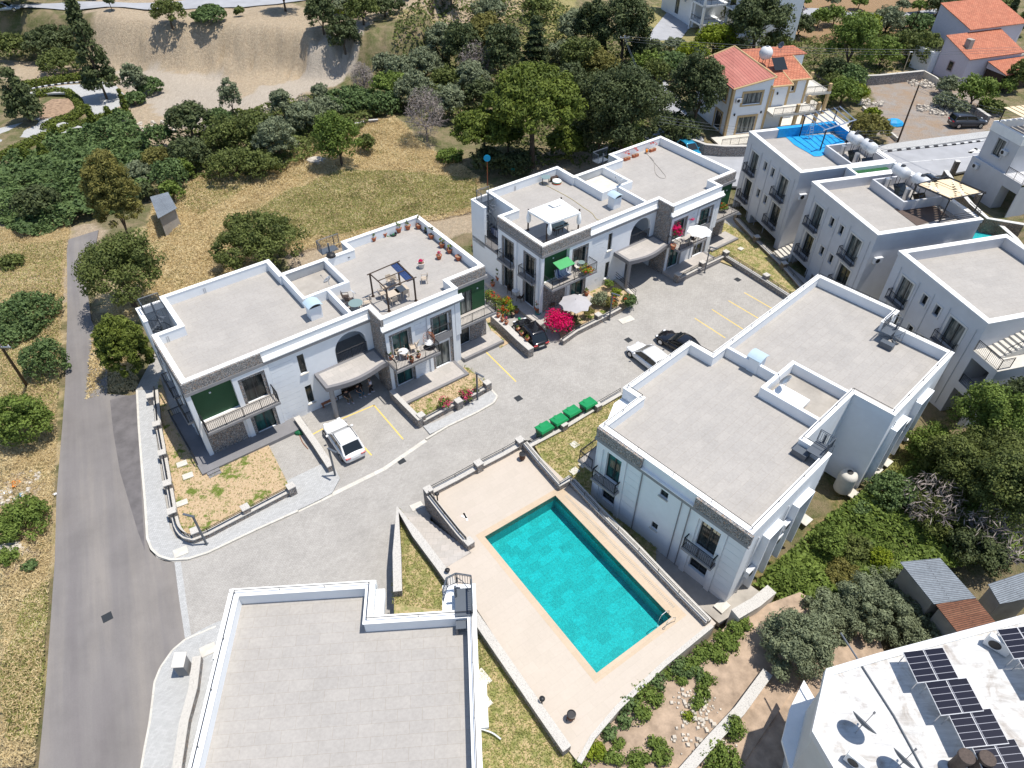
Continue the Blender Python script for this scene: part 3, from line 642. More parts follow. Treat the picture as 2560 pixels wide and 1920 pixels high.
# ================================================================ the two terraces with stone parapets (same plan)
def terrace(ox, oy, label, second):
    root = thing('apartment_house', label, 'house', (ox, oy, 0), R(37.5), 'white flat-roofed houses of the estate')
    B0 = STR-0.3; RZ = 6.3; TOP = 7.2
    FL = Face((0, 0), (1, 0)); FR = Face((14.85, -1.9), (1, 0)); FG = Face((22.1, -0.5), (1, 0)); FS = Face((14.85, 0), (0, -1)); FW = Face((0, 6.8), (0, -1))
    wl = MB()
    # front left with openings
    holes = [(0.2, 3.2, 3.0, 5.98, 0.28), (3.85, 5.45, 3.02, 5.3, 0.2), (3.85, 5.45, -.28, 2.2, .2), (8.3, 8.85, 3.6, 5.5, .2), (8.3, 8.85, .35, 2.25, .2), (11.2, 14.8, B0, 2.75, 3.6)]
    FL.wall(wl, 0, 10.9, B0, RZ, [h for h in holes if h[1] < 10.8])
    FL.wall(wl, 10.9, 14.85, B0, 3.0, [(11.2, 14.8, B0, 2.75, 3.6)])
    arch = [(11.4, 3.02)]+[(12.8-1.4*math.cos(t), 4.25+1.45*math.sin(t)) for t in np.linspace(0, math.pi, 15)]+[(14.2, 3.02)]
    outer = [(10.9, 3.0), (14.85, 3.0), (14.85, RZ), (10.9, RZ)]
    tri = tessellate_polygon([[Vector((a, z, 0)) for a, z in outer], [Vector((a, z, 0)) for a, z in arch]]); fl = outer+arch
    for t in tri:
        a, b, c = (Vector((fl[i][0], fl[i][1], 0)) for i in t)
        if (b-a).cross(c-a).z < 0: t = t[::-1]
        wl.add([FL.p(fl[i][0], fl[i][1]) for i in t], [(0, 1, 2)])
    for i in range(len(arch)):
        p, q = arch[i-1], arch[i]; wl.quad(FL.p(*p), FL.p(*q), FL.p(q[0], q[1], -.3), FL.p(p[0], p[1], -.3))
    # room behind the arch, and the car port
    wl.quad((11.0, 2.6, 3.0), (14.7, 2.6, 3.0), (14.7, 2.6, RZ), (11.0, 2.6, RZ)); wl.quad((11.0, .3, 3.0), (11.0, 2.6, 3.0), (11.0, 2.6, RZ), (11.0, .3, RZ))
    wl.quad((14.7, .3, 3.0), (14.7, 2.6, 3.0), (14.7, 2.6, RZ), (14.7, .3, RZ)); wl.quad((11.0, 3.6, B0), (14.8, 3.6, B0), (14.8, 3.6, 2.75), (11.0, 3.6, 2.75))
    # right wing
    FR.wall(wl, 0, 7.25, B0, RZ, [(.75, 2.25, 3.02, 5.15, .2), (.75, 2.25, -.28, 2.25, .2), (4.62, 6.1, 3.3, 5.2, .2), (4.62, 6.1, -.28, 2.25, .2)])
    FG.wall(wl, 0, 3.7, B0, RZ, [(1.1, 2.3, 3.02, 5.35, .1), (.2, 1.9, -.28, 2.3, .15)])
    wl.quad((22.1, -1.9, B0), (22.1, -.5, B0), (22.1, -.5, RZ), (22.1, -1.9, RZ))
    # left side and backs
    FW.wall(wl, 0, 6.8, B0, RZ, [(.95, 2.4, 3.0, 5.6, .2), (4.3, 5.75, 3.0, 5.5, .2), (.95, 2.4, -.28, 2.3, .2), (4.3, 5.75, -.28, 2.3, .2)])
    out = [(25.8, -.5), (25.8, 10.4), (17.7, 10.4), (17.7, 8.8), (11.3, 8.8), (11.3, 11.5), (2, 11.5), (2, 6.8), (0, 6.8)]
    for a, b in zip(out[:-1], out[1:]): wl.quad((a[0], a[1], B0), (b[0], b[1], B0), (b[0], b[1], RZ), (a[0], a[1], RZ))
    W = wl.build('wall', 'white_plaster', root)
    MB().quad((11.0, .3, 3.01), (14.7, .3, 3.01), (14.7, 2.6, 3.01), (11.0, 2.6, 3.01)).build('arch_floor', 'grey_band', root)
    if True:
        g = MB(); FL.box(g, 11.45, 14.15, 3.02, 3.06, -.2, -.02); g.build('arch_sill', 'grey_band', root)
        railing(root, [FL.p(11.4, 3, -.1)[:2], FL.p(14.2, 3, -.1)[:2]], 3.05, 1.0, 0.13, 'arch_railing')
    # roof floor
    fo = [(0, 0), (14.85, 0), (14.85, -1.9), (22.1, -1.9), (22.1, -.5), (25.8, -.5), (25.8, 10.4), (17.7, 10.4), (17.7, 8.8), (11.3, 8.8), (11.3, 11.5), (2, 11.5), (2, 6.8), (0, 6.8)]
    MB().prism(inset(fo, .05), RZ-.2, RZ).build('roof', 'roof_tiles', root)
    MB().ring(fo, .33, RZ-.02, TOP-.05).build('parapet', 'white_plaster', root)
    MB().ring([(q[0], q[1]) for q in inset(fo, -.03)], .39, TOP-.05, TOP).build('coping', 'white_coping', root)
    mb = MB(); mb.ring([(11.15, 4.25), (15.35, 4.25), (15.35, 8.75), (11.15, 8.75)], .28, RZ-.02, TOP-.012); mb.box(13.27, 13.53, .36, 4.24, RZ-.02, TOP-.012)
    mb.build('roof_divider', 'white_plaster', root)
    MB().box(11.5, 15.0, 4.6, 8.4, RZ+.02, RZ+.06).build('stair_roof', 'pale_concrete' if second else 'concrete', root)
    # stone parapet panels
    for a in ((FL, -.12, 5.7, 6.28, TOP-.06, 0, .14), (FG, .05, 3.72, 6.28, TOP-.06, 0, .14), (FW, 0, 6.68, 6.28, TOP-.06, 0, .12), (FR, -.1, .16, 6.2, TOP-.06, 0, .05)): one(root, 'stone_parapet', 'parapet_stone', *a)
    for a in ((FS, .05, 1.9, B0, TOP-.06, 0, .1), (FL, .1, 3.0, B0, 2.76, 0, .06), (FG, 1.95, 3.7, B0, 2.76, 0, .1), (FR, -.02, .14, B0, 5.9, 0, .05)): one(root, 'stone_facing', 'rubble_stone', *a)
    # cornices and the grey band
    for a in ((FL, -.14, 14.86, 5.98, 6.26, 0, .17), (FW, 0, 6.8, 5.98, 6.26, 0, .15), (FR, -.15, 7.6, 5.93, 6.12, 0, .28), (FG, 0.05, 3.9, 5.98, 6.27, 0, .2)): one(root, 'grey_band', 'grey_band', *a)
    for F, a, b, y in ((FL, 5.74, 14.8, .2), (FR, -.15, 7.62, .33)):
        c = MB()
        z = 6.27 if F is FL else 6.125
        pr = [(0.0, z), (y, z), (y, z+.09), (.12, z+.17), (.03, z+.42), (0.0, z+.42)]
        for i in range(1, 5): c.quad(F.p(a, pr[i][1], pr[i][0]), F.p(b, pr[i][1], pr[i][0]), F.p(b, pr[i+1][1], pr[i+1][0]), F.p(a, pr[i+1][1], pr[i+1][0]))
        for e in (a, b): c.add([F.p(e, q[1], q[0]) for q in (pr if e == b else pr[::-1])], [tuple(range(6))])
        c.build('cornice', 'white_coping', root)
    # green panels
    g = MB(); FL.wall(g, .2, 3.2, 3.0, 5.98, out=-.275); g.build('green_wall', 'green_cladding', root)
    g = MB(); FG.wall(g, 0.05, 3.68, 3.02, 5.96, [(1.1, 2.3, 3.02, 5.35, .1)], out=.012); g.build('green_wall', 'green_cladding', root)
    c = MB(); FL.box(c, -.13, .2, B0, 5.98, 0, .1); c.build('corner_pillar', 'white_plaster', root)
    wall_lamp(root, Face((0, .275), (1, 0)), 1.55, 5.25); wall_lamp(root, FG, 2.9, 5.2); wall_lamp(root, FR, 3.45, 5.3)
    # windows
    surround(root, FL, 3.2, 6.02, B0+.2, 5.97, .38); surround(root, FR, .12, 2.8, B0+.2, 5.75, .3); surround(root, FR, 4.02, 6.75, B0+.2, 5.75, .3)
    surround(root, FW, .35, 3.1, B0+.2, 5.95, .38); surround(root, FW, 3.75, 6.5, B0+.2, 5.95, .38)
    siding(root, FL, 6.06, 7.9, B0+.25, 5.95, 12); siding(root, FR, 2.84, 3.98, B0+.25, 5.88, 12)
    c = MB(); FR.box(c, 6.8, 7.32, 2.45, 5.92, 0, .12); c.build('corner_block', 'white_plaster', root)
    for a, b, z0, z1, gl, m_ in ((3.85, 5.45, 3.03, 5.3, 'glass_dark', 1), (3.85, 5.45, -.27, 2.2, 'glass_teal', 1), (8.3, 8.85, 3.6, 5.5, 'glass_dark', 0), (8.3, 8.85, .35, 2.25, 'glass_dark', 0)):
        window(root, FL, a, b, z0, z1, -.19, gl, m_, sill=(m_ == 0))
    for a, b, z0, z1, gl in ((.75, 2.25, 3.03, 5.15, 'glass_teal'), (.75, 2.25, -.27, 2.25, 'glass_teal'), (4.62, 6.1, 3.3, 5.2, 'glass_teal'), (4.62, 6.1, -.27, 2.25, 'glass_curtain' if not second else 'glass_dark')): window(root, FR, a, b, z0, z1, -.19, gl)
    window(root, FG, 1.1, 2.3, 3.03, 5.35, -.09, 'glass_curtain', 1); window(root, FG, .2, 1.9, -.27, 2.3, -.14, 'glass_dark', 1)
    for a, b in ((.95, 2.4), (4.3, 5.75)):
        window(root, FW, a, b, 3.03, 5.5, -.19, 'glass_dark'); window(root, FW, a, b, -.27, 2.3, -.19, 'glass_dark')
        balcony(root, FW, a-.35, b+.4, 3.0, .62, sl=.2)
    c = MB(); FR.box(c, 4.35, 6.35, 2.6, 3.28, 0, .13); c.build('window_apron', 'grey_band', root)
    railing(root, [FR.p(4.45, 3, .1)[:2], FR.p(6.25, 3, .1)[:2]], 3.28, .85, name='window_railing')
    balcony(root, FL, .22, 5.85, 3.05, 1.35, left=True, right=True)
    balcony(root, FR, -.05, 4.15, 3.02, 1.75)
    balcony(root, FG, 0.02, 3.9, 3.05, 1.5, left=False)
    # carport canopy with a curved front, on a round column
    cv = [(9.3, 0.0), (9.3, -2.15)]+[(9.3+5.5*t, -2.15-.45*math.sin(math.pi*min(1, t*1.1))-.12*t) for t in np.linspace(0.08, 1, 12)]+[(14.8, 0.0)]
    MB().prism(cv, 2.72, 3.14, bottom=True).build('canopy', 'grey_trim', root)
    MB().prism(inset(cv, .28), 3.13, 3.15).build('canopy_roof', 'balcony_tiles', root)
    mb = MB(); mb.tube((9.75, -1.85, B0), (9.75, -1.85, 2.75), .2, n=20); mb.build('canopy_column', 'grey_band', root, smooth=False)
    # terraces and steps
    if second:
        MB().prism([(-1.25, -1.5), (5.9, -1.5), (5.9, 0), (0, 0), (0, 9.5), (-1.25, 9.5)], B0, -.28).build('terrace', 'balcony_tiles', root)
    else:
        t = MB(); t.prism([(-1.25, -1.55), (7.3, -1.55), (7.3, 0), (0, 0), (0, 6.1), (-1.25, 6.1)], B0, -.28); T = t.build('terrace', 'grey_trim', root)
        railing(T, [(0, 6.0), (-1.2, 6.0), (-1.2, -.4)], -.28, .75, .14)
        s_ = MB()
        for k in range(4): s_.box(-.95, .0, -1.55-.28*(k+1), -1.55-.28*k, B0, -.36-.085*k)
        s_.build('steps', 'grey_trim', root)
    MB().prism([(14.9, -4.0), (21.1, -4.0), (21.1, -1.9), (14.9, -1.9)], B0, -.28).build('terrace', 'balcony_tiles', root)
    b = MB(); b.box(14.9, 21.35, -4.22, -3.98, B0, -.25); b.box(21.08, 21.35, -3.98, -1.9, B0, -.25); b.box(22.1, 26.5, -2.45, -2.2, B0, -.25); b.build('terrace_edge', 'grey_trim', root)
    MB().prism([(22.1, -2.2), (26.5, -2.2), (26.5, -.5), (22.1, -.5)], B0, -.28).build('terrace', 'balcony_tiles', root)
    # stair well on the left back corner
    s_ = MB(); s_.prism([(0, 9.1), (.28, 9.1), (.28, 11.05), (2.0, 11.05), (2.0, 11.33), (0, 11.33)], B0 if not second else 2.4, 6.95); s_.build('stairwell_wall', 'white_plaster', root)
    s_ = MB(); s_.prism([(-.02, 9.08), (.32, 9.08), (.32, 11.0), (2.0, 11.0), (2.0, 11.36), (-.02, 11.36)], 6.95, 7.0); s_.build('stairwell_coping', 'white_coping', root)
    MB().box(0, 2, 6.8, 11.3, 2.75, 3.0).build('stairwell_floor', 'grey_trim', root); MB().box(0.0, 2, 6.8, 11.3, B0, 2.74).build('stairwell_base', 'white_plaster', root)
    railing(root, [(.05, 6.85), (.05, 9.1)], 3.0, .95, name='stairwell_railing')
    spiral_stair(root, (1.1, 9.9), 3.0, 6.9, .82, R(-80), 1.1, 16); landing(root, .35, 1.95, 10.1, 11.0, 7.0, [[(.4, 10.0), (.4, 10.95), (1.9, 10.95)]])
    spiral_stair(root, (16.2, 9.7), 3.0, 6.9, .8, R(-80), 1.1, 16); landing(root, 15.5, 17.1, 9.7, 10.6, 7.0, [[(15.5, 9.7), (15.5, 10.6), (17.1, 10.6), (17.6, 10.6)]])
    # drain fittings let into the parapet
    f = MB()
    for x, y in ((5.4, 11.15), (.9, 6.45)): 
        for k in (-.07, .07): f.tube((x+k, y, RZ+.05), (x+k, y, RZ+.55), .022, n=6)
    f.build('vent_pipe', 'steel', root)
    return root
house_a = terrace(-23.27, 36.45, 'white two-storey house with terracotta pots and a dark metal pergola on its right-hand roof', False)
house_b = terrace(2.65, 54.98, 'white two-storey house with a white tented gazebo on its roof', True)

def roof_chimney(ox, oy, yaw, x, y, label, zb=6.3):
    t = thing('roof_vent_house', label, 'roof vent', (0, 0, 0), 0, 'white box chimneys on the flat roofs')
    M = Matrix.Translation((ox, oy, 0)) @ Matrix.Rotation(yaw, 4, 'Z'); q = M @ Vector((x, y, zb)); t.location = q; t.rotation_euler = (0, 0, yaw)
    mb = MB(); mb.box(-.5, .5, -.42, .42, 0, 1.15); mb.build('shaft', 'white_plaster', t)
    c = MB(); n = 8
    for k in range(n):
        a0, a1 = -1+2*k/n, -1+2*(k+1)/n; f = lambda a: 1.3+.24*(1-a*a)
        c.add([(a0*.62, -.58, f(a0)), (a1*.62, -.58, f(a1)), (a1*.62, .58, f(a1)), (a0*.62, .58, f(a0)), (a0*.62, -.58, f(a0)-.04), (a1*.62, -.58, f(a1)-.04), (a1*.62, .58, f(a1)-.04), (a0*.62, .58, f(a0)-.04)], [(0, 1, 2, 3), (7, 6, 5, 4), (0, 4, 5, 1), (2, 6, 7, 3), (1, 5, 6, 2), (3, 7, 4, 0)])
    c.build('curved_cap', 'cap_sheet', t)
    b = MB(); b.box(-.44, .44, -.38, .38, 1.15, 1.3); b.build('vent_gap', 'black_metal', t)
plain('cap_sheet', (0.42, 0.53, 0.60), 0.5, 0.03, 2.0)
roof_chimney(-23.27, 36.45, R(37.5), 11.35, 2.7, 'white box chimney with curved sheet cap left of the steel pergola')
roof_chimney(2.65, 54.98, R(37.5), 11.3, 2.6, 'white box chimney with curved sheet cap behind the tented gazebo')
roof_chimney(5.91, 32.61, R(43.47), 13.6, -3.3, 'white box chimney with curved sheet cap on the widest bare roof')

# ================================================================ the house beside the pool
def house_d():
    root = thing('apartment_house', 'white two-storey house beside the big pool, its empty roofs edged by a thin handrail', 'house', (5.91, 32.61, 0), R(43.47), 'white flat-roofed houses of the estate')
    B0 = -0.8; RZ = 6.3; TOP = 7.2
    fo = [(0, 0), (0, -11.67), (9.07, -11.67), (9.07, -9.9), (15.45, -9.9), (15.45, -12.85), (25.65, -12.85), (25.2, -7.7), (27.25, -7.7), (27.25, -.6), (11.8, -.6), (11.8, 1.45), (4.03, 1.45), (4.03, .1)]
    fo = [(0, .1), (0, -11.67), (9.07, -11.67), (9.07, -9.9), (15.45, -9.9), (15.45, -12.85), (25.2, -12.85), (25.2, -7.7), (27.25, -7.7), (27.25, -.6), (11.8, -.6), (11.8, 1.45), (4.03, 1.45), (4.03, .1)]
    F = Face((0, .1), (0, -1)); FB = Face((0, -11.67), (1, 0)); FC = Face((15.45, -12.85), (1, 0))
    wl = MB(); o_ = .1
    F.wall(wl, 0, 11.77, B0, RZ, [(.95, 2.2, 2.85, 5.5, .28), (.95, 2.1, .5, 2.05, .28), (5.45, 6.05, 4.95, 5.58, .2), (5.35, 5.85, 1.42, 2.08, .2), (8.65, 10.05, 2.85, 5.5, .28), (8.65, 9.95, .45, 2.0, .28)])
    FB.wall(wl, 0, 9.07, B0, RZ, [(2.2, 3.6, 3.2, 5.0, .25), (5.6, 7.2, 2.9, 5.0, .25), (2.2, 3.6, .2, 2.0, .25), (5.6, 7.2, -.3, 2.1, .25)])
    FC.wall(wl, 0, 9.75, B0, RZ, [(1.2, 2.8, 2.9, 5.0, .25), (5.2, 7.0, 2.9, 5.0, .25), (1.2, 2.8, -.3, 2.1, .25), (5.2, 7.0, -.3, 2.1, .25)])
    n = len(fo)
    for i in range(n):
        a, b = fo[i], fo[(i+1) % n]
        if i in (0, 1, 5): continue
        wl.quad((a[0], a[1], B0), (b[0], b[1], B0), (b[0], b[1], RZ), (a[0], a[1], RZ))
    wl.build('wall', 'white_plaster', root)
    MB().prism(inset(fo, .05), RZ-.2, RZ).build('roof', 'roof_tiles', root)
    MB().ring(fo, .33, RZ-.02, TOP-.05).build('parapet', 'white_plaster', root)
    MB().ring(inset(fo, -.03), .40, TOP-.05, TOP).build('coping', 'white_coping', root)
    mb = MB(); mb.prism([(11.2, -9.6), (11.2, -5.1), (15.5, -5.1), (15.5, -9.6), (15.22, -9.6), (15.22, -5.38), (11.48, -5.38), (11.48, -9.6)], RZ-.02, TOP-.01)
    mb.box(13.15, 13.4, -5.08, -.95, RZ-.02, TOP-.01); mb.build('roof_divider', 'white_plaster', root)
    MB().box(11.48, 15.2, -9.56, -5.4, RZ+.01, RZ+.05).build('stair_roof', 'concrete', root)
    MB().box(11.55, 13.0, -8.05, -5.75, RZ+.25, RZ+.55).build('roof_hatch', 'white_coping', root)
    # canopies and the grey band
    g = MB(); F.box(g, -.1, 11.8, 5.98, 6.24, 0, .2); F.box(g, -.1, 11.9, 5.9, 5.98, 0, .12); g.build('grey_band', 'grey_band', root)
    for a in ((-.02, 3.8), (7.95, 11.9)): one(root, 'stone_parapet', 'rubble_stone', F, a[0], a[1], 6.26, TOP-.06, 0, .2)
    c = MB(); F.box(c, 3.82, 7.93, 6.25, 6.32, 0, .22); c.build('cornice', 'white_coping', root)
    surround(root, F, .25, 2.65, B0, 5.93, .38, .12, stone=False); surround(root, F, 8.1, 10.5, B0, 5.93, .38, .12, stone=False)
    siding(root, F, 2.7, 3.85, B0, 5.9, 10); siding(root, F, 10.55, 11.75, B0, 5.9, 10)
    window(root, F, .95, 2.2, 2.86, 5.5, -.26, 'glass_teal'); window(root, F, .95, 2.1, .5, 2.05, -.26, 'glass_dark'); window(root, F, 8.65, 10.05, 2.86, 5.5, -.26, 'glass_dark'); window(root, F, 8.65, 9.95, .45, 2.0, -.26, 'glass_dark')
    window(root, F, 5.45, 6.05, 4.95, 5.58, -.18, 'glass_dark', 1, sill=True); window(root, F, 5.35, 5.85, 1.42, 2.08, -.18, 'glass_dark', 1, sill=True)
    k = MB()
    for z, h in ((5.06, .4),):
        for y in (8.83, 9.12, 9.55, 9.82): F.box(k, y-.11, y+.11, 4.85, 5.4, -.24, -.215)
    k.build('blind', 'beige_canvas', root)
    balcony(root, F, .3, 2.45, 2.66, .65, sl=.22); balcony(root, F, 8.1, 10.4, 2.66, .65, sl=.22)
    for a in (3.95, 7.1, 7.75): pipe(root, F, a, B0, 5.9)
    # side with hoods over the windows
    for FF, L in ((FB, ((2.0, 3.8, 5.05), (5.4, 7.4, 5.1))), (FC, ((1.0, 3.0, 5.1), (5.0, 7.2, 5.1)))):
        for a, b, z in L:
            h = MB(); FF.box(h, a, b, z, z+.12, 0, .45); FF.box(h, a, a+.15, -.3, z, 0, .45); FF.box(h, b-.15, b, -.3, z, 0, .45); h.build('window_hood', 'white_plaster', root)
            window(root, FF, a+.2, b-.2, 2.95, 4.98, -.2, 'glass_dark'); window(root, FF, a+.2, b-.2, -.2, 1.98, -.2, 'glass_dark')
        pipe(root, FF, 1.2, B0, 5.8, mat='white_metal'); pipe(root, FF, 4.6, B0, 5.8, mat='white_metal')
    # balcony round the far corner and the canopy stub
    FT = Face((4.03, .1), (-1, 0)); balcony(root, FT, .3, 4.3, 2.95, 1.3)
    m_ = MB(); m_.prism([(.4, .1), (4.0, .1), (4.0, 1.45), (3.2, 1.45)], 5.95, 6.2, bottom=True); m_.build('roof_canopy', 'white_plaster', root)
    # thin handrail on the parapet
    r = MB(); rp = inset(fo, .2); zr = TOP+.26
    for i in range(n):
        a, b = rp[i], rp[(i+1) % n]; r.tube((a[0], a[1], zr), (b[0], b[1], zr), .022, n=5); L = (Vector(b)-Vector(a)).length; k = max(1, round(L/2.6))
        for j in range(k): q = Vector(a)+(Vector(b)-Vector(a))*((j+.02)/k); r.tube((q.x, q.y, TOP), (q.x, q.y, zr), .02, n=5)
    r.build('parapet_rail', 'black_metal', root)
    for x, y in ((9.6, -10.8), (24.6, -8.6)):
        spiral_stair(root, (x, y), -.3, 6.9, .8, R(200), 2.2, 30)
    landing(root, 8.15, 9.5, -11.4, -10.4, 7.22, [[(9.5, -10.4), (9.5, -11.4), (8.6, -11.4)]]); landing(root, 23.6, 24.9, -8.7, -7.9, 7.22, [[(23.6, -7.9), (24.9, -7.9), (24.9, -8.7)]])
    MB().box(8.0, 8.6, -10.6, -9.6, 6.32, 6.8).build('roof_step', 'grey_metal', root); MB().box(23.0, 23.5, -9.3, -8.3, 6.32, 6.8).build('roof_step', 'grey_metal', root)
house_d()
# ================================================================ the near house at the bottom of the view
def house_c():
    root = thing('apartment_house', 'white house nearest the camera, seen almost wholly as one large bare tiled roof', 'house', (-14.89, 20.27, 0), R(4.64), 'white flat-roofed houses of the estate')
    fo = [(0, 0), (0, -16), (12.95, -16), (12.95, -2.1), (7.55, -2.1), (7.55, 0)]; B0 = -.9; RZ = 6.3; TOP = 7.2
    w_ = MB(); n = len(fo)
    for i in range(n): a, b = fo[i], fo[(i+1) % n]; w_.quad((a[0], a[1], B0), (b[0], b[1], B0), (b[0], b[1], RZ), (a[0], a[1], RZ))
    w_.build('wall', 'white_plaster', root)
    MB().prism(inset(fo, .05), RZ-.2, RZ).build('roof', 'roof_tiles', root)
    MB().ring(fo, .38, RZ-.02, TOP-.05).build('parapet', 'white_plaster', root); MB().ring(inset(fo, -.04), .48, TOP-.05, TOP).build('coping', 'white_coping', root)
    FW = Face((0, 0), (0, -1)); c = MB(); FW.box(c, -.05, 3.7, 6.1, 6.9, 0, .25); c.box(-.25, 7.6, 0, .22, 6.1, 6.9); c.build('cornice', 'white_coping', root)
    g = MB(); g.box(7.58, 8.05, -2.1, -.1, 6.0, 6.5); g.build('ledge', 'white_coping', root)
    r = MB(); rp = inset(fo, .22); zr = TOP+.24
    for i in range(n):
        a, b = rp[i], rp[(i+1) % n]; r.tube((a[0], a[1], zr), (b[0], b[1], zr), .022, n=5); L = (Vector(b)-Vector(a)).length; k = max(1, round(L/2.8))
        for j in range(k): q = Vector(a)+(Vector(b)-Vector(a))*((j+.02)/k); r.tube((q.x, q.y, TOP), (q.x, q.y, zr), .02, n=5)
    r.build('parapet_rail', 'black_metal', root)
    # balconies whose edges show past the left wall and in the notch
    b_ = MB(); b_.box(7.6, 9.0, -2.0, -.35, 2.9, 3.05); b_.box(9.0, 9.35, -2.1, -.3, 2.7, 3.06); B = b_.build('balcony', 'grey_band', root)
    railing(B, [(7.65, -.35), (9.1, -.35), (9.1, -1.3)], 3.05, 1.0, .12)
    railing(root, [(-.5, -3.8), (-.5, -8.0)], 4.5, 1.4, .16, name='balcony_railing')
    # top of the spiral stair with its platform
    m_ = MB(); m_.box(11.2, 13.0, -2.1, -.25, 5.6, 6.7); m_.build('stair_tower', 'white_plaster', root)
    spiral_stair(root, (11.95, -1.35), 3.0, 7.3, .75, R(60), 1.1, 16)
    landing(root, 11.9, 12.8, -2.5, -.9, 7.35, [[(12.8, -2.4), (12.8, -.95)], [(11.3, -1.6), (11.5, -.8), (12.0, -.55), (12.8, -.75)]])
    l = MB(); l.box(11.9, 12.8, -3.0, -2.55, 6.9, 6.95); l.box(11.9, 12.0, -3.0, -2.5, RZ, 6.9); l.box(12.7, 12.8, -3.0, -2.5, RZ, 6.9); l.build('roof_step', 'grey_metal', root)
    FE = Face((12.95, -16), (0, 1))
    h = MB(); FE.box(h, 8.6, 10.9, 5.2, 5.4, 0, .4); h.build('window_hood', 'white_coping', root)
house_c()
# ================================================================ the three-storey row on the right
def row_house(ox, oy, label, sub):
    root = thing('apartment_house', label, 'house', (ox, oy, 0), R(15.25), 'white flat-roofed houses of the estate')
    B0 = -2.2; RZ = 7.3; TOP = 8.3; x1 = 11.1; yb = -10.45
    F = Face((0, 0), (0, -1)); FF = Face((0, yb), (1, 0)); wl = MB(); V = 'villa_plaster'
    big = [(1.35, 2.85), (7.35, 9.05)]; small = [(4.1, 4.7), (5.65, 6.25)]
    hl = []
    for a, b in big: hl += [(a, b, 4.25, 6.66, .3), (a, b, .95, 3.44, .3)]
    for a, b in small: hl += [(a, b, 5.68, 6.66, .3), (a, b, 2.45, 3.44, .3)]
    if sub != 3: hl += [(.3, 3.4, B0, .05, 2.0), (4.1, 9.6, B0, .05, 2.0)]
    F.wall(wl, 0, 10.45, B0, RZ, hl); FF.wall(wl, 0, x1, B0, RZ)
    wl.quad((x1, yb, B0), (x1, 0, B0), (x1, 0, RZ), (x1, yb, RZ)); wl.quad((x1, 0, B0), (0, 0, B0), (0, 0, RZ), (x1, 0, RZ))
    wl.build('wall', V, root)
    fo = [(0, yb), (x1, yb), (x1, 0), (0, 0)]
    MB().prism(inset(fo, .05), RZ-.2, RZ).build('roof', 'roof_tiles', root)
    MB().ring(fo, .38, RZ-.02, TOP-.06).build('parapet', V, root); MB().ring(inset(fo, -.09), .5, TOP-.06, TOP).build('coping', 'white_coping', root)
    c = MB(); c.ring(inset(fo, -.07), .07, TOP-.36, TOP-.062); c.build('cornice', V, root)
    for a, b in big:
        for z0, z1, g in ((4.25, 6.66, 'glass_curtain'), (.95, 3.44, 'glass_dark')):
            window(root, F, a+.02, b-.02, z0+.01, z1-.01, -.28, g); surround(root, F, a-.16, b+.16, z0-.05, z1+.17, .16, .05, mat='cream_plaster', stone=False)
            s_ = MB(); F.box(s_, a-.45, b+.15, z0-.14, z0-.06, 0, .5); B = s_.build('balcony', 'grey_trim', root)
            railing(B, [F.p(a-.4, 0, .03)[:2], F.p(a-.4, 0, .46)[:2], F.p(b+.1, 0, .46)[:2], F.p(b+.1, 0, .03)[:2]], z0-.06, .9, .12)
    for a, b in small:
        for z0, z1 in ((5.68, 6.66), (2.45, 3.44)):
            window(root, F, a+.01, b-.01, z0+.01, z1-.01, -.28, 'glass_dark', 0); surround(root, F, a-.13, b+.13, z0-.12, z1+.13, .13, .05, mat='cream_plaster', bottom=True, stone=False)
    for a in (.9, 3.3, 5.1, 7.0, 9.9): pipe(root, F, a, B0+1.5, 7.2, .05, 'villa_plaster')
    return root
E1 = row_house(26.53, 77.85, 'grey-white three-storey house farthest back in its row, with a blue tarpaulin on the roof', 1)
E2 = row_house(29.89, 65.78, 'grey-white three-storey house, middle of its row, with a beige woven pergola on the roof', 2)
E3 = row_house(33.48, 52.97, 'grey-white three-storey house with a plain roof and an outside stair at its corner', 3)
def link_part(root, x0, x1, y0, y1, z, top):
    wl = MB(); fo = [(x0, y0), (x1, y0), (x1, y1), (x0, y1)]
    for i in range(4): a, b = fo[i], fo[(i+1) % 4]; wl.quad((a[0], a[1], -2.2), (b[0], b[1], -2.2), (b[0], b[1], z), (a[0], a[1], z))
    w_ = wl.build('stair_hall', 'villa_plaster', root); MB().prism(inset(fo, .03), z-.1, z).build('hall_roof', 'roof_tiles', w_)
    MB().ring(fo, .3, z-.02, top).build('hall_parapet', 'white_coping', w_)
link_part(E1, 5.25, 11.0, -12.4, -10.56, 6.4, 8.28)
# water-tank enclosure walls on E1 and E2, and the annexe of E3
for rt, x0, x1, y0, y1 in ((E1, 6.3, 10.7, -9.9, -5.2), (E2, 6.2, 10.7, -5.8, -.9)):
    mb = MB(); mb.ring([(x0, y0), (x1, y0), (x1, y1), (x0, y1)], .2, 7.28, 8.22 if rt is E1 else 8.24); mb.build('tank_enclosure', 'villa_plaster', rt)
mb = MB(); mb.box(5.4, 8.8, -.95+.0, -.4+.0, 7.28, 7.3); 
mb = MB(); mb.box(7.0, 10.2, -.75+.0, .0-.4, 7.3, 8.0)
b = MB(); b.box(5.6, 9.9, -12.0, -10.9, 6.4, 7.9); b.build('stair_cabin', 'villa_plaster', E1); MB().box(5.55, 9.95, -12.05, -10.85, 7.9, 7.93).build('green_roof', 'green_mat', E1)
x0 = 0
a = MB(); FX = Face((0, -10.45), (0, -1))
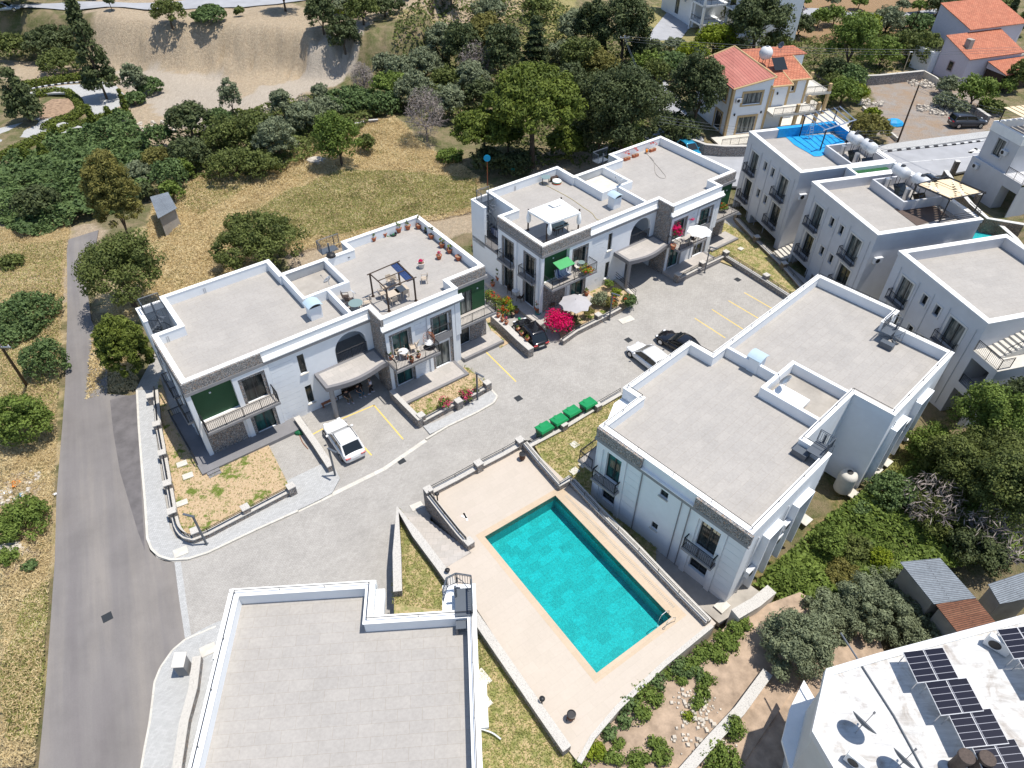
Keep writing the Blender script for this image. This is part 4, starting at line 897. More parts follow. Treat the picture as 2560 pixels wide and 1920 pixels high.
FX.wall(a, 0, 2.6, -2.2, 5.55, [(.25, 2.1, 2.5, 5.0, 2.4), (.25, 2.1, -2.2, 1.8, 2.4)]); a.box(.02, 3.8, -13.05, -12.8, -2.2, 5.55); a.box(0.02, 3.8, -12.8, -10.46, 5.35, 5.55); a.box(.02, 3.8, -12.8, -10.46, 2.2, 2.45)
a.box(3.6, 3.8, -12.8, -10.46, -2.2, 5.35); an = a.build('balcony_annexe', 'villa_plaster', E3)
MB().box(-.03, 3.85, -13.1, -10.46, 5.55, 5.6).build('annexe_floor', 'pale_concrete', an); railing(an, [(.06, -10.5), (.06, -12.95), (1.2, -12.95)], 5.6, 1.0, .14); railing(an, [(.06, -10.75), (.06, -12.6)], 2.45, .9, .12)
s_ = MB()
for k in range(14): s_.box(1.3+.42*k, 1.3+.42*(k+1), -11.9, -10.47, 5.6+.17*k-.6, 5.6+.17*(k+1))
S3 = s_.build('outside_stair', 'pale_concrete', E3)
r = MB()
for k in range(14): r.tube((1.5+.42*k, -11.85, 5.75+.17*k), (1.5+.42*k, -11.85, 6.6+.17*k), .015, n=4)
r.bar((1.5, -11.85, 6.6), (7, -11.85, 6.6+.17*13), .05); r.build('stair_railing', 'black_metal', S3)
a = MB(); a.box(4.0, 11.1, -14.4, -12.0, -2.2, 5.9); a.build('lower_wing', 'villa_plaster', E3); MB().box(3.95, 11.15, -14.45, -13.95, 5.9, 6.1).build('wing_coping', 'white_coping', E3)
# paths and ramp between the estate and the row
sheet('driveway', [(1790, 470), (1870, 520), (2050, 700), (2500, 1130), (2560, 1100), (2560, 700), (1900, 300), (1780, 330)], -1.15, 'asphalt_far', 0.6)
st = MB(); M = Matrix.Translation((29.89, 65.78, 0)) @ Matrix.Rotation(R(15.25), 4, 'Z')
for k in range(10): st.box(-1.0+.42*k, -1.0+.42*(k+1), .15, 1.95, -1.6, -.95+.15*k, M)
tag(st.build('outdoor_steps', 'pale_concrete', loc=(29.5, 67, -1)), 'pale concrete steps climbing between two grey-white three-storey houses', 'steps')
# ================================================================ garden walls with stone faces, caps, pillars and tube rails
def offs(q, w):
    """offset polyline left and right by w/2 (mitred)"""
    L, Rr = [], []
    for i, p in enumerate(q):
        d = Vector((0, 0, 0))
        if i: d += (q[i]-q[i-1]).normalized()
        if i < len(q)-1: d += (q[i+1]-q[i]).normalized()
        d.z = 0; d.normalize(); n = Vector((-d.y, d.x, 0)); L.append(p+n*w/2); Rr.append(p-n*w/2)
    return L, Rr
def strip(mb, q, w, z0, z1):
    L, Rr = offs(q, w)
    zz = lambda z, i: z[i] if isinstance(z, (list, tuple)) else z
    for i in range(len(q)-1):
        a, b, c, d = Rr[i], Rr[i+1], L[i+1], L[i]; k = (i, i+1, i+1, i)
        vs = [(p.x, p.y, zz(z0, j)) for p, j in zip((a, b, c, d), k)]+[(p.x, p.y, zz(z1, j)) for p, j in zip((a, b, c, d), k)]
        fs = [(4, 5, 6, 7), (0, 1, 5, 4), (2, 3, 7, 6)]
        if i == 0: fs.append((3, 0, 4, 7))
        if i == len(q)-2: fs.append((1, 2, 6, 5))
        mb.add(vs, fs)
def stone_wall(label, pts, z1, z0, w=0.45, pillars=(), rails=0, stone='rubble_stone', cap='wall_cap', ph=0.45, railh=0.4, zr=None, name='stone_wall', cat='wall', group='stone garden walls of the estate', roff=0.0, rmat='black_metal'):
    q = [P(u, v, z1) for u, v in pts]; base = q[0]
    t = thing(name, label, cat, (base.x, base.y, z0), 0, group)
    mb = MB(); strip(mb, q, w-.05, z0, z1-.07); mb.build('wall_body', stone, t, world=True)
    mb = MB(); strip(mb, q, w, z1-.07, z1); mb.build('wall_top', cap, t, world=True)
    for u, v in pillars:
        p = P(u, v, z1+ph); d = 0.27
        i = min(range(len(q)-1), key=lambda k: (Vector(p[:2])-Vector(((q[k]+q[k+1])/2)[:2])).length); a = (q[i+1]-q[i]); M = Matrix.Translation((p.x, p.y, 0)) @ Matrix.Rotation(math.atan2(a.y, a.x), 4, 'Z')
        mb = MB(); mb.box(-d, d, -d, d, z0, z1+ph-.08, M); pl = mb.build('pillar', stone, t, world=True)
        mb = MB(); mb.box(-d-.02, d+.02, -d-.02, d+.02, z1+ph-.08, z1+ph, M); mb.build('pillar_cap', cap, pl, world=False).parent = pl
        pl.children and None
        for c in pl.children: c.data.transform(t.matrix_basis.inverted())
    if rails:
        mb = MB(); L, Rr = offs(q, abs(roff)*2); qq = L if roff > 0 else Rr
        for k in range(rails):
            h = z1+railh*(k+1)/rails; mb.path([(p.x, p.y, h) for p in qq], .024, 6)
        for a, b in zip(qq[:-1], qq[1:]):
            n = max(1, round((b-a).length/2.0))
            for k in range(n+1): p = a+(b-a)*(k/n); mb.tube((p.x, p.y, z1-.05), (p.x, p.y, z1+railh), .022, n=5)
        mb.build('tube_railing', rmat, t, world=True)
    return t
def arc(p0, p1, p2, n=6):
    return [((1-t)**2*p0[0]+2*t*(1-t)*p1[0]+t*t*p2[0], (1-t)**2*p0[1]+2*t*(1-t)*p1[1]+t*t*p2[1]) for t in [k/n for k in range(n+1)]]
WZ = STR+0.55
# the left garden
stone_wall('long low stone wall with four pillars and tube railing beside the grey road', [(388, 975), (396, 1065), (410, 1140), (424, 1220), (436, 1290)]+arc((437, 1296), (447, 1345), (485, 1344), 6)[1:]+[(520, 1330), (610, 1283), (728, 1222)], WZ, STR-.3, .42, [(374, 988), (390, 1058), (404, 1130), (417, 1206), (428, 1276), (486, 1325), (612, 1267), (726, 1214)], 3, railh=.42)
stone_wall('bare white-capped wall left of the parked white car with red tail lights', [(741, 1041), (790, 1110), (826, 1165)], STR+.75, STR-.3, .5)
stone_wall('stone wall between the covered parking bay and the small flower garden', [(978, 975), (1012, 1010), (1050, 1048)], STR+1.0, STR-.3, .4, [(1052, 1036)], ph=.1)
stone_wall('low stone wall with railing in front of pink flowers, right of the parking bay', [(1056, 1050), (1115, 1018), (1180, 985), (1222, 962)], WZ, STR-.3, .42, [(1146, 1000), (1218, 955)], 3)
# walls of house B
stone_wall('stone wall topped with flower pots, left of the parked black hatchback', [(1232, 785), (1262, 812), (1300, 848), (1328, 872)], STR+1.0, STR-.3, .62, cap='wall_cap')
stone_wall('stone wall below the pink bougainvillea and its lamp post', [(1405, 850), (1440, 825), (1500, 795), (1550, 768)], WZ, STR-.3, .42, [(1496, 785)], 3)
stone_wall('short concrete kerb wall with curved tube railing beside the shaded carport', [(1530, 690), (1560, 715), (1588, 742)], STR+.3, STR-.3, .5, (), 3, railh=.8, stone='cream_plaster', cap='pale_concrete')
stone_wall('low stone wall with railing in front of the white balcony parasol', [(1697, 694), (1755, 664), (1810, 638)], WZ, STR-.3, .42, [(1696, 684), (1757, 654), (1816, 628)], 3)
stone_wall('long stone wall with railing behind the empty yellow parking bays', [(1818, 640), (1880, 678), (1915, 700), (1975, 738)], WZ+.05, STR-.3, .45, [(1917, 686)], 3)
stone_wall('tall brownish stone retaining wall with railing beside the shaded driveway', [(1842, 545), (1893, 600), (1960, 665), (2030, 745)], -.1, STR-1.0, .45, [(1845, 533), (1893, 590), (1962, 656)], 3, stone='brown_stone')
# pool walls
stone_wall('stone parapet with tube railing along the street edge of the pool terrace', [(1078, 1228), (1140, 1196), (1200, 1163), (1260, 1132), (1306, 1106)], PD+.42, STR-.3, .42, [(1070, 1222), (1196, 1156), (1300, 1098)], 2, roff=.12)
stone_wall('sloping-looking stone wall with handrails beside the wide steps up to the pool', [(1072, 1236), (1110, 1285), (1148, 1332), (1166, 1352)], PD+.5, STR-.3, .42, [(1172, 1352)], 3, ph=.15)
stone_wall('stone parapet with handrails between the pool terrace and the small lawn', [(1312, 1106), (1350, 1152), (1400, 1210), (1428, 1192)], PD+.55, DG-.3, .45, (), 2, roff=-.1, railh=.35)
stone_wall('long stone parapet with handrails along the shaded side of the pool terrace', [(1430, 1200), (1500, 1275), (1600, 1375), (1700, 1480), (1772, 1552)], PD+.42, DG-.5, .5, (), 2, roff=-.12, railh=.35)
stone_wall('low stone wall with railing behind the four green wheeled bins', [(1322, 1114), (1405, 1070), (1490, 1018), (1552, 982)], -.02, STR-.3, .42, [(1409, 1058), (1494, 1010)], 2, roff=.1, railh=.45)
stone_wall('broad pebble-capped wall forming a sharp point beside the pool steps', [(994, 1478), (992, 1380), (994, 1272), (1040, 1335), (1100, 1415), (1160, 1500), (1260, 1645), (1350, 1775), (1418, 1872)], PD+.55, STR-.3, .55)
stone_wall('pebble-capped wall by the roadside below the nearest house', [(492, 1640), (482, 1720), (460, 1800), (440, 1930), (430, 2000)], .1, STR-.3, .5)
stone_wall('low whitish kerb wall between the pool terrace and the vegetable bed', [(1780, 1562), (1660, 1660), (1545, 1768), (1482, 1842), (1448, 1905)], PD+.06, -.5, .3, stone='pale_concrete')
stone_wall('round-stone wall dividing the vegetable bed from the white house with solar panels', [(1920, 1680), (1850, 1775), (1780, 1850), (1710, 1930), (1660, 2010)], 1.0, -.6, .6, group=None)
stone_wall('stubby thick wall end behind the lower corner of the poolside house', [(1838, 1535), (1890, 1505), (1930, 1472)], 1.2, -.6, .7, stone='pale_concrete')
# wide steps from the street up to the terrace
a0, a1 = P(1003, 1282, STR), P(1072, 1300, STR); b0, b1 = P(1105, 1424, PD), P(1178, 1382, PD)
mb = MB(); n = 10
for k in range(n):
    z = STR+(PD-STR)*(k+1)/n; p0 = a0.lerp(b0, k/n); p1 = a1.lerp(b1, k/n)
    mb.prism([p0[:2], p1[:2], b1[:2], b0[:2]], z-.16 if k else STR-.2, z)
tag(mb.build('outdoor_steps', 'balcony_tiles', loc=tuple((a0+b0)/2)), 'wide stone steps climbing from the street to the pool terrace', 'steps')

# ================================================================ street lamps
def street_lamp(u, v, label, ang, h=3.1, first=[None]):
    b = P(u, v, STR+(SW if u < 1000 and v > 1250 else 0))
    if first[0] is None:
        t = thing('street_lamp', label, 'lamp', b, ang, 'slim grey lamp posts of the estate')
        mb = MB(); mb.box(-.055, .055, -.055, .055, 0, h); mb.build('pole', 'grey_metal', t)
        mb = MB(); mb.box(-.1, .75, -.07, .07, h, h+.07); mb.build('lamp_arm', 'grey_metal', t)
        mb = MB(); mb.box(.25, .7, -.05, .05, h-.015, h-.001); mb.build('light_strip', 'light_glass', t)
        mb = MB(); mb.box(-.12, .12, -.12, .12, 0, .03); mb.build('base_plate', 'grey_metal', t); first[0] = t
    else: dup(first[0], b, ang, label)
street_lamp(516, 1360, 'leaning-looking grey lamp post at the rounded pavement corner by the road', R(165))
street_lamp(839, 1191, 'grey lamp post at the end of the wall beside the parked white car', R(-30))
street_lamp(1194, 1002, 'grey lamp post in front of the pink flowers', R(-38))
street_lamp(1523, 800, 'grey lamp post above the pink bougainvillea wall', R(-30))
street_lamp(1761, 682, 'grey lamp post by the wall below the white balcony parasol', R(-25))
# bollard lights on the pool terrace
def bollard(u, v, z, label, first=[None]):
    p = P(u, v, z)
    if first[0] is None:
        t = thing('bollard_light', label, 'bollard light', p, 0, 'black bollard lights round the pool')
        mb = MB(); mb.tube((0, 0, 0), (0, 0, .75), .05, n=10); mb.build('post', 'black_metal', t)
        mb = MB(); mb.lathe([(.0, .72), (.16, .74), (.17, .80), (.1, .86), (.0, .88)], 16); mb.build('lamp_head', 'black_metal', t, smooth=True); first[0] = t
    else: dup(first[0], p, 0, label)
bollard(1354, 1762, PD, 'black bollard light beside the lower left wall of the pool terrace')
bollard(1120, 1442, PD, 'black bollard light at the top of the pool steps')
bollard(1094, 1252, PD, 'black bollard light at the street corner of the pool terrace')
def litter_bin(u, v, z, label, first=[None]):
    p = P(u, v, z)
    if first[0] is None:
        t = thing('litter_bin', label, 'litter bin', p, .4, 'slatted litter bins by the pool')
        mb = MB(); mb.lathe([(.17, .1), (.2, .6)], 14); mb.build('liner', 'black_metal', t)
        mb = MB()
        for k in range(12):
            a = 2*math.pi*k/12; mb.tube((.2*math.cos(a), .2*math.sin(a), .12), (.235*math.cos(a), .235*math.sin(a), .56), .022, n=4)
        mb.build('slats', 'brown_wood', t); mb = MB(); mb.lathe([(.25, .56), (.26, .62), (.21, .63), (.21, .57)], 14); mb.build('rim', 'black_metal', t)
        mb = MB()
        for s_ in (-1, 1): mb.tube((s_*.27, 0, 0), (s_*.27, 0, .45), .025, n=6)
        mb.build('stand', 'black_metal', t); first[0] = t
    else: dup(first[0], p, 1.2, label)
litter_bin(1427, 1797, PD, 'slatted litter bin on the empty lower part of the pool terrace')
litter_bin(1306, 1148, PD, 'slatted litter bin in the street corner of the pool terrace')
# pool ladder
lp = P(1657, 1562, PD); t = thing('pool_ladder', 'steel grab rails of a pool ladder at the lower right corner', 'pool ladder', lp, math.atan2(uu.y, uu.x)+R(-90))
for s_ in (-.27, .27):
    mb = MB(); mb.path([(s_, .75, 0), (s_, .7, .55), (s_, .4, .8), (s_, 0, .75), (s_, -.12, .4), (s_, -.14, -.9)][::-1], .022, 8); mb.build('rail', 'steel', t)
for k in range(3):
    mb = MB(); mb.box(-.27, .27, -.2, -.1, -.35-.3*k, -.32-.3*k); mb.build('step', 'steel', t)

# ================================================================ wheeled bins
def wheelie(u, v, z, rz, label, first=[None]):
    p = P(u, v, z)
    if first[0] is None:
        t = thing('wheeled_bin', label, 'bin', p, rz, 'green wheeled bins on the street')
        mb = MB(); mb.add([(-.5, -.36, .12), (.5, -.36, .12), (.5, .36, .12), (-.5, .36, .12), (-.6, -.46, 1.05), (.6, -.46, 1.05), (.6, .46, 1.05), (-.6, .46, 1.05)], [(3, 2, 1, 0), (4, 5, 6, 7), (0, 1, 5, 4), (1, 2, 6, 5), (2, 3, 7, 6), (3, 0, 4, 7)]); mb.build('bin_body', 'bin_green', t, bev=.03)
        mb = MB(); mb.add([(-.66, -.52, 1.06), (.66, -.52, 1.06), (.66, .52, 1.06), (-.66, .52, 1.06), (-.64, -.5, 1.12), (.64, -.5, 1.12), (.58, .42, 1.24), (-.58, .42, 1.24)], [(3, 2, 1, 0), (4, 5, 6, 7), (0, 1, 5, 4), (1, 2, 6, 5), (2, 3, 7, 6), (3, 0, 4, 7)]); mb.box(-.3, .3, -.36, .3, 1.13, 1.19); mb.box(-.1, .1, -.58, -.5, 1.04, 1.1); L = mb.build('lid', 'bin_lid_green', t, bev=.02)
        for x in (-.48, .48):
            for y in (-.32, .32): mb = MB(); mb.tube((x-.03, y, .09), (x+.03, y, .09), .09, n=12); mb.build('wheel', 'rubber', t)
        first[0] = t
    else: dup(first[0], p, rz, label)
for (u, v), lb in zip(((1360, 1092), (1396, 1072), (1428, 1051), (1468, 1031)), ('green wheeled bin at the end nearest the pool', 'second green wheeled bin from the pool', 'third green wheeled bin from the pool', 'green wheeled bin standing a little apart, farthest from the pool')):
    wheelie(u, v, STR, R(218), lb)
# manhole covers, drains and stepping slabs
def plate(u, v, z, sx, sy, rz, mat, name, label, cat, group, th=.02):
    p = P(u, v, z); mb = MB(); mb.box(-sx/2, sx/2, -sy/2, sy/2, -.02, th)
    o = mb.build(name, mat); o.location = p; o.rotation_euler = (0, 0, rz); tag(o, label, cat, group)
for u, v, z, lb in ((268, 1543, STR, 'dark square drain grate in the middle of the grey road'), (1003, 1152, STR, 'dark drain grate in the paved street below the white car'), (1296, 996, STR, 'dark drain grate in the street left of the green bins'), (1571, 850, STR, 'dark drain grate in front of the parked black coupe'), (1844, 699, STR, 'dark drain grate near the wall behind the empty bays')):
    plate(u, v, z, .6, .6, R(37), 'window_frame', 'drain_grate', lb, 'drain grate', 'square drain grates', .012)
for k, (u, v, z, sx, sy, lb) in enumerate(((1090, 1070, STR, 1.5, .9, 'pale concrete cover on the pavement before the flower garden'), (1566, 800, STR, 1.5, .8, 'pale concrete cover below the bougainvillea wall'), (1042, 1266, STR, .9, .6, 'pale square cover in the street above the pool steps'), (452, 1380, STR+SW, .9, .7, 'pale cover in the rounded pavement corner'), (520, 1625, STR+SW, .9, .7, 'pale cover in the pavement by the nearest house'),
    (455, 1160, -.42, .75, .55, 'upper stepping slab in the left garden'), (470, 1190, -.42, .75, .55, 'middle stepping slab in the left garden'), (455, 1258, -.42, .8, .5, 'lower stepping slab in the left garden'),
    (1436, 1112, DG+.03, .6, .6, 'upper stepping slab on the lawn by the bins'), (1460, 1160, DG+.03, .8, .5, 'shaded stepping slab beside the poolside house'), (1436, 1178, DG+.03, .7, .55, 'lower stepping slab on the lawn near the pool corner'), (1852, 622, STR+.2, .6, .5, 'pale slab in the narrow lawn behind the parking'),
    (1207, 1694, GCZ+.03, .6, 1.0, 'upper pale slab on the grass beside the nearest house'), (1209, 1750, GCZ+.03, .6, 1.0, 'lower pale slab on the grass beside the nearest house'),
    (2266, 1090, -.5, .9, .7, 'pale slab farthest up the grass behind the poolside house'), (2215, 1155, -.5, .9, .7, 'second pale slab behind the poolside house'), (2190, 1175, -.5, .9, .7, 'third pale slab behind the poolside house'), (2133, 1235, -.5, .9, .7, 'pale slab near the water tank'), (2013, 1300, -.5, .9, .7, 'pale slab in the grass below the wall units'), (1805, 1515, -.3, .9, .7, 'pale slab at the foot of the poolside corner'))):
    plate(u, v, z, sx, sy, R(40 if k > 7 else 30), 'pale_concrete', 'concrete_slab', lb, 'slab', 'pale concrete slabs set in the ground', .05)
# ================================================================ leaves as many small faces
def leaf_mesh(name, cen, nrm, size, var, mat, elong=1.6):
    """one small bent quad per leaf (numpy arrays of centres, normals, sizes, colour values)"""
    n = len(cen); r = nr.normal(size=(n, 3)); a = np.cross(nrm, r); a /= np.linalg.norm(a, axis=1, keepdims=True)+1e-9
    b = np.cross(nrm, a); s_ = size[:, None]
    V = np.stack([cen-a*s_*elong/2, cen+b*s_/2, cen+a*s_*elong/2, cen-b*s_/2], 1).reshape(-1, 3).astype(np.float32)
    me = bpy.data.meshes.new(name); me.vertices.add(4*n); me.vertices.foreach_set('co', V.ravel())
    me.loops.add(4*n); me.loops.foreach_set('vertex_index', np.arange(4*n, dtype=np.int32)); me.polygons.add(n)
    me.polygons.foreach_set('loop_start', np.arange(0, 4*n, 4, dtype=np.int32)); me.polygons.foreach_set('loop_total', np.full(n, 4, np.int32))
    at = me.attributes.new('var', 'FLOAT', 'POINT'); at.data.foreach_set('value', np.repeat(np.clip(var, 0, 1), 4).astype(np.float32))
    me.update(); me.materials.append(MATS[mat]); return me
def unit(n): v = nr.normal(size=(n, 3)); return v/np.linalg.norm(v, axis=1, keepdims=True)
def clumps(rx, ry, rz, nc, cr, npc, leaf, shape='round', fill=.35, up=0.0, seed_var=None):
    """clump centres spread through a lumpy ellipsoid; leaves on each clump's surface"""
    d = unit(nc); d[:, 2] = np.where(d[:, 2] < -.35, -d[:, 2], d[:, 2])
    lump = 0.82+0.36*vnoise(d[:, 0]*2.1+d[:, 2]*1.3, d[:, 1]*2.1+7, 1.0, int(nr.integers(1, 99)))
    rad = np.where(nr.random(nc) < fill, nr.uniform(.25, .8, nc), nr.uniform(.8, 1.0, nc))*lump
    c = d*rad[:, None]*np.array([rx, ry, rz])
    if shape == 'cone':
        h = nr.random(nc)**1.5; ang = nr.uniform(0, 2*np.pi, nc); q = (1-h)**.8*nr.uniform(.4, 1.0, nc)**.5
        c = np.stack([np.cos(ang)*q*rx, np.sin(ang)*q*ry, (h*2-1)*rz], 1)
    if shape == 'tier':
        k = nr.integers(0, 9, nc)/8; h = k+nr.normal(0, .015, nc); ang = nr.uniform(0, 2*np.pi, nc); q = (1.05-h)**.9*nr.uniform(.1, 1.0, nc)**.6
        c = np.stack([np.cos(ang)*q*rx, np.sin(ang)*q*ry, (h*2-1)*rz-.15*q*rz], 1)
    if shape == 'umbrella': c[:, 2] = np.abs(c[:, 2])*1.0-rz*.35*(1-np.hypot(c[:, 0]/rx, c[:, 1]/ry))*0; c[:, 2] -= .25*rz
    cv = nr.uniform(0, 1, nc); crr = cr*nr.uniform(.7, 1.3, nc)
    i = np.repeat(np.arange(nc), npc); u = unit(len(i)); u[:, 2] += up; u /= np.linalg.norm(u, axis=1, keepdims=True)
    k = crr[i, None]*nr.uniform(.55, 1.0, (len(i), 1))
    fl = np.array([1, 1, .75 if shape != 'tier' else .25]); cen = c[i]+u*k*fl
    nrm = u+nr.normal(0, .45, u.shape); nrm[:, 2] += .25; nrm /= np.linalg.norm(nrm, axis=1, keepdims=True)
    size = leaf*nr.uniform(.6, 1.4, len(i)); var = .55*cv[i]+.45*nr.random(len(i))
    return cen, nrm, size, var
KIND = {  # material, leaf size, clump radius (of crown radius), clumps per m2 of crown, leaves per m2 of clump, shape, elongation, fill
 'broad': ('leaf_mid', .20, .24, 1.0, 22, 'round', 1.5, .35), 'dark': ('leaf_dark', .20, .22, 1.1, 22, 'round', 1.8, .3), 'olive': ('leaf_olive', .15, .22, 1.0, 24, 'round', 2.2, .4),
 'pine': ('leaf_pine', .20, .17, 1.5, 26, 'umbrella', 2.4, .2), 'cypress': ('leaf_hedge', .15, .30, 1.8, 26, 'cone', 2.0, .5), 'cone': ('leaf_dark', .22, .28, 1.2, 24, 'cone', 2.0, .5), 'cedar': ('leaf_dark', .20, .20, 1.6, 22, 'tier', 2.2, .3),
 'lime': ('leaf_lime', .17, .24, 1.1, 24, 'round', 1.6, .35), 'bright': ('leaf_bright', .20, .24, 1.1, 22, 'round', 1.5, .35), 'ivy': ('leaf_ivy', .24, .20, 1.2, 18, 'round', 1.2, .2),
 'brownish': ('leaf_brownish', .16, .22, 1.2, 24, 'round', 2.4, .35), 'willow': ('leaf_hedge', .16, .20, 1.4, 30, 'round', 3.0, .3)}
def limb_mesh(hc, rx, rz, tr, nl=5, twig=0, top=.55):
    mb = MB(); hb = max(.3, hc-rz*.5); lean = rnd.uniform(-.08, .08)*hc
    mb.tube((0, 0, -.4), (lean*.5, 0, hb*.5), tr*1.15, tr*.9, 9); mb.tube((lean*.5, 0, hb*.5), (lean, 0, hb), tr*.9, tr*.7, 9)
    for k in range(nl):
        a = 2*math.pi*(k+rnd.random()*.6)/nl; e = (lean+math.cos(a)*rx*rnd.uniform(.4, .75), math.sin(a)*rx*rnd.uniform(.4, .75), hc+rz*rnd.uniform(0, top))
        m_ = tuple(lean*(1-t)*(i == 0)+e[i]*t*.9+(hb*(1-t) if i == 2 else 0)+(rnd.uniform(-.1, .1)*rx if i < 2 else .1*rz) for i, t in ((0, .45), (1, .45), (2, .45)))
        mb.tube((lean, 0, hb*.9), m_, tr*.5, tr*.35, 6); mb.tube(m_, e, tr*.35, tr*.08, 5)
        for j in range(2): q = tuple(m_[i]+rnd.uniform(-.35, .35)*rx*(1 if i < 2 else .8)+(.2*rz if i == 2 else 0) for i in range(3)); mb.tube(m_, q, tr*.25, tr*.05, 5)
    return mb
N_LEAF = [0]
def tree(u, v, w, h, kind, label, clear=.35, z=None, cat='tree', name=None, group=None, dens=1.0, trunk=True, solidz=None):
    """crown centred at (u, v) in the photograph, w by h of its pixels; stands on the ground below"""
    z0 = -.7
    for _ in range(6):
        hc = 0
        q = P(u, v, z0+1.5); z0 = z if z is not None else H1(q.x, q.y)
    for _ in range(5):
        s_ = pxm(u, v, z0+hc if hc else z0+2); r = w/2/s_; d = ray(u, v); d.normalize(); sn, cs = -d.z, math.sqrt(1-d.z*d.z)
        H_ = h/2/s_; rz = math.sqrt(max((H_*H_-(r*sn)**2)/(cs*cs), (.45*r)**2)); rz = min(rz, 3.2*r); hc = rz*(1+clear)
        q = P(u, v, z0+hc)
        if z is None: z0 = H1(q.x, q.y)
    mt, lf, cr, nc, nl, shape, el, fill = KIND[kind]
    dist = FPX/s_; lf *= .66*max(.75, min(2.0, dist/62.0))
    area = 4*math.pi*((r*r)**1.6*.333+2*(r*rz)**1.6*.333)**(1/1.6)
    CR = max(cr*min(r, rz*1.2), .28); n1 = int(max(9, min(300, area/(CR*CR)*.42*nc))); n2 = int(max(14, min(330, 4*math.pi*CR*CR*.8/(lf*lf)*.42*dens)))
    cen, nrm, size, var = clumps(max(r-CR*.6, r*.5), max(r-CR*.6, r*.5), max(rz-CR*.5, rz*.5), n1, CR, n2, lf, shape, fill)
    N_LEAF[0] += len(cen)
    nm = name or {'pine': 'pine_tree', 'cypress': 'cypress_tree', 'cone': 'conifer_tree', 'cedar': 'cedar_tree', 'olive': 'olive_tree'}.get(kind, 'tree' if trunk else 'shrub')
    t = thing(nm, label, cat if trunk else 'shrub' if cat == 'tree' else cat, (q.x, q.y, z0), rnd.uniform(0, 6), group)
    me = leaf_mesh('crown', cen+np.array([0, 0, hc]), nrm, size, var, mt, el); o = bpy.data.objects.new('crown', me); col.objects.link(o); o.parent = t
    if trunk: limb_mesh(hc, r, rz, max(.07, min(.35, r*.06)), 6 if r > 3 else 4).build('trunk', 'bark', t)
    return t
def bare_tree(u, v, w, h, label, z=None, mat='dead_wood', dense=1.0, name='bare_tree'):
    q = P(u, v, 3.0); z0 = H1(q.x, q.y) if z is None else z; s_ = pxm(u, v, z0+2); r = w/2/s_; rz = max(h/2/s_*.95, r*.7); hc = rz*1.2; q = P(u, v, z0+hc)
    t = thing(name, label, 'tree', (q.x, q.y, z0), 0)
    mb = MB(); tr = .14
    def grow(p, d, L, rad, lv):
        e = p+d*L; mb.tube(p, e, rad, rad*.65, 6 if lv < 2 else 4, False)
        if lv >= 4: return
        for k in range(3 if lv else 5):
            nd = (d+Vector((rnd.gauss(0, .6), rnd.gauss(0, .6), rnd.gauss(.12, .35)))).normalized(); grow(e if k else p+d*L*.7, nd, L*rnd.uniform(.6, .85), rad*.62, lv+1)
    grow(Vector((0, 0, -.2)), Vector((.03, 0, 1)), hc*.55, tr, 0); mb.build('branches', mat, t)
    n = int(2600*dense); d = unit(n); c = d*nr.uniform(.3, 1, (n, 1))**.5*np.array([r, r, rz])+np.array([0, 0, hc]); nn = unit(n)
    me = leaf_mesh('twigs', c, nn, np.full(n, .035)*max(1, 60/ (FPX/s_))*1.6, nr.random(n), 'leaf_twig', 9.0); o = bpy.data.objects.new('twigs', me); col.objects.link(o); o.parent = t
    return t
T = tree
# --- top left, round the far parking place
T(212, 100, 95, 215, 'cone', 'tall dark conifer with a pointed top beside the sandy bank')
T(60, 75, 130, 80, 'dark', 'dark broad shrub at the far left below the road', trunk=False, clear=-.2); T(130, 110, 140, 90, 'dark', 'dark shrub left of the tall conifer', trunk=False, clear=-.2); T(28, 118, 90, 80, 'broad', 'green shrub at the left edge above the hedge', trunk=False, clear=-.2)
T(150, 158, 120, 70, 'broad', 'rounded green shrub between the tall conifer and the hedge', trunk=False, clear=-.2); T(70, 50, 90, 50, 'olive', 'greyish shrub topping the far left thicket', trunk=False, clear=-.2)
T(38, 225, 100, 115, 'cone', 'blue-green conifer at the left edge beside the oval hedge')
T(335, 200, 66, 80, 'olive', 'grey-green olive on the edge of the sandy lot', clear=0); T(372, 218, 70, 48, 'ivy', 'leafy green shrub right of the olive on the sandy lot', trunk=False, clear=-.3); T(336, 247, 60, 36, 'ivy', 'low leafy shrub below the olive on the sandy lot', trunk=False, clear=-.3)
T(306, 252, 20, 84, 'cypress', 'narrow leaning cypress at the corner of the far parking place', clear=0)
T(228, 292, 34, 62, 'cypress', 'small pointed cypress below the oval hedge', clear=0); T(272, 288, 34, 46, 'cypress', 'small pointed cypress right of the paved far parking place', clear=0)
T(142, 335, 34, 52, 'cypress', 'yellowish cypress at the lower hedge', clear=0); T(104, 375, 34, 44, 'cypress', 'small yellowish cypress farther down the lower hedge', clear=0); T(62, 385, 36, 40, 'cypress', 'low yellowish cypress near the striped bays', clear=0)
T(415, 15, 90, 66, 'broad', 'dark tree overhanging the far road', clear=.3); T(272, 2, 26, 30, 'dark', 'little tree on the edge of the far road', clear=.5)
T(525, 40, 90, 40, 'ivy', 'grey-green shrub below the far road', trunk=False, clear=-.2); T(597, 30, 28, 26, 'broad', 'small green bush near the bend of the far road', trunk=False, clear=-.2); T(268, 78, 34, 32, 'broad', 'small bush on the top of the sandy bank', trunk=False, clear=-.2)
T(722, 68, 92, 105, 'broad', 'round green tree alone on the edge of the sandy bank', clear=-.05)
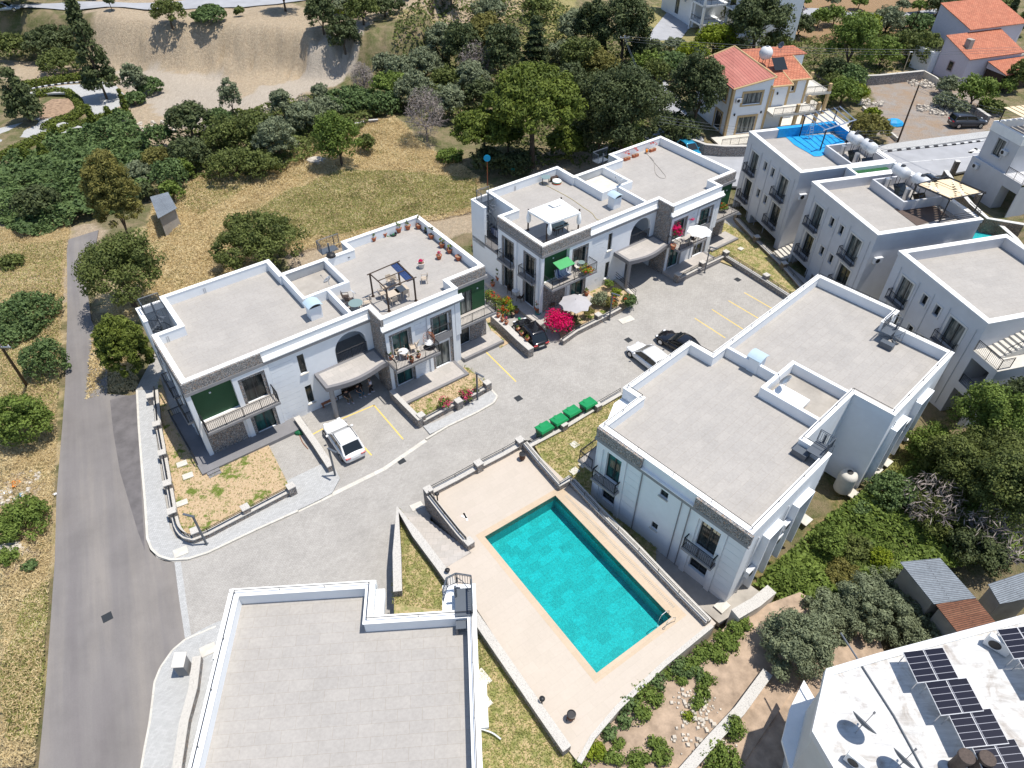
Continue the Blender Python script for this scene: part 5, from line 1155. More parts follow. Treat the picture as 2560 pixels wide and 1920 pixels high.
for k, a in enumerate(((800, 25, 80, 100, 'dark'), (850, 40, 90, 95, 'dark'), (905, 22, 100, 85, 'broad'), (960, 15, 100, 60, 'dark'), (810, 80, 60, 50, 'broad'), (880, 100, 100, 60, 'olive'), (865, 70, 60, 40, 'lime'))):
    T(*a, ['dark tree leftmost in the clump over the sandy slope', 'dark tree second from the left over the sandy slope', 'green tree in the middle of the clump over the slope', 'dark tree at the top edge over the brown slope', 'small green bush under the slope clump', 'grey-green bush lowest in the slope clump', 'yellow-green bush inside the slope clump'][k], clear=-.1)
T(1040, 45, 66, 100, 'broad', 'upright green tree standing alone on the brown slope', clear=0); T(1030, 100, 40, 30, 'dark', 'low dark bush at the foot of the lone slope tree', trunk=False, clear=-.2)
hz = [(1085, 20, 70, 60, 'dark', 'dark tree at the top edge right of the lone slope tree'), (1130, 60, 80, 90, 'olive', 'greyish conifer high on the wooded slope'), (1160, 120, 110, 130, 'dark', 'dark tree high in the wooded slope'), (1215, 90, 110, 130, 'brownish', 'brownish conifer on the wooded slope'), (1250, 140, 110, 150, 'dark', 'tall dark tree in the middle of the wooded slope'),
 (1105, 130, 90, 90, 'olive', 'olive near the top of the dirt track'), (1060, 165, 100, 90, 'olive', 'pale olive at the end of the dirt track'), (1000, 175, 90, 80, 'olive', 'grey olive beside the dirt track'), (960, 165, 70, 70, 'olive', 'small grey olive leaning over the dirt track'), (975, 215, 100, 80, 'bright', 'bright green tree below the dirt track'), (1030, 225, 110, 90, 'olive', 'grey olive in the middle thicket'),
 (1120, 205, 110, 80, 'broad', 'green tree behind the bare grey tree'), (1180, 200, 100, 90, 'olive', 'silvery tree left of the big umbrella pine'), (1120, 255, 100, 90, 'olive', 'grey bushy tree behind the bare grey tree'), (1205, 240, 90, 80, 'dark', 'dark tree touching the umbrella pine on its left'), (1225, 25, 90, 60, 'olive', 'grey-green tree at the top edge of the slope'),
 (1345, 20, 90, 60, 'broad', 'dark green bush at the top edge by the lawn'), (1340, 110, 100, 130, 'cedar', 'tiered dark conifer standing alone above the pine'), (1440, 60, 100, 100, 'olive', 'pale olive on the upper slope'), (1400, 130, 70, 60, 'olive', 'small grey shrub near the tiered conifer'), (1480, 60, 90, 130, 'dark', 'dark tree left of the slender cypress'),
 (1450, 150, 120, 120, 'broad', 'green tree right of the tiered conifer'), (1505, 90, 36, 200, 'cone', 'slender dark cypress on the wooded slope'), (1560, 70, 150, 170, 'dark', 'big dark tree before the white apartment block'), (1500, 170, 110, 100, 'brownish', 'brownish-green tree below the slender cypress'), (1610, 130, 110, 70, 'dark', 'dark spreading tree at the foot of the lawn'),
 (1620, 155, 120, 60, 'bright', 'green thicket under the overhead wires'), (1680, 160, 110, 60, 'ivy', 'green bush between the wires and the red roof'), (1730, 135, 90, 60, 'lime', 'yellow-green tree right of the lawn'), (1790, 100, 110, 80, 'lime', 'light yellow-green tree below the apartment block'), (1690, 115, 70, 40, 'olive', 'grey bush at the end of the lawn'), (1830, 130, 90, 50, 'broad', 'green bush behind the red-tiled house'),
 (1900, 60, 170, 150, 'dark', 'wide dark tree right of the white apartment block'), (1850, 30, 90, 80, 'dark', 'dark tree hiding the apartment balconies'), (1940, 110, 90, 60, 'broad', 'dark green tree behind the water tank'),
 (1560, 280, 230, 240, 'dark', 'big dark spreading tree above the road bend'), (1745, 230, 150, 190, 'dark', 'dark tree covering the corner of the red-tiled house'), (1690, 320, 130, 80, 'dark', 'dark low tree at the bend over the stone wall'), (1500, 330, 130, 130, 'dark', 'dark tree left of the road bend'), (1560, 340, 110, 90, 'bright', 'green citrus tree behind the house roof'), (1420, 350, 110, 90, 'pine', 'small pine under the big umbrella pine'), (1640, 180, 90, 70, 'broad', 'green tree above the road bend'),
 (1425, 215, 110, 110, 'dark', 'dark tree behind the umbrella pine on its right'), (1460, 260, 100, 110, 'dark', 'dark tree between the pine and the spreading tree')]
for a in hz: T(*a[:5], a[5], clear=.1)
T(1335, 250, 270, 200, 'pine', 'huge umbrella pine in the middle of the background', clear=.9, dens=1.2); T(1210, 320, 150, 130, 'pine', 'smaller umbrella pine left of the huge one', clear=.7); T(1270, 330, 90, 70, 'pine', 'low pine bough clump below the huge pine', clear=.6)
T(1125, 390, 70, 40, 'bright', 'low palm-like bush in the green field', trunk=False, clear=-.2); T(1220, 400, 90, 80, 'dark', 'shaded bush behind the blue disc sign', clear=-.1); T(1290, 410, 100, 70, 'dark', 'shaded undergrowth shrub beneath the pines', trunk=False, clear=-.2)
bare_tree(1062, 280, 95, 125, 'bare grey-violet tree in the field edge'); bare_tree(905, 195, 56, 80, 'half-bare twiggy tree beside the dirt track', dense=.8); bare_tree(760, 262, 40, 60, 'bare white-branched tree among the olives', dense=.15); bare_tree(1190, 160, 90, 110, 'bare brown tree on the wooded slope', dense=.7)
# --- middle left
T(575, 245, 60, 90, 'olive', 'thin olive alone on the sandy slope', clear=.15, dens=.6)
T(470, 300, 120, 95, 'dark', 'flat-topped dark conifer on the sandy slope', clear=.35)
ml = [(470, 385, 110, 90, 'dark', 'dark conifer mass below the flat-topped conifer'), (560, 340, 120, 100, 'broad', 'olive-green tree right of the flat-topped conifer'), (640, 330, 120, 110, 'broad', 'olive-green tree in the middle thicket'), (580, 410, 130, 90, 'broad', 'dark green tree at the field edge'), (690, 350, 110, 110, 'olive', 'grey tree left of the bright round tree'), (706, 262, 70, 80, 'olive', 'grey olive below the dirt track bend'), (800, 232, 46, 50, 'olive', 'small dark olive at the dirt track bend'),
 (760, 290, 110, 80, 'olive', 'grey thicket above the bright round tree'), (655, 415, 100, 80, 'broad', 'green tree at the corner of the dry field'), (545, 300, 80, 60, 'ivy', 'reedy green bush on the slope foot'), (395, 400, 80, 70, 'brownish', 'brownish bush left of the dark conifer mass'), (455, 425, 60, 60, 'bright', 'bright green bush at the field corner'), (400, 345, 80, 70, 'ivy', 'leafy thicket below the sandy edge')]
for a in ml: T(*a[:5], a[5], clear=-.05)
T(845, 352, 130, 150, 'bright', 'bright green round tree at the edge of the dry field', clear=-.1); T(915, 360, 46, 50, 'broad', 'small green tree joined to the bright round tree', clear=0)
T(880, 250, 130, 60, 'ivy', 'reeds beside the middle thicket', trunk=False, clear=-.3, name='reed_clump'); T(820, 265, 90, 50, 'olive', 'grey-green reeds left of the tall reeds', trunk=False, clear=-.3, name='reed_clump'); T(960, 262, 90, 70, 'ivy', 'reeds left of the bare grey tree', trunk=False, clear=-.3, name='reed_clump')
T(285, 505, 125, 250, 'brownish', 'tall brownish-green feathery tree beside the lane', clear=.1, dens=1.2); T(298, 675, 225, 200, 'broad', 'large dark green tree overhanging the narrow lane', clear=.25, dens=1.2)
T(312, 880, 125, 185, 'willow', 'rounded light green willow-like shrub between lane and house', trunk=False, clear=-.15, dens=1.2)
T(655, 607, 225, 150, 'broad', 'round green tree behind the left house roof', clear=-.05, dens=1.1); T(600, 560, 80, 60, 'broad', 'green side crown of the tree behind the left house', clear=-.05)
T(425, 440, 90, 90, 'ivy', 'leafy green tree above the tin-roofed shed', clear=-.1); T(430, 480, 60, 60, 'bright', 'green tree beside the tin-roofed shed', clear=-.1); T(345, 430, 90, 60, 'olive', 'grey-green bush above the shed', clear=-.1)
T(90, 505, 120, 90, 'dark', 'dark tree at the left edge above the dry grass', clear=0); T(360, 480, 50, 50, 'dark', 'dark bush left of the shed', clear=-.1)
lf = [(70, 780, 165, 110, 'ivy', 'green creeper mound at the left edge beside the lane'), (110, 905, 110, 120, 'ivy', 'green creeper mound below the leaning wooden pole'), (55, 1055, 150, 165, 'bright', 'large round green bush left of the grey road'), (50, 1300, 150, 120, 'bright', 'green bush below the rubbish heap'), (20, 1390, 70, 50, 'bright', 'low green bush at the left edge'), (75, 1415, 40, 36, 'ivy', 'tiny green bush near the pale rocks'), (30, 655, 70, 40, 'broad', 'green bush at the left edge above the bare ground'), (45, 830, 110, 70, 'ivy', 'dark creeper mound between the two green mounds')]
for a in lf: T(*a[:5], a[5], trunk=False, clear=-.35)
# --- right side
rt = [(2135, 110, 130, 150, 'bright', 'big yellowish-green tree right of the red-tiled house'), (2165, 65, 90, 60, 'lime', 'light green tree in front of the orchard'), (2210, 130, 90, 80, 'bright', 'green tree left of the rough lot wall'), (2275, 110, 90, 70, 'broad', 'green tree behind the rough lot wall'), (2310, 125, 100, 90, 'broad', 'dark green tree beside the right red-tiled house'), (2220, 55, 90, 70, 'olive', 'grey olive below the orchard road'), (2300, 60, 100, 50, 'ivy', 'hedge-like thicket below the orchard road'),
 (2000, 65, 70, 60, 'dark', 'dark small tree left of the orchard'), (2050, 45, 60, 50, 'bright', 'green bush in front of the orchard road'), (2090, 40, 60, 50, 'bright', 'leafy tree at the orchard road'), (2085, 175, 70, 70, 'dark', 'dark tree beside the garage of the red-tiled house'), (2120, 190, 90, 60, 'ivy', 'dark leafy tree above the citrus trees'), (2110, 230, 100, 70, 'bright', 'citrus tree beside the rough lot'), (2150, 235, 60, 50, 'lime', 'yellowish citrus tree at the edge of the rough lot'), (2080, 210, 60, 60, 'broad', 'green bush beside the driveway of the red-tiled house'),
 (2170, 318, 110, 70, 'brownish', 'rough green bush beside the roof frame'), (2183, 280, 40, 24, 'lime', 'small bush on the rough lot wall'), (2440, 232, 100, 85, 'bright', 'round green bush before the right red-tiled house'), (2370, 215, 60, 50, 'olive', 'grey bush between the rubble heaps'), (2365, 250, 60, 40, 'olive', 'pale bush left of the round green bush'), (2400, 268, 50, 36, 'olive', 'pale bush above the dark pickup'), (2520, 215, 50, 40, 'bright', 'dark leafy bush at the right edge'), (2545, 190, 60, 80, 'broad', 'green tree at the right edge'), (2480, 268, 70, 30, 'broad', 'low green bush behind the dark pickup'),
 (2400, 50, 110, 60, 'dark', 'dark thicket left of the right red-tiled house'), (2480, 20, 120, 60, 'broad', 'broad green trees behind the right red-tiled house'), (2530, 30, 30, 110, 'cone', 'dark cypress at the top right'), (2440, 15, 100, 50, 'bright', 'green tree on the orchard edge'), (2350, 15, 70, 50, 'dark', 'dark tree at the end of the orchard'), (2555, 60, 40, 60, 'broad', 'green tree at the right edge behind the red roof')]
for a in rt: T(*a[:5], a[5], clear=-.05)
for k, (u, v) in enumerate(((1950, -8), (2010, 0), (2085, 0), (2150, 4), (2260, 12), (2300, 14))):
    T(u, v, 40, 24, 'bright' if k % 2 else 'olive', ['small orchard tree nearest the apartment block', 'second small orchard tree from the left', 'third small orchard tree from the left', 'fourth small orchard tree from the left', 'fifth small orchard tree from the left', 'rightmost small orchard tree'][k], clear=.6)
br = [(2480, 1060, 190, 220, 'bright', 'large yellow-green tree at the right edge beside the poolside house'), (2400, 1180, 190, 190, 'broad', 'large green tree in the right thicket'), (2520, 1240, 200, 260, 'broad', 'largest dark green tree at the lower right edge'), (2330, 1110, 120, 110, 'bright', 'yellow-green tree next to the pale slabs'), (2230, 1230, 130, 110, 'ivy', 'dark fig-like tree below the water tank'), (2350, 1290, 150, 120, 'broad', 'green tree above the tin roofs'), (2450, 1380, 150, 130, 'dark', 'dark tree over the rusty tin roof'), (2160, 1280, 80, 60, 'ivy', 'leafy bush in the right thicket'),
 (2075, 1355, 90, 90, 'bright', 'fresh green fig bush below the wall units'), (2150, 1380, 100, 80, 'broad', 'green bush left of the grey tin roof'), (2200, 1395, 60, 60, 'lime', 'yellow-green bush beside the grey tin roof'), (1980, 1440, 110, 60, 'bright', 'low green bush at the corner wall'), (2110, 1440, 110, 50, 'brownish', 'rough grass-green bush above the olives')]
br += [(2470, 1160, 230, 220, 'broad', 'broad high tree crown in the middle of the right thicket'), (2545, 1050, 150, 230, 'dark', 'dark high tree at the right edge above the thicket')]
for a in br: T(*a[:5], a[5], clear=-.05 if a[4] != 'bright' else .05, dens=1.15)
T(2555, 940, 90, 110, 'bright', 'tree in front of the outside stair at the right edge', clear=.3)
for a in ((2170, 1520, 190, 170, 'large silvery olive at the lower right'), (2280, 1560, 170, 140, 'silvery olive against the white solar roof'), (1995, 1610, 190, 190, 'silvery olive nearest the vegetable bed'), (2080, 1540, 140, 130, 'silvery olive in the middle of its group'), (2230, 1470, 130, 90, 'olive beside the rusty tin roof')):
    T(a[0], a[1], a[2], a[3], 'olive', a[4], clear=.15, dens=1.2)
bare_tree(2330, 1250, 150, 130, 'leafless grey branches in the right thicket', dense=.25); bare_tree(2490, 1330, 150, 150, 'leafless pale branches at the lower right edge', dense=.2); bare_tree(2500, 1110, 150, 120, 'bare twigs through the large yellow-green tree', dense=.3)
# vegetable bed and garden plants
vgp = [(u, v, w_, h_, k_, l_) for (u, v, w_, h_, k_), l_ in zip(((1727, 1662, 56, 40, 'bright'), (1752, 1640, 56, 44, 'bright'), (1780, 1622, 58, 46, 'bright'), (1808, 1600, 58, 46, 'bright'), (1838, 1580, 58, 44, 'bright'), (1862, 1560, 46, 36, 'bright'), (1800, 1640, 50, 36, 'bright'), (1830, 1612, 50, 36, 'bright'), (1700, 1668, 60, 50, 'ivy'), (1740, 1680, 50, 40, 'ivy'), (1672, 1682, 36, 30, 'bright'),
    (1640, 1700, 60, 50, 'ivy'), (1610, 1728, 66, 52, 'bright'), (1572, 1752, 60, 50, 'ivy'), (1600, 1780, 64, 52, 'bright'), (1640, 1745, 50, 44, 'bright'), (1560, 1800, 50, 44, 'ivy'), (1770, 1700, 44, 40, 'bright'), (1757, 1730, 48, 40, 'bright'), (1745, 1758, 44, 36, 'bright'), (1705, 1703, 26, 22, 'bright'),
    (1518, 1826, 56, 46, 'ivy'), (1490, 1880, 60, 50, 'lime'), (1535, 1895, 60, 50, 'bright'), (1548, 1860, 36, 30, 'bright'), (1640, 1862, 56, 50, 'bright'), (1655, 1890, 60, 44, 'bright'), (1600, 1905, 70, 40, 'bright'), (1720, 1790, 24, 18, 'lime'), (1450, 1905, 50, 40, 'bright')),
    ['leafy clump at the left end of the maize-like row', 'second leafy clump of the maize-like row', 'third leafy clump of the maize-like row', 'fourth leafy clump of the maize-like row', 'fifth leafy clump of the maize-like row', 'last leafy clump of the maize-like row, nearest the wall end', 'leafy clump below the middle of the maize-like row', 'leafy clump below the far end of the maize-like row', 'dark leafy bush below the maize-like row', 'dark leafy bush beside the bare soil, upper one', 'small leafy bush touching the pool terrace kerb',
    'dark bush uppermost over the terrace kerb', 'bright bush over the edge of the pool terrace', 'dark bush hanging onto the pool terrace', 'bright bush behind the one hanging onto the terrace', 'bright bush at the edge of the bare soil', 'dark bush lowest over the terrace kerb', 'uppermost clump of the short row on the right', 'middle clump of the short row on the right', 'lowest clump of the short row on the right', 'single small plant on the bare soil',
    'spiky dark clump by the lower kerb', 'yellow-green bush at the lower kerb', 'leafy bush at the bottom edge beside the kerb', 'small leafy plant above the bottom row', 'fig sapling in the lower vegetable bed', 'leafy bush below the fig sapling', 'leafy row at the bottom edge', 'yellowish little plant on the bare soil', 'leafy bush at the tip of the pool terrace'])]
for a in vgp: T(*a[:5], a[5], z=.45, trunk=False, clear=-.25, name='garden_plant', cat='plant')
for a in ((1835, 1820, 60, 60, 'bright', 'rose bush with pink blooms behind the round-stone wall'), (1800, 1900, 110, 60, 'bright', 'rose bush with red blooms at the bottom edge')): T(*a[:5], a[5], z=.3, trunk=False, clear=-.2, name='rose_bush', cat='plant')
# hedges of the far parking place
def hedge(pts, label, w=1.6, h=1.1, z=None):
    q = [PT(u, v) for u, v in pts]; L = []
    for a, b in zip(q[:-1], q[1:]):
        k = max(1, int((b-a).length/.5)); L += [a.lerp(b, i/k) for i in range(k)]
    c = np.array([tuple(p) for p in L]); n = len(c); i = np.repeat(np.arange(n), 150); u = unit(len(i)); u[:, 2] = np.abs(u[:, 2])
    cen = c[i]+u*np.array([w/2, w/2, h])*nr.uniform(.8, 1.0, (len(i), 1)); nn = u+nr.normal(0, .4, u.shape); nn /= np.linalg.norm(nn, axis=1, keepdims=True)
    o0 = c[0].copy(); me = leaf_mesh('hedge', cen-o0, nn, .2*nr.uniform(.6, 1.3, len(i)), nr.random(len(i))*.8, 'leaf_hedge'); o = bpy.data.objects.new('hedge', me); col.objects.link(o); o.location = tuple(o0); tag(o, label, 'hedge')
hedge([(65, 218), (100, 212), (150, 204), (200, 197), (250, 196), (290, 202)], 'clipped hedge behind the black and white kerb of the far parking place')
hedge([(95, 240), (140, 234), (175, 238), (195, 255), (205, 280), (180, 300), (140, 312), (110, 330)], 'curved clipped hedge round the reddish earth oval')
hedge([(0, 400), (60, 372), (120, 345), (200, 318), (260, 300), (320, 285)], 'long clipped hedge along the lower edge of the far parking place')
# creeper-covered ground, a mass nobody could count
def cover(poly, n, sz, mat, name, label, cat, hgt=1.2, dn=.5, el=1.2, zf=None, vlo=0, vhi=1.0, upn=.8):
    q = [P(u, v, -.7) for u, v in poly]; xs = [p.x for p in q]; ys = [p.y for p in q]
    x = nr.uniform(min(xs), max(xs), n*3); y = nr.uniform(min(ys), max(ys), n*3); k = pip(x, y, q); x, y = x[k][:n], y[k][:n]
    f = vnoise(x, y, 2.2, 11)*.7+vnoise(x, y, .9, 12)*.3; hh = np.clip((f-.25)*1.6, 0, 1)*hgt
    z = (height(x, y) if zf is None else np.full(len(x), zf))+hh*nr.uniform(.75, 1.0, len(x))+.05
    nn = nr.normal(0, 1, (len(x), 3))*dn; nn[:, 2] += upn; nn /= np.linalg.norm(nn, axis=1, keepdims=True)
    c = np.stack([x, y, z], 1); o0 = c.mean(0); o0[2] = -.7
    me = leaf_mesh(name, c-o0, nn, sz*nr.uniform(.6, 1.4, len(x)), np.clip(vlo+(vhi-vlo)*(nr.random(len(x))*.6+.4*vnoise(x, y, 1.5, 14)), 0, 1), mat, el)
    o = bpy.data.objects.new(name, me); col.objects.link(o); o.location = tuple(o0); tag(o, label, cat); o['kind'] = 'stuff'; return o
cover([(0, 415), (120, 370), (250, 320), (330, 300), (380, 370), (400, 440), (330, 520), (200, 560), (60, 600), (0, 560)], 26000, .36, 'leaf_ivy', 'creeper_cover', 'dark green creeper covering the ground below the far parking place', 'ground cover', 2.2, .5)
cover([(1080, 100), (1330, 60), (1640, 150), (1680, 380), (1350, 430), (1180, 330), (960, 270), (1000, 160)], 22000, .34, 'leaf_mid', 'undergrowth', 'green undergrowth between the trees of the wooded slope', 'undergrowth', 1.6, .6)
cover([(430, 350), (600, 280), (800, 240), (960, 260), (900, 340), (700, 440), (480, 450)], 14000, .3, 'leaf_mid', 'undergrowth', 'green undergrowth of the thicket beside the dry field', 'undergrowth', 1.4, .6)
cover([(1950, 100), (2300, 70), (2420, 130), (2300, 165), (2120, 200), (2060, 280), (2000, 160)], 9000, .3, 'leaf_mid', 'undergrowth', 'green undergrowth behind the red-tiled house', 'undergrowth', 1.4, .6)
cover([(1880, 1470), (2080, 1290), (2250, 1180), (2560, 1000), (2600, 1400), (2200, 1450), (2050, 1560)], 24000, .24, 'leaf_bright', 'undergrowth', 'green weeds and undergrowth behind the poolside house', 'undergrowth', 1.3, .6)
# grass
G = [([(390, 480), (560, 420), (760, 380), (900, 310), (985, 290), (1040, 350), (1130, 400), (1200, 450), (1200, 530), (1000, 570), (850, 615), (700, 640), (400, 770), (260, 810), (330, 700), (370, 560)], 110000, .07, 'leaf_dry', 'dry_grass', 'golden dry grass of the field behind the houses', .55),
     ([(0, 570), (180, 550), (160, 690), (150, 960), (135, 1250), (118, 1560), (92, 1920), (0, 1920)], 130000, .048, 'leaf_dry', 'dry_grass', 'golden dry grass strip left of the grey road', .55),
     ([(720, 480), (850, 430), (1000, 430), (1190, 450), (1195, 520), (1000, 555), (800, 595), (640, 630), (540, 600)], 60000, .07, 'leaf_grass', 'green_grass', 'greener long grass in the middle of the field', .5),
     ([(0, 35), (260, 25), (700, 30), (860, 60), (700, 80), (250, 72), (120, 60), (0, 100)], 9000, .2, 'leaf_dry', 'dry_grass', 'dry grass along the top of the sandy bank', .6),
     ([(215, 1000), (240, 800), (340, 900), (345, 970)], 3000, .09, 'leaf_dry', 'dry_grass', 'dry grass at the foot of the willow-like shrub', .4),
     ([(1880, 1500), (2080, 1300), (2330, 1060), (2400, 1120), (2150, 1400), (2000, 1560)], 12000, .09, 'leaf_grass', 'green_grass', 'weedy grass behind the poolside house', .25)]
for poly, n, sz, mt, nm, lb, hg in G: cover(poly, n, sz, mt, nm, lb, 'grass', hg, .9, 5.0, upn=.5)
for poly, n, zf, nm, lb in ((gD, 16000, DG, 'lawn_grass', 'patchy grass of the small lawn beside the bins'), (gT, 14000, GCZ, 'lawn_grass', 'patchy grass beside the nearest house'), (gA1, 2500, STR+.14, 'lawn_grass', 'sparse grass tufts in the left garden'), (gA2, 1500, STR+.16, 'lawn_grass', 'sparse grass tufts in the small flower garden'), ([(1768, 640), (1830, 665), (1810, 640), (1960, 735), (2010, 720), (1890, 600), (1790, 545), (1790, 600)], 4000, STR+.14, 'lawn_grass', 'narrow lawn behind the parking')):
    cover([q[:2] for q in poly], n, .04, 'leaf_grass', nm, lb, 'grass', .05, .9, 4.0, zf=zf, upn=.15)
cover([(0, 620), (160, 600), (150, 760), (150, 1000), (60, 1100), (0, 1000)], 9000, .09, 'leaf_grass', 'green_weeds', 'green weeds mixed into the dry grass at the upper left edge', 'weeds', .5, .8, 3.0, upn=.2)
cover([(60, 1500), (120, 1450), (115, 1650), (95, 1850), (20, 1850), (0, 1700)], 5000, .06, 'leaf_grass', 'green_weeds', 'green weeds in the dry grass at the lower left edge', 'weeds', .4, .8, 4.0, upn=.2)
cover([(420, 480), (560, 430), (700, 420), (600, 480), (500, 540)], 5000, .08, 'leaf_grass', 'green_weeds', 'green weeds in the upper part of the dry field', 'weeds', .4, .8, 4.0, upn=.2)
# ================================================================ far roads, laid on the terrain
def drape(name, L, Rr, mat, up=.05, sub=6):
    mb = MB(); n = len(L); rows = []
    for i in range(n-1):
        for s_ in range(sub):
            t = s_/sub; rows.append((L[i].lerp(L[i+1], t), Rr[i].lerp(Rr[i+1], t)))
    rows.append((L[-1], Rr[-1])); K = 5; vs = []
    for a, b in rows:
        for k in range(K+1): q = a.lerp(b, k/K); vs.append((q.x, q.y, max(H1(q.x, q.y), H1(q.x+.8, q.y), H1(q.x-.8, q.y))+up))
    fs = [(r*(K+1)+k, r*(K+1)+k+1, (r+1)*(K+1)+k+1, (r+1)*(K+1)+k) for r in range(len(rows)-1) for k in range(K)]
    mb.add(vs, fs); o = mb.build(name, mat, smooth=True); return struct(o)
def road_px(name, top, bot, mat, up=.06): return drape(name, [PT(*q) for q in top], [PT(*q) for q in bot], mat, up)
road_px('far_road', [(-60, 26), (80, 12), (220, 6), (450, 6), (640, -2), (780, -22)], [(-60, 44), (60, 34), (180, 28), (450, 26), (640, 17), (790, -4)], 'asphalt_far', .15)
drape('road', [Vector((60, 240, 0))]+[PT(*q) for q in [(1560, 190), (1600, 235), (1640, 290), (1640, 330)]], [Vector((70, 240, 0))]+[PT(*q) for q in [(1640, 185), (1690, 250), (1735, 320), (1760, 352)]], 'asphalt_far', .06)
main_top = [(1640, 330), (1700, 345), (1800, 372), (1920, 384), (2060, 380), (2200, 374), (2330, 360), (2460, 342), (2620, 318)]
main_bot = [(1540, 395), (1640, 425), (1760, 460), (1900, 470), (2060, 462), (2250, 448), (2370, 436), (2500, 410), (2640, 390)]
def flat(name, top, bot, z, mat):
    a, b = PL(top, z), PL(bot, z); q = [p[:2] for p in a]+[p[:2] for p in b[::-1]]; return struct(MB().prism(q, z-.25, z).build(name, mat))
flat('road', main_top, main_bot, -.52, 'asphalt_far')
flat('road', [(1560, 185), (1620, 240), (1655, 300), (1640, 345), (1560, 395)][::-1][1:], [(1760, 352), (1735, 318), (1700, 250), (1650, 185)], -.51, 'asphalt_far')
flat('sidewalk', [(2190, 364), (2330, 345), (2480, 326), (2640, 300)], [(2200, 376), (2330, 362), (2460, 344), (2630, 319)], -.38, 'sidewalk_pavers')
for pts in ([(2255, 407), (2330, 400), (2440, 391)], [(1560, 300), (1600, 335), (1660, 370)]): stripe(pts, -.505, .13, 'road_marking', 'white_paint')
stripe([(2425, 381), (2440, 372), (2455, 379), (2425, 381)], -.505, .5, 'road_marking', 'white_paint')
def striped_kerb(pts, z, label, n):
    q = PL(pts, z); tot = sum((b-a).length for a, b in zip(q[:-1], q[1:])); seg = tot/n
    for par, mat in ((0, 'black_paint'), (1, 'white_paint')):
        mb = MB(); acc = 0
        for a, b in zip(q[:-1], q[1:]):
            L = (b-a).length; k = max(1, round(L/seg)); d = (b-a)/k; nn = Vector((-d.y, d.x, 0)).normalized()*.13
            for i in range(k):
                if (acc+i) % 2 == par: p0, p1 = a+d*i, a+d*(i+1); mb.prism([(p0-nn)[:2], (p1-nn)[:2], (p1+nn)[:2], (p0+nn)[:2]], z-.2, z)
            acc += k
        struct(mb.build('kerb', mat))
striped_kerb([(1760, 377), (1800, 378), (1850, 384), (1870, 386)], -.36, '', 9)
striped_kerb([(2195, 379), (2300, 368), (2390, 359), (2460, 350)], -.36, '', 24)
striped_kerb([(72, 222), (110, 214), (160, 207), (210, 203), (255, 205), (285, 211)], -.3, '', 30)
# far left parking place
flat('parking_paving', [(70, 232), (110, 220), (170, 212), (230, 209), (290, 214), (310, 235), (312, 270)], [(90, 236), (130, 233), (180, 232), (205, 250), (215, 280), (245, 302), (285, 292)], -.55, 'sidewalk_pavers')
flat('parking_paving', [(-20, 325), (60, 305), (120, 288), (140, 300)], [(-20, 402), (40, 385), (130, 345), (210, 318)], -.55, 'sidewalk_pavers')
flat('earth_bed', [(95, 268), (130, 248), (170, 246), (190, 262)], [(100, 300), (140, 290), (175, 285), (190, 270)], -.5, 'soil')
stripe([(3, 400), (15, 355)], -.54, .2, 'bay_line', 'terracotta'); stripe([(45, 385), (52, 360)], -.54, .2, 'bay_line', 'terracotta')
road_px('far_road', [(2000, 20), (2060, 24), (2150, 34), (2250, 34), (2340, 24), (2420, 24)], [(1950, 45), (2060, 42), (2150, 44), (2250, 42), (2340, 36), (2420, 36)], 'asphalt_far', .12)
flat('sidewalk', [(1945, 8), (1990, 20), (2010, 30)], [(1930, 60), (1975, 62), (2000, 60)], -.4, 'asphalt_far')
# main road walls
stone_wall('curved stone wall below the red-tiled house at the road bend', [(1658, 262), (1668, 290), (1690, 318), (1725, 345), (1765, 360), (1810, 364), (1868, 364)], .9, -.7, .5, name='stone_wall', group=None)
stone_wall('rough stone wall along the back of the bare lot', [(2130, 190), (2200, 187), (2310, 176)], .8, -.9, .5, group=None)
stone_wall('low broken wall at the left edge of the bare lot', [(2158, 265), (2190, 295), (2245, 345)], -.2, -.9, .3, group=None, cap='pale_concrete', stone='pale_concrete')
stone_wall('old wall at the right end of the bare lot', [(2445, 270), (2475, 290)], .6, -.9, .5, group=None)
stone_wall('thin concrete wall between the bare lot and the right red-tiled house', [(2310, 176), (2340, 192), (2380, 225)], .3, -.9, .3, group=None, cap='pale_concrete', stone='pale_concrete')
stone_wall('rough stone wall at the top of the dry field', [(888, 308), (920, 300), (945, 298)], -.1, -1.0, .4, group=None)
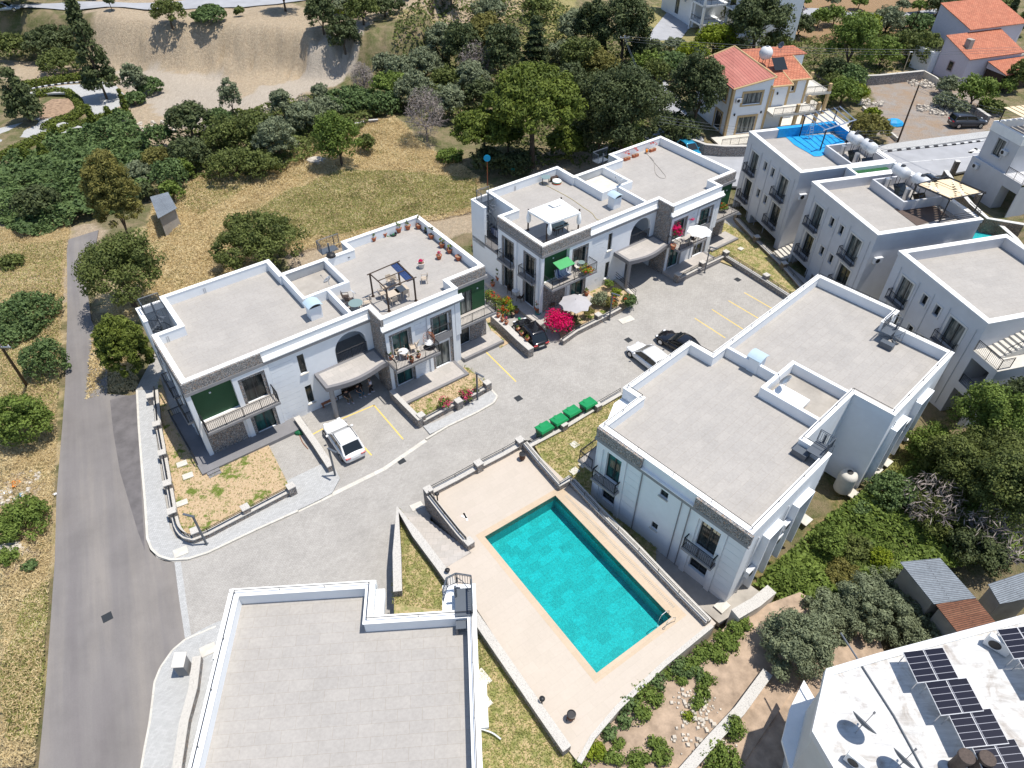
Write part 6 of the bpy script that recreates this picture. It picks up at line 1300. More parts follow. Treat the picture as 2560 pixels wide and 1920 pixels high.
# ================================================================ villas
def gable(mb, F0, pts): mb.add(pts, [tuple(range(len(pts)))])
def villa1():
    t = thing('villa', 'two-storey white villa with red metal roof and yellow-edged windows', 'house', (29.65, 97.45, -.7), R(15))
    F = Face((0, 0), (1, 0)); L = Face((0, 10), (0, -1)); B = 0
    w = MB(); F.wall(w, 0, 5.9, 0, 6.6, [(1.75, 4.5, 4.3, 5.8, .2), (1.75, 4.4, .2, 2.5, .2)]); L.wall(w, 0, 10, 0, 6.8, [(7.6, 8.6, 4.4, 6.0, .2), (6.6, 8.4, .2, 2.6, .2)])
    w.add([(0, 0, 6.6), (5.9, 0, 6.6), (5.9, 0, 7.7)], [(0, 1, 2)]); w.quad((5.9, 0, 0), (5.9, 10, 0), (5.9, 10, 7.7), (5.9, 0, 7.7)); w.quad((5.9, 10, 0), (0, 10, 0), (0, 10, 6.8), (5.9, 10, 7.7))
    w.build('wall', 'white_plaster', t)
    r = MB(); r.add([(-.2, -.25, 6.62), (6.0, -.25, 7.75), (5.0, 10.3, 8.6), (-.2, 10.3, 7.0), (-.2, -.25, 6.5), (6.0, -.25, 7.62), (5.0, 10.3, 8.45), (-.2, 10.3, 6.85)], [(0, 1, 2, 3), (7, 6, 5, 4), (0, 4, 5, 1), (1, 5, 6, 2), (2, 6, 7, 3), (3, 7, 4, 0)]); rf = r.build('roof', 'red_tin', t)
    e = MB(); e.tube((-.2, -.25, 6.6), (6.0, -.25, 7.72), .12, n=6); e.tube((6.0, -.25, 7.75), (5.0, 10.3, 8.6), .14, n=6); e.tube((-.2, 10.3, 7.0), (5.0, 10.3, 8.6), .12, n=6); e.build('roof_trim', 'yellow_trim', rf)
    for F_, a, b, z0, z1, nm in ((F, 1.75, 4.5, 4.3, 5.8, 'glass_curtain'), (F, 1.75, 4.4, .2, 2.5, 'glass_curtain'), (L, 7.6, 8.6, 4.4, 6.0, 'glass_dark'), (L, 6.6, 8.4, .2, 2.6, 'glass_dark')):
        window(t, F_, a, b, z0, z1, -.18, nm, 3); surround(t, F_, a-.28, b+.28, z0-.28, z1+.28, .28, .06, mat='yellow_trim', bottom=True, stone=False)
    for x in (-.02, 5.6): one(t, 'quoin', 'yellow_trim', F, x, x+.35, 0, 6.55, 0, .05)
    one(t, 'quoin', 'yellow_trim', L, 9.65, 10.02, 0, 6.6, 0, .05)
    # middle and rear wings with their own pitched roofs
    def wing(x0, x1, y0, y1, z0, z1, holes, rise=.8, mat='white_plaster'):
        w = MB(); Fw = Face((x0, y0), (1, 0)); Fw.wall(w, 0, x1-x0, 0, z0, holes); w.quad((x1, y0, 0), (x1, y1, 0), (x1, y1, z1), (x1, y0, z0)); w.quad((x1, y1, 0), (x0, y1, 0), (x0, y1, z1), (x1, y1, z1)); w.quad((x0, y1, 0), (x0, y0, 0), (x0, y0, z0), (x0, y1, z1))
        w.build('wall', mat, t); r = MB(); r.add([(x0-.1, y0-.3, z0+.02), (x1+.2, y0-.3, z0+.02), (x1+.2, y1, z1+.1), (x0-.1, y1, z1+.1), (x0-.1, y0-.3, z0-.12), (x1+.2, y0-.3, z0-.12), (x1+.2, y1, z1-.05), (x0-.1, y1, z1-.05)], [(0, 1, 2, 3), (7, 6, 5, 4), (0, 4, 5, 1), (1, 5, 6, 2), (2, 6, 7, 3), (3, 7, 4, 0)])
        rr = r.build('roof', 'clay_tiles', t); q = MB(); q.tube((x0-.1, y0-.32, z0-.02), (x1+.2, y0-.32, z0-.02), .12, n=6); q.tube((x1+.2, y0-.3, z0), (x1+.2, y1, z1+.05), .12, n=6); q.build('roof_trim', 'yellow_trim', rr); return Fw
    W2 = wing(5.92, 9.6, 1.2, 8, 6.0, 7.4, [(.3, 1.0, 3.3, 5.3, .15)]); surround(t, W2, .05, 1.25, 3.1, 5.5, .22, .05, mat='yellow_trim', stone=False); one(t, 'quoin', 'yellow_trim', W2, 3.35, 3.7, 0, 5.9, 0, .05)
    W3 = wing(9.62, 14.2, 3.8, 9.5, 5.6, 6.9, [(1.7, 2.5, 4.0, 5.1, .15)]); window(t, W3, 1.7, 2.5, 4.0, 5.1, -.13, 'glass_dark', 0); surround(t, W3, 1.4, 2.8, 3.7, 5.4, .3, .05, mat='yellow_trim', bottom=True, stone=False)
    one(t, 'quoin', 'yellow_trim', W3, 4.25, 4.6, 0, 5.5, 0, .05)
    w = MB(); w.prism([(6, 9.5), (16.5, 9.5), (16.5, 13), (6, 13)], 0, 6.9); w.build('rear_wing', 'white_plaster', t); r = MB(); r.box(5.8, 16.8, 9.3, 13.2, 6.92, 7.05); r.build('roof', 'clay_tiles', t)
    # terraces
    def deck(x0, x1, y0, y1, z, posts=(), rail=None, open_=False):
        d = MB(); d.box(x0, x1, y0, y1, z-.35, z); D = d.build('terrace', 'pale_concrete', t)
        for p in posts: m_ = MB(); m_.box(p[0]-.2, p[0]+.2, p[1]-.2, p[1]+.2, 0, z-.36); m_.build('terrace_post', 'yellow_trim', D); m_ = MB(); m_.box(p[0]-.2, p[0]+.2, p[1]-.2, p[1]+.2, z+.003, z+1.1); m_.build('rail_post', 'yellow_trim', D)
        if rail: railing(D, rail, z, .9, .16)
    deck(5.95, 13.2, -1.7, 1.15, 3.1, [(9.7, -1.5), (13.0, -1.5), (13.0, 1.0)], [(6.0, -1.6), (13.1, -1.6), (13.1, 1.1)]); deck(14.25, 18.6, 3.8, 9.0, 3.3, [(18.3, 4.0), (18.3, 8.8)], [(14.4, 3.9), (18.5, 3.9), (18.5, 8.9)])
    w = MB(); w.box(14.25, 18.4, 8.6, 8.9, 0, 2.9); w.box(14.3, 14.5, 3.9, 8.6, 0, 2.9); w.build('garage_wall', 'white_plaster', t)
    d = MB(); d.box(-2.0, 6.0, -3.2, 0, -.2, .05); D = d.build('terrace', 'pale_concrete', t); railing(D, [(-2, -3.1), (5.9, -3.1)], .05, 1.0, .16)
    d = MB(); d.box(6.0, 20.0, -3.2, 9, -.3, .02); d.build('driveway', 'pale_concrete', t)
    for F_, a, z in ((F, .9, 3.0), (F, 5.0, 3.0), (W2, 1.8, 4.9)): l = MB(); F_.box(l, a-.08, a+.08, z-.15, z+.15, 0, .18); l.build('wall_lamp', 'black_metal', t)
    return t
v1 = villa1()
def ac_unit(F, a, z, label, mtx, sc=1.0, side=False):
    p = mtx @ Vector(F.p(a, z, .2)); n = (mtx.to_3x3() @ F.n); rz = math.atan2(n.y, n.x)+R(90)
    t = thing('air_conditioner', label, 'air conditioner', p, rz, 'white air-conditioner units outside walls')
    mb = MB(); mb.box(-.42*sc, .42*sc, -.16, .16, -.3*sc, .3*sc); mb.build('casing', 'white_metal', t, bev=.02)
    g = MB(); g.tube((-.1*sc, -.165, 0), (-.1*sc, -.18, 0), .22*sc, n=18); g.build('fan_grille', 'black_metal', t)
    b = MB()
    for x in (-.3, .3): b.box(x-.02, x+.02, -.14, .2, -.34*sc, -.3*sc)
    b.build('bracket', 'steel', t); return t
def mtx(ox, oy, yaw, oz=0): return Matrix.Translation((ox, oy, oz)) @ Matrix.Rotation(yaw, 4, 'Z')
MD, ME1, ME2, ME3, MA, MB_ = mtx(5.91, 32.61, R(43.47)), mtx(26.53, 77.85, R(15.25)), mtx(29.89, 65.78, R(15.25)), mtx(33.48, 52.97, R(15.25)), mtx(-23.27, 36.45, R(37.5)), mtx(2.65, 54.98, R(37.5)); MV = mtx(29.65, 97.45, R(15), -.7); MC = mtx(-14.89, 20.27, R(4.64))
FD = Face((0, -11.67), (1, 0)); FD2 = Face((15.45, -12.85), (1, 0))
for a, z, lb in ((1.6, 1.9, 'white air conditioner at the lowest corner of the poolside house wall'), (4.5, 2.6, 'white air conditioner on the poolside house wall, left of a pair'), (5.1, 3.6, 'white air conditioner on the poolside house wall, right of a pair')): ac_unit(FD, a, z, lb, MD)
for a, z, lb in ((3.5, 2.8, 'white air conditioner far up the poolside house wall, lower of two'), (4.3, 3.6, 'white air conditioner far up the poolside house wall, upper of two')): ac_unit(FD2, a, z, lb, MD)
ac_unit(Face((0, -10.45), (1, 0)), .9, 5.6, 'white air conditioner on the middle grey-white house, nearest its corner', ME2); ac_unit(Face((0, -10.45), (1, 0)), 8.3, 5.9, 'white air conditioner on the middle grey-white house by the small pool', ME2); ac_unit(Face((0, -10.45), (1, 0)), .9, 5.6, 'white air conditioner on the side of the farthest grey-white house', ME1)
ac_unit(Face((0, 0), (1, 0)), 1.0, 5.0, 'white air conditioner beside the window of the red-roofed villa', MV); ac_unit(Face((9.6, 1.2), (0, 1)), .6, 5.2, 'white air conditioner at the middle wing of the red-roofed villa', MV)
# second villa
def villa2():
    b = P(2384, 213, -.6); t = thing('villa', 'white and lilac villa with orange clay-tiled roofs at the upper right', 'house', (b.x+4.4, b.y-.5, -.6), R(20)); V = 'lilac_plaster'; t.scale = (.82, .82, .82)
    def hip(x0, x1, y0, y1, z0, z1, zb, name='roof'):  # slopes up to the back
        w = MB(); w.prism([(x0, y0), (x1, y0), (x1, y1), (x0, y1)], zb, z0-.1); w.add([(x0, y0, z0-.1), (x0, y1, z0-.1), (x0, y1, z1-.1)], [(0, 1, 2)]); w.add([(x1, y0, z0-.1), (x1, y1, z0-.1), (x1, y1, z1-.1)], [(0, 1, 2)]); w.build('wall', V, t)
        r = MB(); r.add([(x0-.3, y0-.4, z0), (x1+.3, y0-.4, z0), (x1+.3, y1, z1), (x0-.3, y1, z1), (x0-.3, y0-.4, z0-.12), (x1+.3, y0-.4, z0-.12), (x1+.3, y1, z1-.12), (x0-.3, y1, z1-.12)], [(0, 1, 2, 3), (7, 6, 5, 4), (0, 4, 5, 1), (1, 5, 6, 2), (2, 6, 7, 3), (3, 7, 4, 0)]); r.build(name, 'clay_tiles', t)
    hip(-4.0, 9.5, 2.0, 9.0, 5.0, 7.4, 0); hip(1.5, 16, 9.0, 18, 8.0, 10.6, 0); hip(1.0, 10.0, -3.0, 1.7, 3.2, 4.2, 2.9)
    w = MB(); w.box(1.2, 9.8, -2.6, 1.6, 0, 2.9); w.build('verandah_wall', 'dark_wood', t)
    w = MB(); w.box(-5.5, -1.0, 9.2, 14, 0, 4.2); W = w.build('terrace_block', 'white_plaster', t); railing(W, [(-5.4, 9.3), (-1.1, 9.3)], 4.2, .9, .3)
    w = MB(); w.box(-2.6, -1.6, 4.4, 5.6, 4.6, 7.6); w.build('chimney', 'concrete', t)
    F = Face((-4, 2), (1, 0)); Fl = Face((-4, 9), (0, -1))
    window(t, Fl, 3.0, 4.0, 1.8, 3.4, .02, 'glass_dark', 0); surround(t, Fl, 2.8, 4.2, 1.6, 3.6, .18, .05, mat='lilac_trim', bottom=True, stone=False); window(t, Face((1.5, 9), (1, 0)), 2.0, 3.6, 5.6, 7.0, .02, 'glass_dark', 0)
    w = MB(); w.box(10.0, 14.5, 3.5, 9.0, 0, 3.6); W = w.build('balcony_block', 'concrete', t); railing(W, [(10, 3.6), (14.4, 3.6)], 3.6, .9, .3)
plain('lilac_plaster', (0.60, 0.55, 0.60), 0.85, 0.03); plain('lilac_trim', (0.42, 0.33, 0.34), 0.85, 0.03)
villa2()
# apartment block at the top edge
def apartments():
    q = P(1653, 15, 0); t = thing('apartment_block', 'white apartment block with open balconies and stairs at the top edge', 'building', (30.0, 159.7, -.6), R(-71)); V = 'white_plaster'
    F = Face((0, 0), (1, 0)); w = MB(); F.wall(w, 0, 13, 0, 10, [(5.5, 7.0, .8, 4.2, .2), (8.6, 9.4, 3.6, 4.2, .2)]); w.quad((0, 0, 0), (0, 14, 0), (0, 14, 10), (0, 0, 10)); w.quad((13, 0, 0), (13, 14, 0), (13, 14, 10), (13, 0, 10)); w.quad((0, 0, 10), (13, 0, 10), (13, 14, 10), (0, 14, 10)); w.build('wall', V, t)
    window(t, F, 5.5, 7.0, .8, 4.2, -.15, 'glass_curtain', 1); window(t, F, 2.0, 4.0, 5.6, 8.0, .02, 'glass_dark', 2); window(t, F, 6.5, 8.5, 5.6, 8.0, .02, 'glass_teal', 2)
    for z in (4.9,): balcony(t, F, 2.0, 10.5, z, 1.5, floor='pale_concrete')
    for z in (1.8, 5.0, 8.2):
        m_ = MB(); m_.box(13.0, 17.5, -1.0, 4.5, z-.3, z); B = m_.build('stair_landing', V, t); railing(B, [(13.1, -.9), (17.4, -.9), (17.4, 4.4)], z, .9, .25)
    for x, y in ((13.2, -.8), (17.3, -.8), (17.3, 4.3)): m_ = MB(); m_.box(x-.2, x+.2, y-.2, y+.2, 0, 11); m_.build('column', V, t)
    for k in range(2): m_ = MB(); m_.add([(13.6, .5, 1.8+3.2*k), (13.6, 1.6, 1.8+3.2*k), (16.8, 1.6, 5.0+3.2*k), (16.8, .5, 5.0+3.2*k)], [(0, 1, 2, 3)]); m_.build('stair_flight', V, t)
    for z in (1.2, 5.0, 8.4): m_ = MB(); m_.box(18.5, 24, 3, 5.5, z-.25, z); B = m_.build('balcony', V, t); railing(B, [(18.6, 3.1), (23.9, 3.1)], z, .9, .25)
    m_ = MB(); m_.box(17.8, 26, 5.5, 14, 0, 11); m_.build('side_wing', V, t)
apartments()
# villa at the right edge
def villa3():
    o = P(2486, 303, 7.6); t = thing('villa', 'grey-white house cut by the right edge above the small pool', 'house', (o.x, o.y, -2), R(14.5)); V = 'villa_plaster'
    F = Face((0, 0), (0, -1)); w = MB(); F.wall(w, 0, 4.7, 5.2, 9.6, [(1.6, 2.9, 6.3, 8.3, .25)]); G = Face((-.35, .4), (0, -1)); G.wall(w, 0, 8.0, 0, 5.2, [(5.6, 7.9, .6, 4.0, 1.5)]); w.quad((-.35, -7.6, 0), (9, -7.6, 0), (9, -7.6, 4.9), (-.35, -7.6, 4.9)); w.quad((-.35, .4, 5.2), (-.35, -7.6, 5.2), (9, -7.6, 5.2), (9, .4, 5.2))
    w.quad((0, -4.7, 5.2), (9, -4.7, 5.2), (9, -4.7, 9.6), (0, -4.7, 9.6)); w.quad((0, 0, 0), (9, 0, 0), (9, 0, 9.6), (0, 0, 9.6)); w.build('wall', V, t)
    MB().box(.1, 8.9, -4.6, -.1, 8.7, 8.8).build('roof', 'roof_tiles', t); MB().ring([(-.06, -4.76), (9, -4.76), (9, .06), (-.06, .06)], .4, 8.6, 9.65).build('parapet', 'white_coping', t)
    window(t, F, 1.62, 2.88, 6.32, 8.28, -.23, 'glass_curtain'); surround(t, F, 1.4, 3.1, 6.1, 8.5, .2, .06, mat='villa_plaster', bottom=True, stone=False)
    railing(t, [(-.3, -4.9), (-.3, -7.5), (3, -7.5)], 5.2, 1.0, .16, name='terrace_railing')
    M = mtx(o.x, o.y, R(14.5), -2); ac_unit(F, 3.3, 7.2, 'white air conditioner under the window of the right-edge house', M); ac_unit(G, 1.2, 4.4, 'grey air conditioner low on the wall of the right-edge house', M)
    for x in (.4, 4.4):
        for y in (-.3, -4.3): m_ = MB(); m_.tube((x, y, 8.8), (x, y, 11.2), .07, n=6); m_.build('pergola_post', 'black_metal', t)
    m_ = MB()
    for k in range(6): m_.box(.3+.8*k, .9+.8*k, -4.5, -.1, 11.2, 11.26)
    m_.build('pergola_roof', 'beige_canvas', t)
villa3()
stone_wall('stone terrace wall beside the parked dark car behind the woven pergola', [(2365, 425), (2400, 475), (2430, 510), (2470, 545), (2560, 560)], .8, -2.0, .5, [(2395, 402), (2450, 483)], 0, group=None, stone='brown_stone', cap='cream_plaster')
stone_wall('low brown stone planter wall at the right edge', [(2500, 560), (2540, 595), (2560, 620)], .3, -2.0, .5, group=None, stone='brown_stone', cap='cream_plaster')
b = MB(); q = [p[:2] for p in PL([(2395, 605), (2440, 560), (2475, 560), (2520, 610), (2440, 640)], -1.0)]
struct(b.prism(q, -2.2, -1.0).build('small_pool', 'pool_tiles'))
# house with the solar panels, lower right
def solar_house():
    z = 7.5; pts = [(2064.7, 1675.8), (2190, 1638), (2560, 1539.8), (2900, 1450), (2900, 2250), (2200, 2150), (2082, 1920), (2030, 1830.6)]; q = PL(pts, z); o = q[0]
    t = thing('flat_roofed_house', 'house with a worn white flat roof carrying solar panels and dishes, bottom right', 'house', (o.x, o.y, 0)); poly = [p[:2] for p in q]
    a = sum(poly[i-1][0]*poly[i][1]-poly[i][0]*poly[i-1][1] for i in range(len(poly))); poly = poly if a > 0 else poly[::-1]
    MB().prism(inset(poly, .25), -.6, z-.25).build('wall', 'cream_plaster', t, world=True); MB().prism(poly, z-.25, z, bottom=True).build('roof', 'worn_white_roof', t, world=True)
    MB().ring(poly, .32, z+.001, z+.12).build('roof_edge', 'white_coping', t, world=True); MB().ring(inset(poly, -.03), .05, z-.3, z+.13).build('gutter', 'white_metal', t, world=True)
    # lower balcony on the left side
    lo = PL([(2010, 1700), (2045, 1760), (2040, 1840), (2075, 1960), (1985, 1960), (1955, 1850), (1975, 1770)], 3.2); MB().prism([p[:2] for p in lo], 3.0, 3.2, bottom=True).build('balcony', 'white_coping', t, world=True)
    return t
solar_house()
SR = 7.5
# solar arrays: blocks of two panels on a raised frame
def solar_row(corner, du, dv, n, label0, hgt=1.0):
    """du: across a block (pixels), dv: along the row"""
    first = None
    for k in range(n):
        c = [P(corner[0]+dv[0]*k, corner[1]+dv[1]*k, SR+hgt), P(corner[0]+dv[0]*k+du[0], corner[1]+dv[1]*k+du[1], SR+hgt+.0)]
        e = P(corner[0]+dv[0]*(k+1), corner[1]+dv[1]*(k+1), SR+hgt)
        x = (c[1]-c[0]); y = (e-c[0]); rz = math.atan2(x.y, x.x); X, Y = x.length*.985, y.length*.985; y_skew = y.dot(Vector((math.cos(rz), math.sin(rz), 0)))*0
        if first is None:
            t = thing('solar_panel', label0[k], 'solar panel', c[0], rz, 'solar panels on the worn white roof'); tilt = .32
            vs = [(0, 0, 0), (X, 0, tilt), (X, -Y, tilt), (0, -Y, 0)]
            b = MB(); b.add(vs+[(a[0], a[1], a[2]-.04) for a in vs], [(3, 2, 1, 0), (4, 5, 6, 7), (0, 1, 5, 4), (1, 2, 6, 5), (2, 3, 7, 6), (3, 0, 4, 7)]); b.build('panel_frame', 'white_metal', t)
            for s_ in (0, 1):
                b = MB(); x0, x1 = s_*X/2+.02, (s_+1)*X/2-.015
                m_ = 6
                b.quad((x0, -Y+.02, tilt*x0/X+.006), (x1, -Y+.02, tilt*x1/X+.006), (x1, -.02, tilt*x1/X+.006), (x0, -.02, tilt*x0/X+.006)); b.build('solar_cells', 'solar_cells', t)
            b = MB()
            for px_, py in ((.1, -.1), (X-.1, -.1), (.1, -Y+.1), (X-.1, -Y+.1)): b.tube((px_, py, -hgt), (px_, py, tilt*px_/X-.04), .025, n=5)
            b.build('stand', 'steel', t); first = t
        else: dup(first, c[0], rz, label0[k])
solar_row((2257, 1630), (94, -4), (56, 76), 6, ['solar panel block at the upper end of the left row', 'second solar panel block down the left row', 'third solar panel block down the left row', 'fourth solar panel block, partly behind the round chimneys', 'fifth solar panel block down the left row', 'last solar panel block of the left row'])
solar_row((2492, 1574), (94, -4), (54, 74), 3, ['solar panel block at the upper end of the right row', 'second solar panel block of the right row', 'third solar panel block of the right row'])
def dish(p, rz, tilt, label, r=.55, mat='grey_metal', pole=.9, back='white_metal', name='satellite_dish'):
    t = thing(name, label, 'satellite dish', p, rz, None)
    mb = MB(); mb.tube((0, 0, 0), (0, 0, pole), .03, n=8); mb.build('mast', 'steel', t)
    M = Matrix.Translation((0, 0, pole)) @ Matrix.Rotation(tilt, 4, 'Y'); mb = MB(); mb.lathe([(0.02, .0), (r*.5, .04), (r*.8, .1), (r, .17), (r*.99, .185), (r*.5, .06), (0.02, .02)], 24, M); mb.build('reflector', mat, t, smooth=True)
    mb = MB(); mb.tube((r*.9, 0, .1), (r*.35, 0, .75), .015, n=5, M=M); mb.tube((r*.35, 0, .72), (r*.3, 0, .84), .045, n=8, M=M); mb.build('feed_arm', 'grey_trim', t); return t
dish(P(2138, 1833, SR), R(35), R(55), 'rusty-rimmed satellite dish standing left of the solar panels', .62); dish(P(2238, 1925, SR), R(35), R(55), 'satellite dish at the bottom edge of the worn white roof', .6)
dish(P(1963, 966, 7.2), R(150), R(50), 'round grey satellite dish beside the sunken roof yard', .5, 'steel', .45)
dish(P(823, 712, 7.2), R(150), R(60), 'satellite dish on the parapet of the potted roof', .42, 'steel', .4); dish(P(1553, 640-176, 7.2), R(150), R(55), 'pale satellite dish behind the tented gazebo roof', .45, 'white_metal', .4)
dish(P(1950, 132, 7), R(200), R(60), 'dark satellite dish beside the round water tank', .5, 'grey_metal', 1.0)
M = mtx(*P(2489, 1615, SR)[:2], R(-42), SR); ac_unit(Face((0, 0), (1, 0)), 0, .45, 'large grey air conditioner standing between the solar rows', M, 1.3); M = mtx(*P(2140, 1905, SR)[:2], R(-45), SR); ac_unit(Face((0, 0), (1, 0)), 0, .4, 'white air conditioner on the roof at the bottom edge', M, 1.1)
for (u, v), lb in (((2418, 1890), 'round dark chimney pot nearest the solar panels'), ((2470, 1895), 'round dark chimney pot at the right')):
    p = P(u, v, SR+1.3); t = thing('chimney_pot', lb, 'chimney', (p.x, p.y, SR), 0, 'dark round chimney pots'); m_ = MB(); m_.lathe([(.28, 0), (.28, 1.1), (.34, 1.12), (.34, 1.3), (.27, 1.31)], 18); m_.build('flue', 'rattan', t); m_ = MB(); m_.lathe([(.0, 1.28), (.26, 1.29), (.0, 1.3)], 18); m_.build('cap', 'brown_wood', t)
m_ = MB(); m_.path([(0, 0, .05), (-.4, 2.4, .05), (-1.5, 6.5, .05)], .05, 6); p = P(2310, 1930, SR); tag(m_.build('roof_pipe', 'grey_metal', loc=None), 'long grey pipe lying across the worn white roof', 'pipe').location = p
# tin sheds
def shed(pts, z, mat, label, name='shed', low=None):
    q = PL(pts, z); c = sum(q, Vector())/len(q); d = q[1]-q[0]; rz = math.atan2(d.y, d.x); t = thing(name, label, 'shed', (c.x, c.y, -.7), rz)
    zz = low or [z]*len(q); b = MB(); b.add([(p.x, p.y, h) for p, h in zip(q, zz)]+[(p.x, p.y, h-.05) for p, h in zip(q, zz)], [(0, 1, 2, 3), (7, 6, 5, 4), (0, 4, 5, 1), (1, 5, 6, 2), (2, 6, 7, 3), (3, 7, 4, 0)]); b.build('tin_roof', mat, t, world=True)
    cc = sum(q, Vector())/4; w = MB(); w.prism([tuple((cc+(p-cc)*.85)[:2]) for p in q], -.8, min(zz)-.06); w.build('wall', 'concrete', t, world=True); return t
shed([(375, 492), (420, 480), (442, 520), (395, 546)], 1.8, 'grey_tin', 'small stone shed with grey tin roof beside the dry field')
shed([(2250, 1405), (2350, 1395), (2440, 1495), (2335, 1510)], 2.6, 'grey_tin', 'long shed with grey corrugated roof in the right thicket'); shed([(2340, 1512), (2435, 1490), (2490, 1556), (2395, 1582)], 2.55, 'rusty_tin', 'shed with rusty brown corrugated roof beside the solar house'); shed([(2470, 1460), (2560, 1430), (2600, 1490), (2500, 1510)], 2.4, 'grey_tin', 'shaded grey tin roof at the right edge')
stone_wall('blue-painted low wall under the umbrella pine', [(1232, 395), (1250, 384), (1285, 412)], .2, -.8, .4, group=None, stone='pool_tiles', cap='pale_concrete')
p = P(1219, 470, -.6); t = thing('round_sign', 'bright blue round sign on a rusty pole behind the gazebo house', 'sign', p); m_ = MB(); m_.tube((0, 0, 0), (0, 0, 3.6), .04, n=6); m_.build('pole', 'terracotta', t); m_ = MB(); m_.tube((0, -.04, 3.9), (0, 0, 3.9), .42, n=24); plain('blue_disc', (0.01, 0.42, 0.75), 0.4, 0.0); m_.build('disc', 'blue_disc', t)
# rubble, rocks, litter
def rocks(u, v, n, sp, label, name='rubble_heap', mats=('rock',), sz=.25, z=None):
    c = PT(u, v) if z is None else P(u, v, z); mb = MB()
    for k in range(n):
        a, r_ = rnd.uniform(0, 6.3), sp*math.sqrt(rnd.random()); s_ = sz*rnd.uniform(.4, 1.3); d = Vector((r_*math.cos(a), r_*math.sin(a)*.7, s_*.2+.25*sz*rnd.random()))
        vs = [(d.x+s_*x*rnd.uniform(.6, 1.1), d.y+s_*y*rnd.uniform(.6, 1.1), d.z+s_*.7*z_*rnd.uniform(.6, 1.1)) for x, y, z_ in ((-1, -1, -1), (1, -1, -1), (1, 1, -1), (-1, 1, -1), (-.7, -.7, 1), (.7, -.7, 1), (.7, .7, 1), (-.7, .7, 1))]
        mb.add(vs, [(3, 2, 1, 0), (4, 5, 6, 7), (0, 1, 5, 4), (1, 2, 6, 5), (2, 3, 7, 6), (3, 0, 4, 7)])
    o = mb.build(name, mats[0]); o.location = c; tag(o, label, 'rubble'); o['kind'] = 'stuff'; return o
rocks(2345, 275, 160, 3.2, 'heap of pale stones beside the dark pickup'); rocks(2305, 210, 70, 2.5, 'broken stones at the back of the bare lot'); rocks(2175, 258, 60, 2.0, 'pile of pale stones at the left of the bare lot')
rocks(370, 325, 40, 4.0, 'loose stones on the sandy slope', sz=.3); rocks(1760, 1850, 60, 1.8, 'stones at the edge of the vegetable bed', z=.46, sz=.14); rocks(1740, 1760, 90, 1.4, 'gravel heap in the vegetable bed', z=.46, sz=.1)
rocks(20, 1235, 60, 1.6, 'grey rubble under the roadside litter', sz=.16); rocks(60, 1200, 50, 1.4, 'pale stones beside the roadside litter', sz=.12)
plain('litter_white', (0.70, 0.72, 0.74), 0.6, 0.15, 6.0); plain('litter_orange', (0.85, 0.25, 0.02), 0.6)
for u, v, mt, lb, s_ in ((38, 1212, 'litter_orange', 'orange plastic piece on the roadside rubbish heap', .55), (52, 1240, 'blue_tarp', 'blue plastic piece on the roadside rubbish heap', .35), (140, 1237, 'litter_white', 'white paper scrap on the edge of the road', .2), (15, 1230, 'litter_white', 'white plastic sacks on the roadside rubbish heap', .6), (75, 1262, 'litter_white', 'small white plastic scrap below the rubbish heap', .3)):
    c = PT(u, v); mb = MB(); n = 9; vs = [(s_*(.5+.6*rnd.random())*math.cos(2*math.pi*k/n), s_*(.4+.5*rnd.random())*math.sin(2*math.pi*k/n), .06+.12*rnd.random()) for k in range(n)]+[(0, 0, .25*s_+.1)]
    mb.add(vs, [(k, (k+1) % n, n) for k in range(n)]); o = mb.build('litter', mt); o.location = c; tag(o, lb, 'litter')
for u, v, s_, lb in ((35, 1375, .75, 'large pale boulder at the roadside'), (8, 1390, .6, 'brownish boulder at the left edge'), (792, 405, 1.0, 'big white boulder at the edge of the dry field')):
    c = PT(u, v); mb = MB(); mb.lathe([(s_*.2, -.2), (s_*1.1, .0), (s_*1.0, s_*.5), (s_*.55, s_*.75), (0.02, s_*.8)], 9); o = mb.build('boulder', 'rock', smooth=False); o.location = c; o.scale = (1.3, .8, .8); tag(o, lb, 'rock')
# poles and wires
def pole(u, v, h, top, label, mat='dark_wood', z=None, cross=True, name='utility_pole', r=.13):
    b = PT(u, v) if z is None else P(u, v, z); d = ray(*top); k = math.hypot(b.x, b.y)
    tx = P(top[0], top[1], b.z+h); t = thing(name, label, 'pole', b); off = tx-b
    mb = MB(); mb.tube((0, 0, -.2), (off.x, off.y, h), r, r*.7, 10); mb.build('post', mat, t)
    if cross:
        mb = MB(); mb.box(off.x-.7, off.x+.7, off.y-.05, off.y+.05, h-.3, h-.2); mb.build('crossarm', 'steel', t)
        for k in (-.6, 0, .6): m_ = MB(); m_.tube((off.x+k, off.y, h-.2), (off.x+k, off.y, h-.02), .045, n=6); m_.build('insulator', 'white_metal', t)
    return t, tx
pa, ta = pole(2244, 355, 8.6, (2298, 212), 'wooden utility pole at the edge of the bare lot', cross=False); pb, tb = pole(68, 965, 7.5, (0, 862), 'leaning wooden utility pole at the left edge'); pc_, tc = pole(1558, 130, 8.0, (1562, 90), 'steel utility pole among the trees above the road bend', 'steel'); pd, td = pole(2255, 110, 8, (2306, 14), 'thin wooden pole below the orchard road', cross=False)
t = thing('street_lamp', 'thin white street lamp on the wall of the bare lot', 'lamp', PT(2259, 176)); m_ = MB(); o1 = P(2276, 130, 4.2)-t.location; m_.tube((0, 0, 0), o1, .05, .035, 8); m_.build('post', 'white_metal', t); m_ = MB(); m_.box(o1.x-.1, o1.x+.35, o1.y-.1, o1.y+.1, o1.z-.05, o1.z+.05); m_.build('lamp_head', 'white_metal', t)
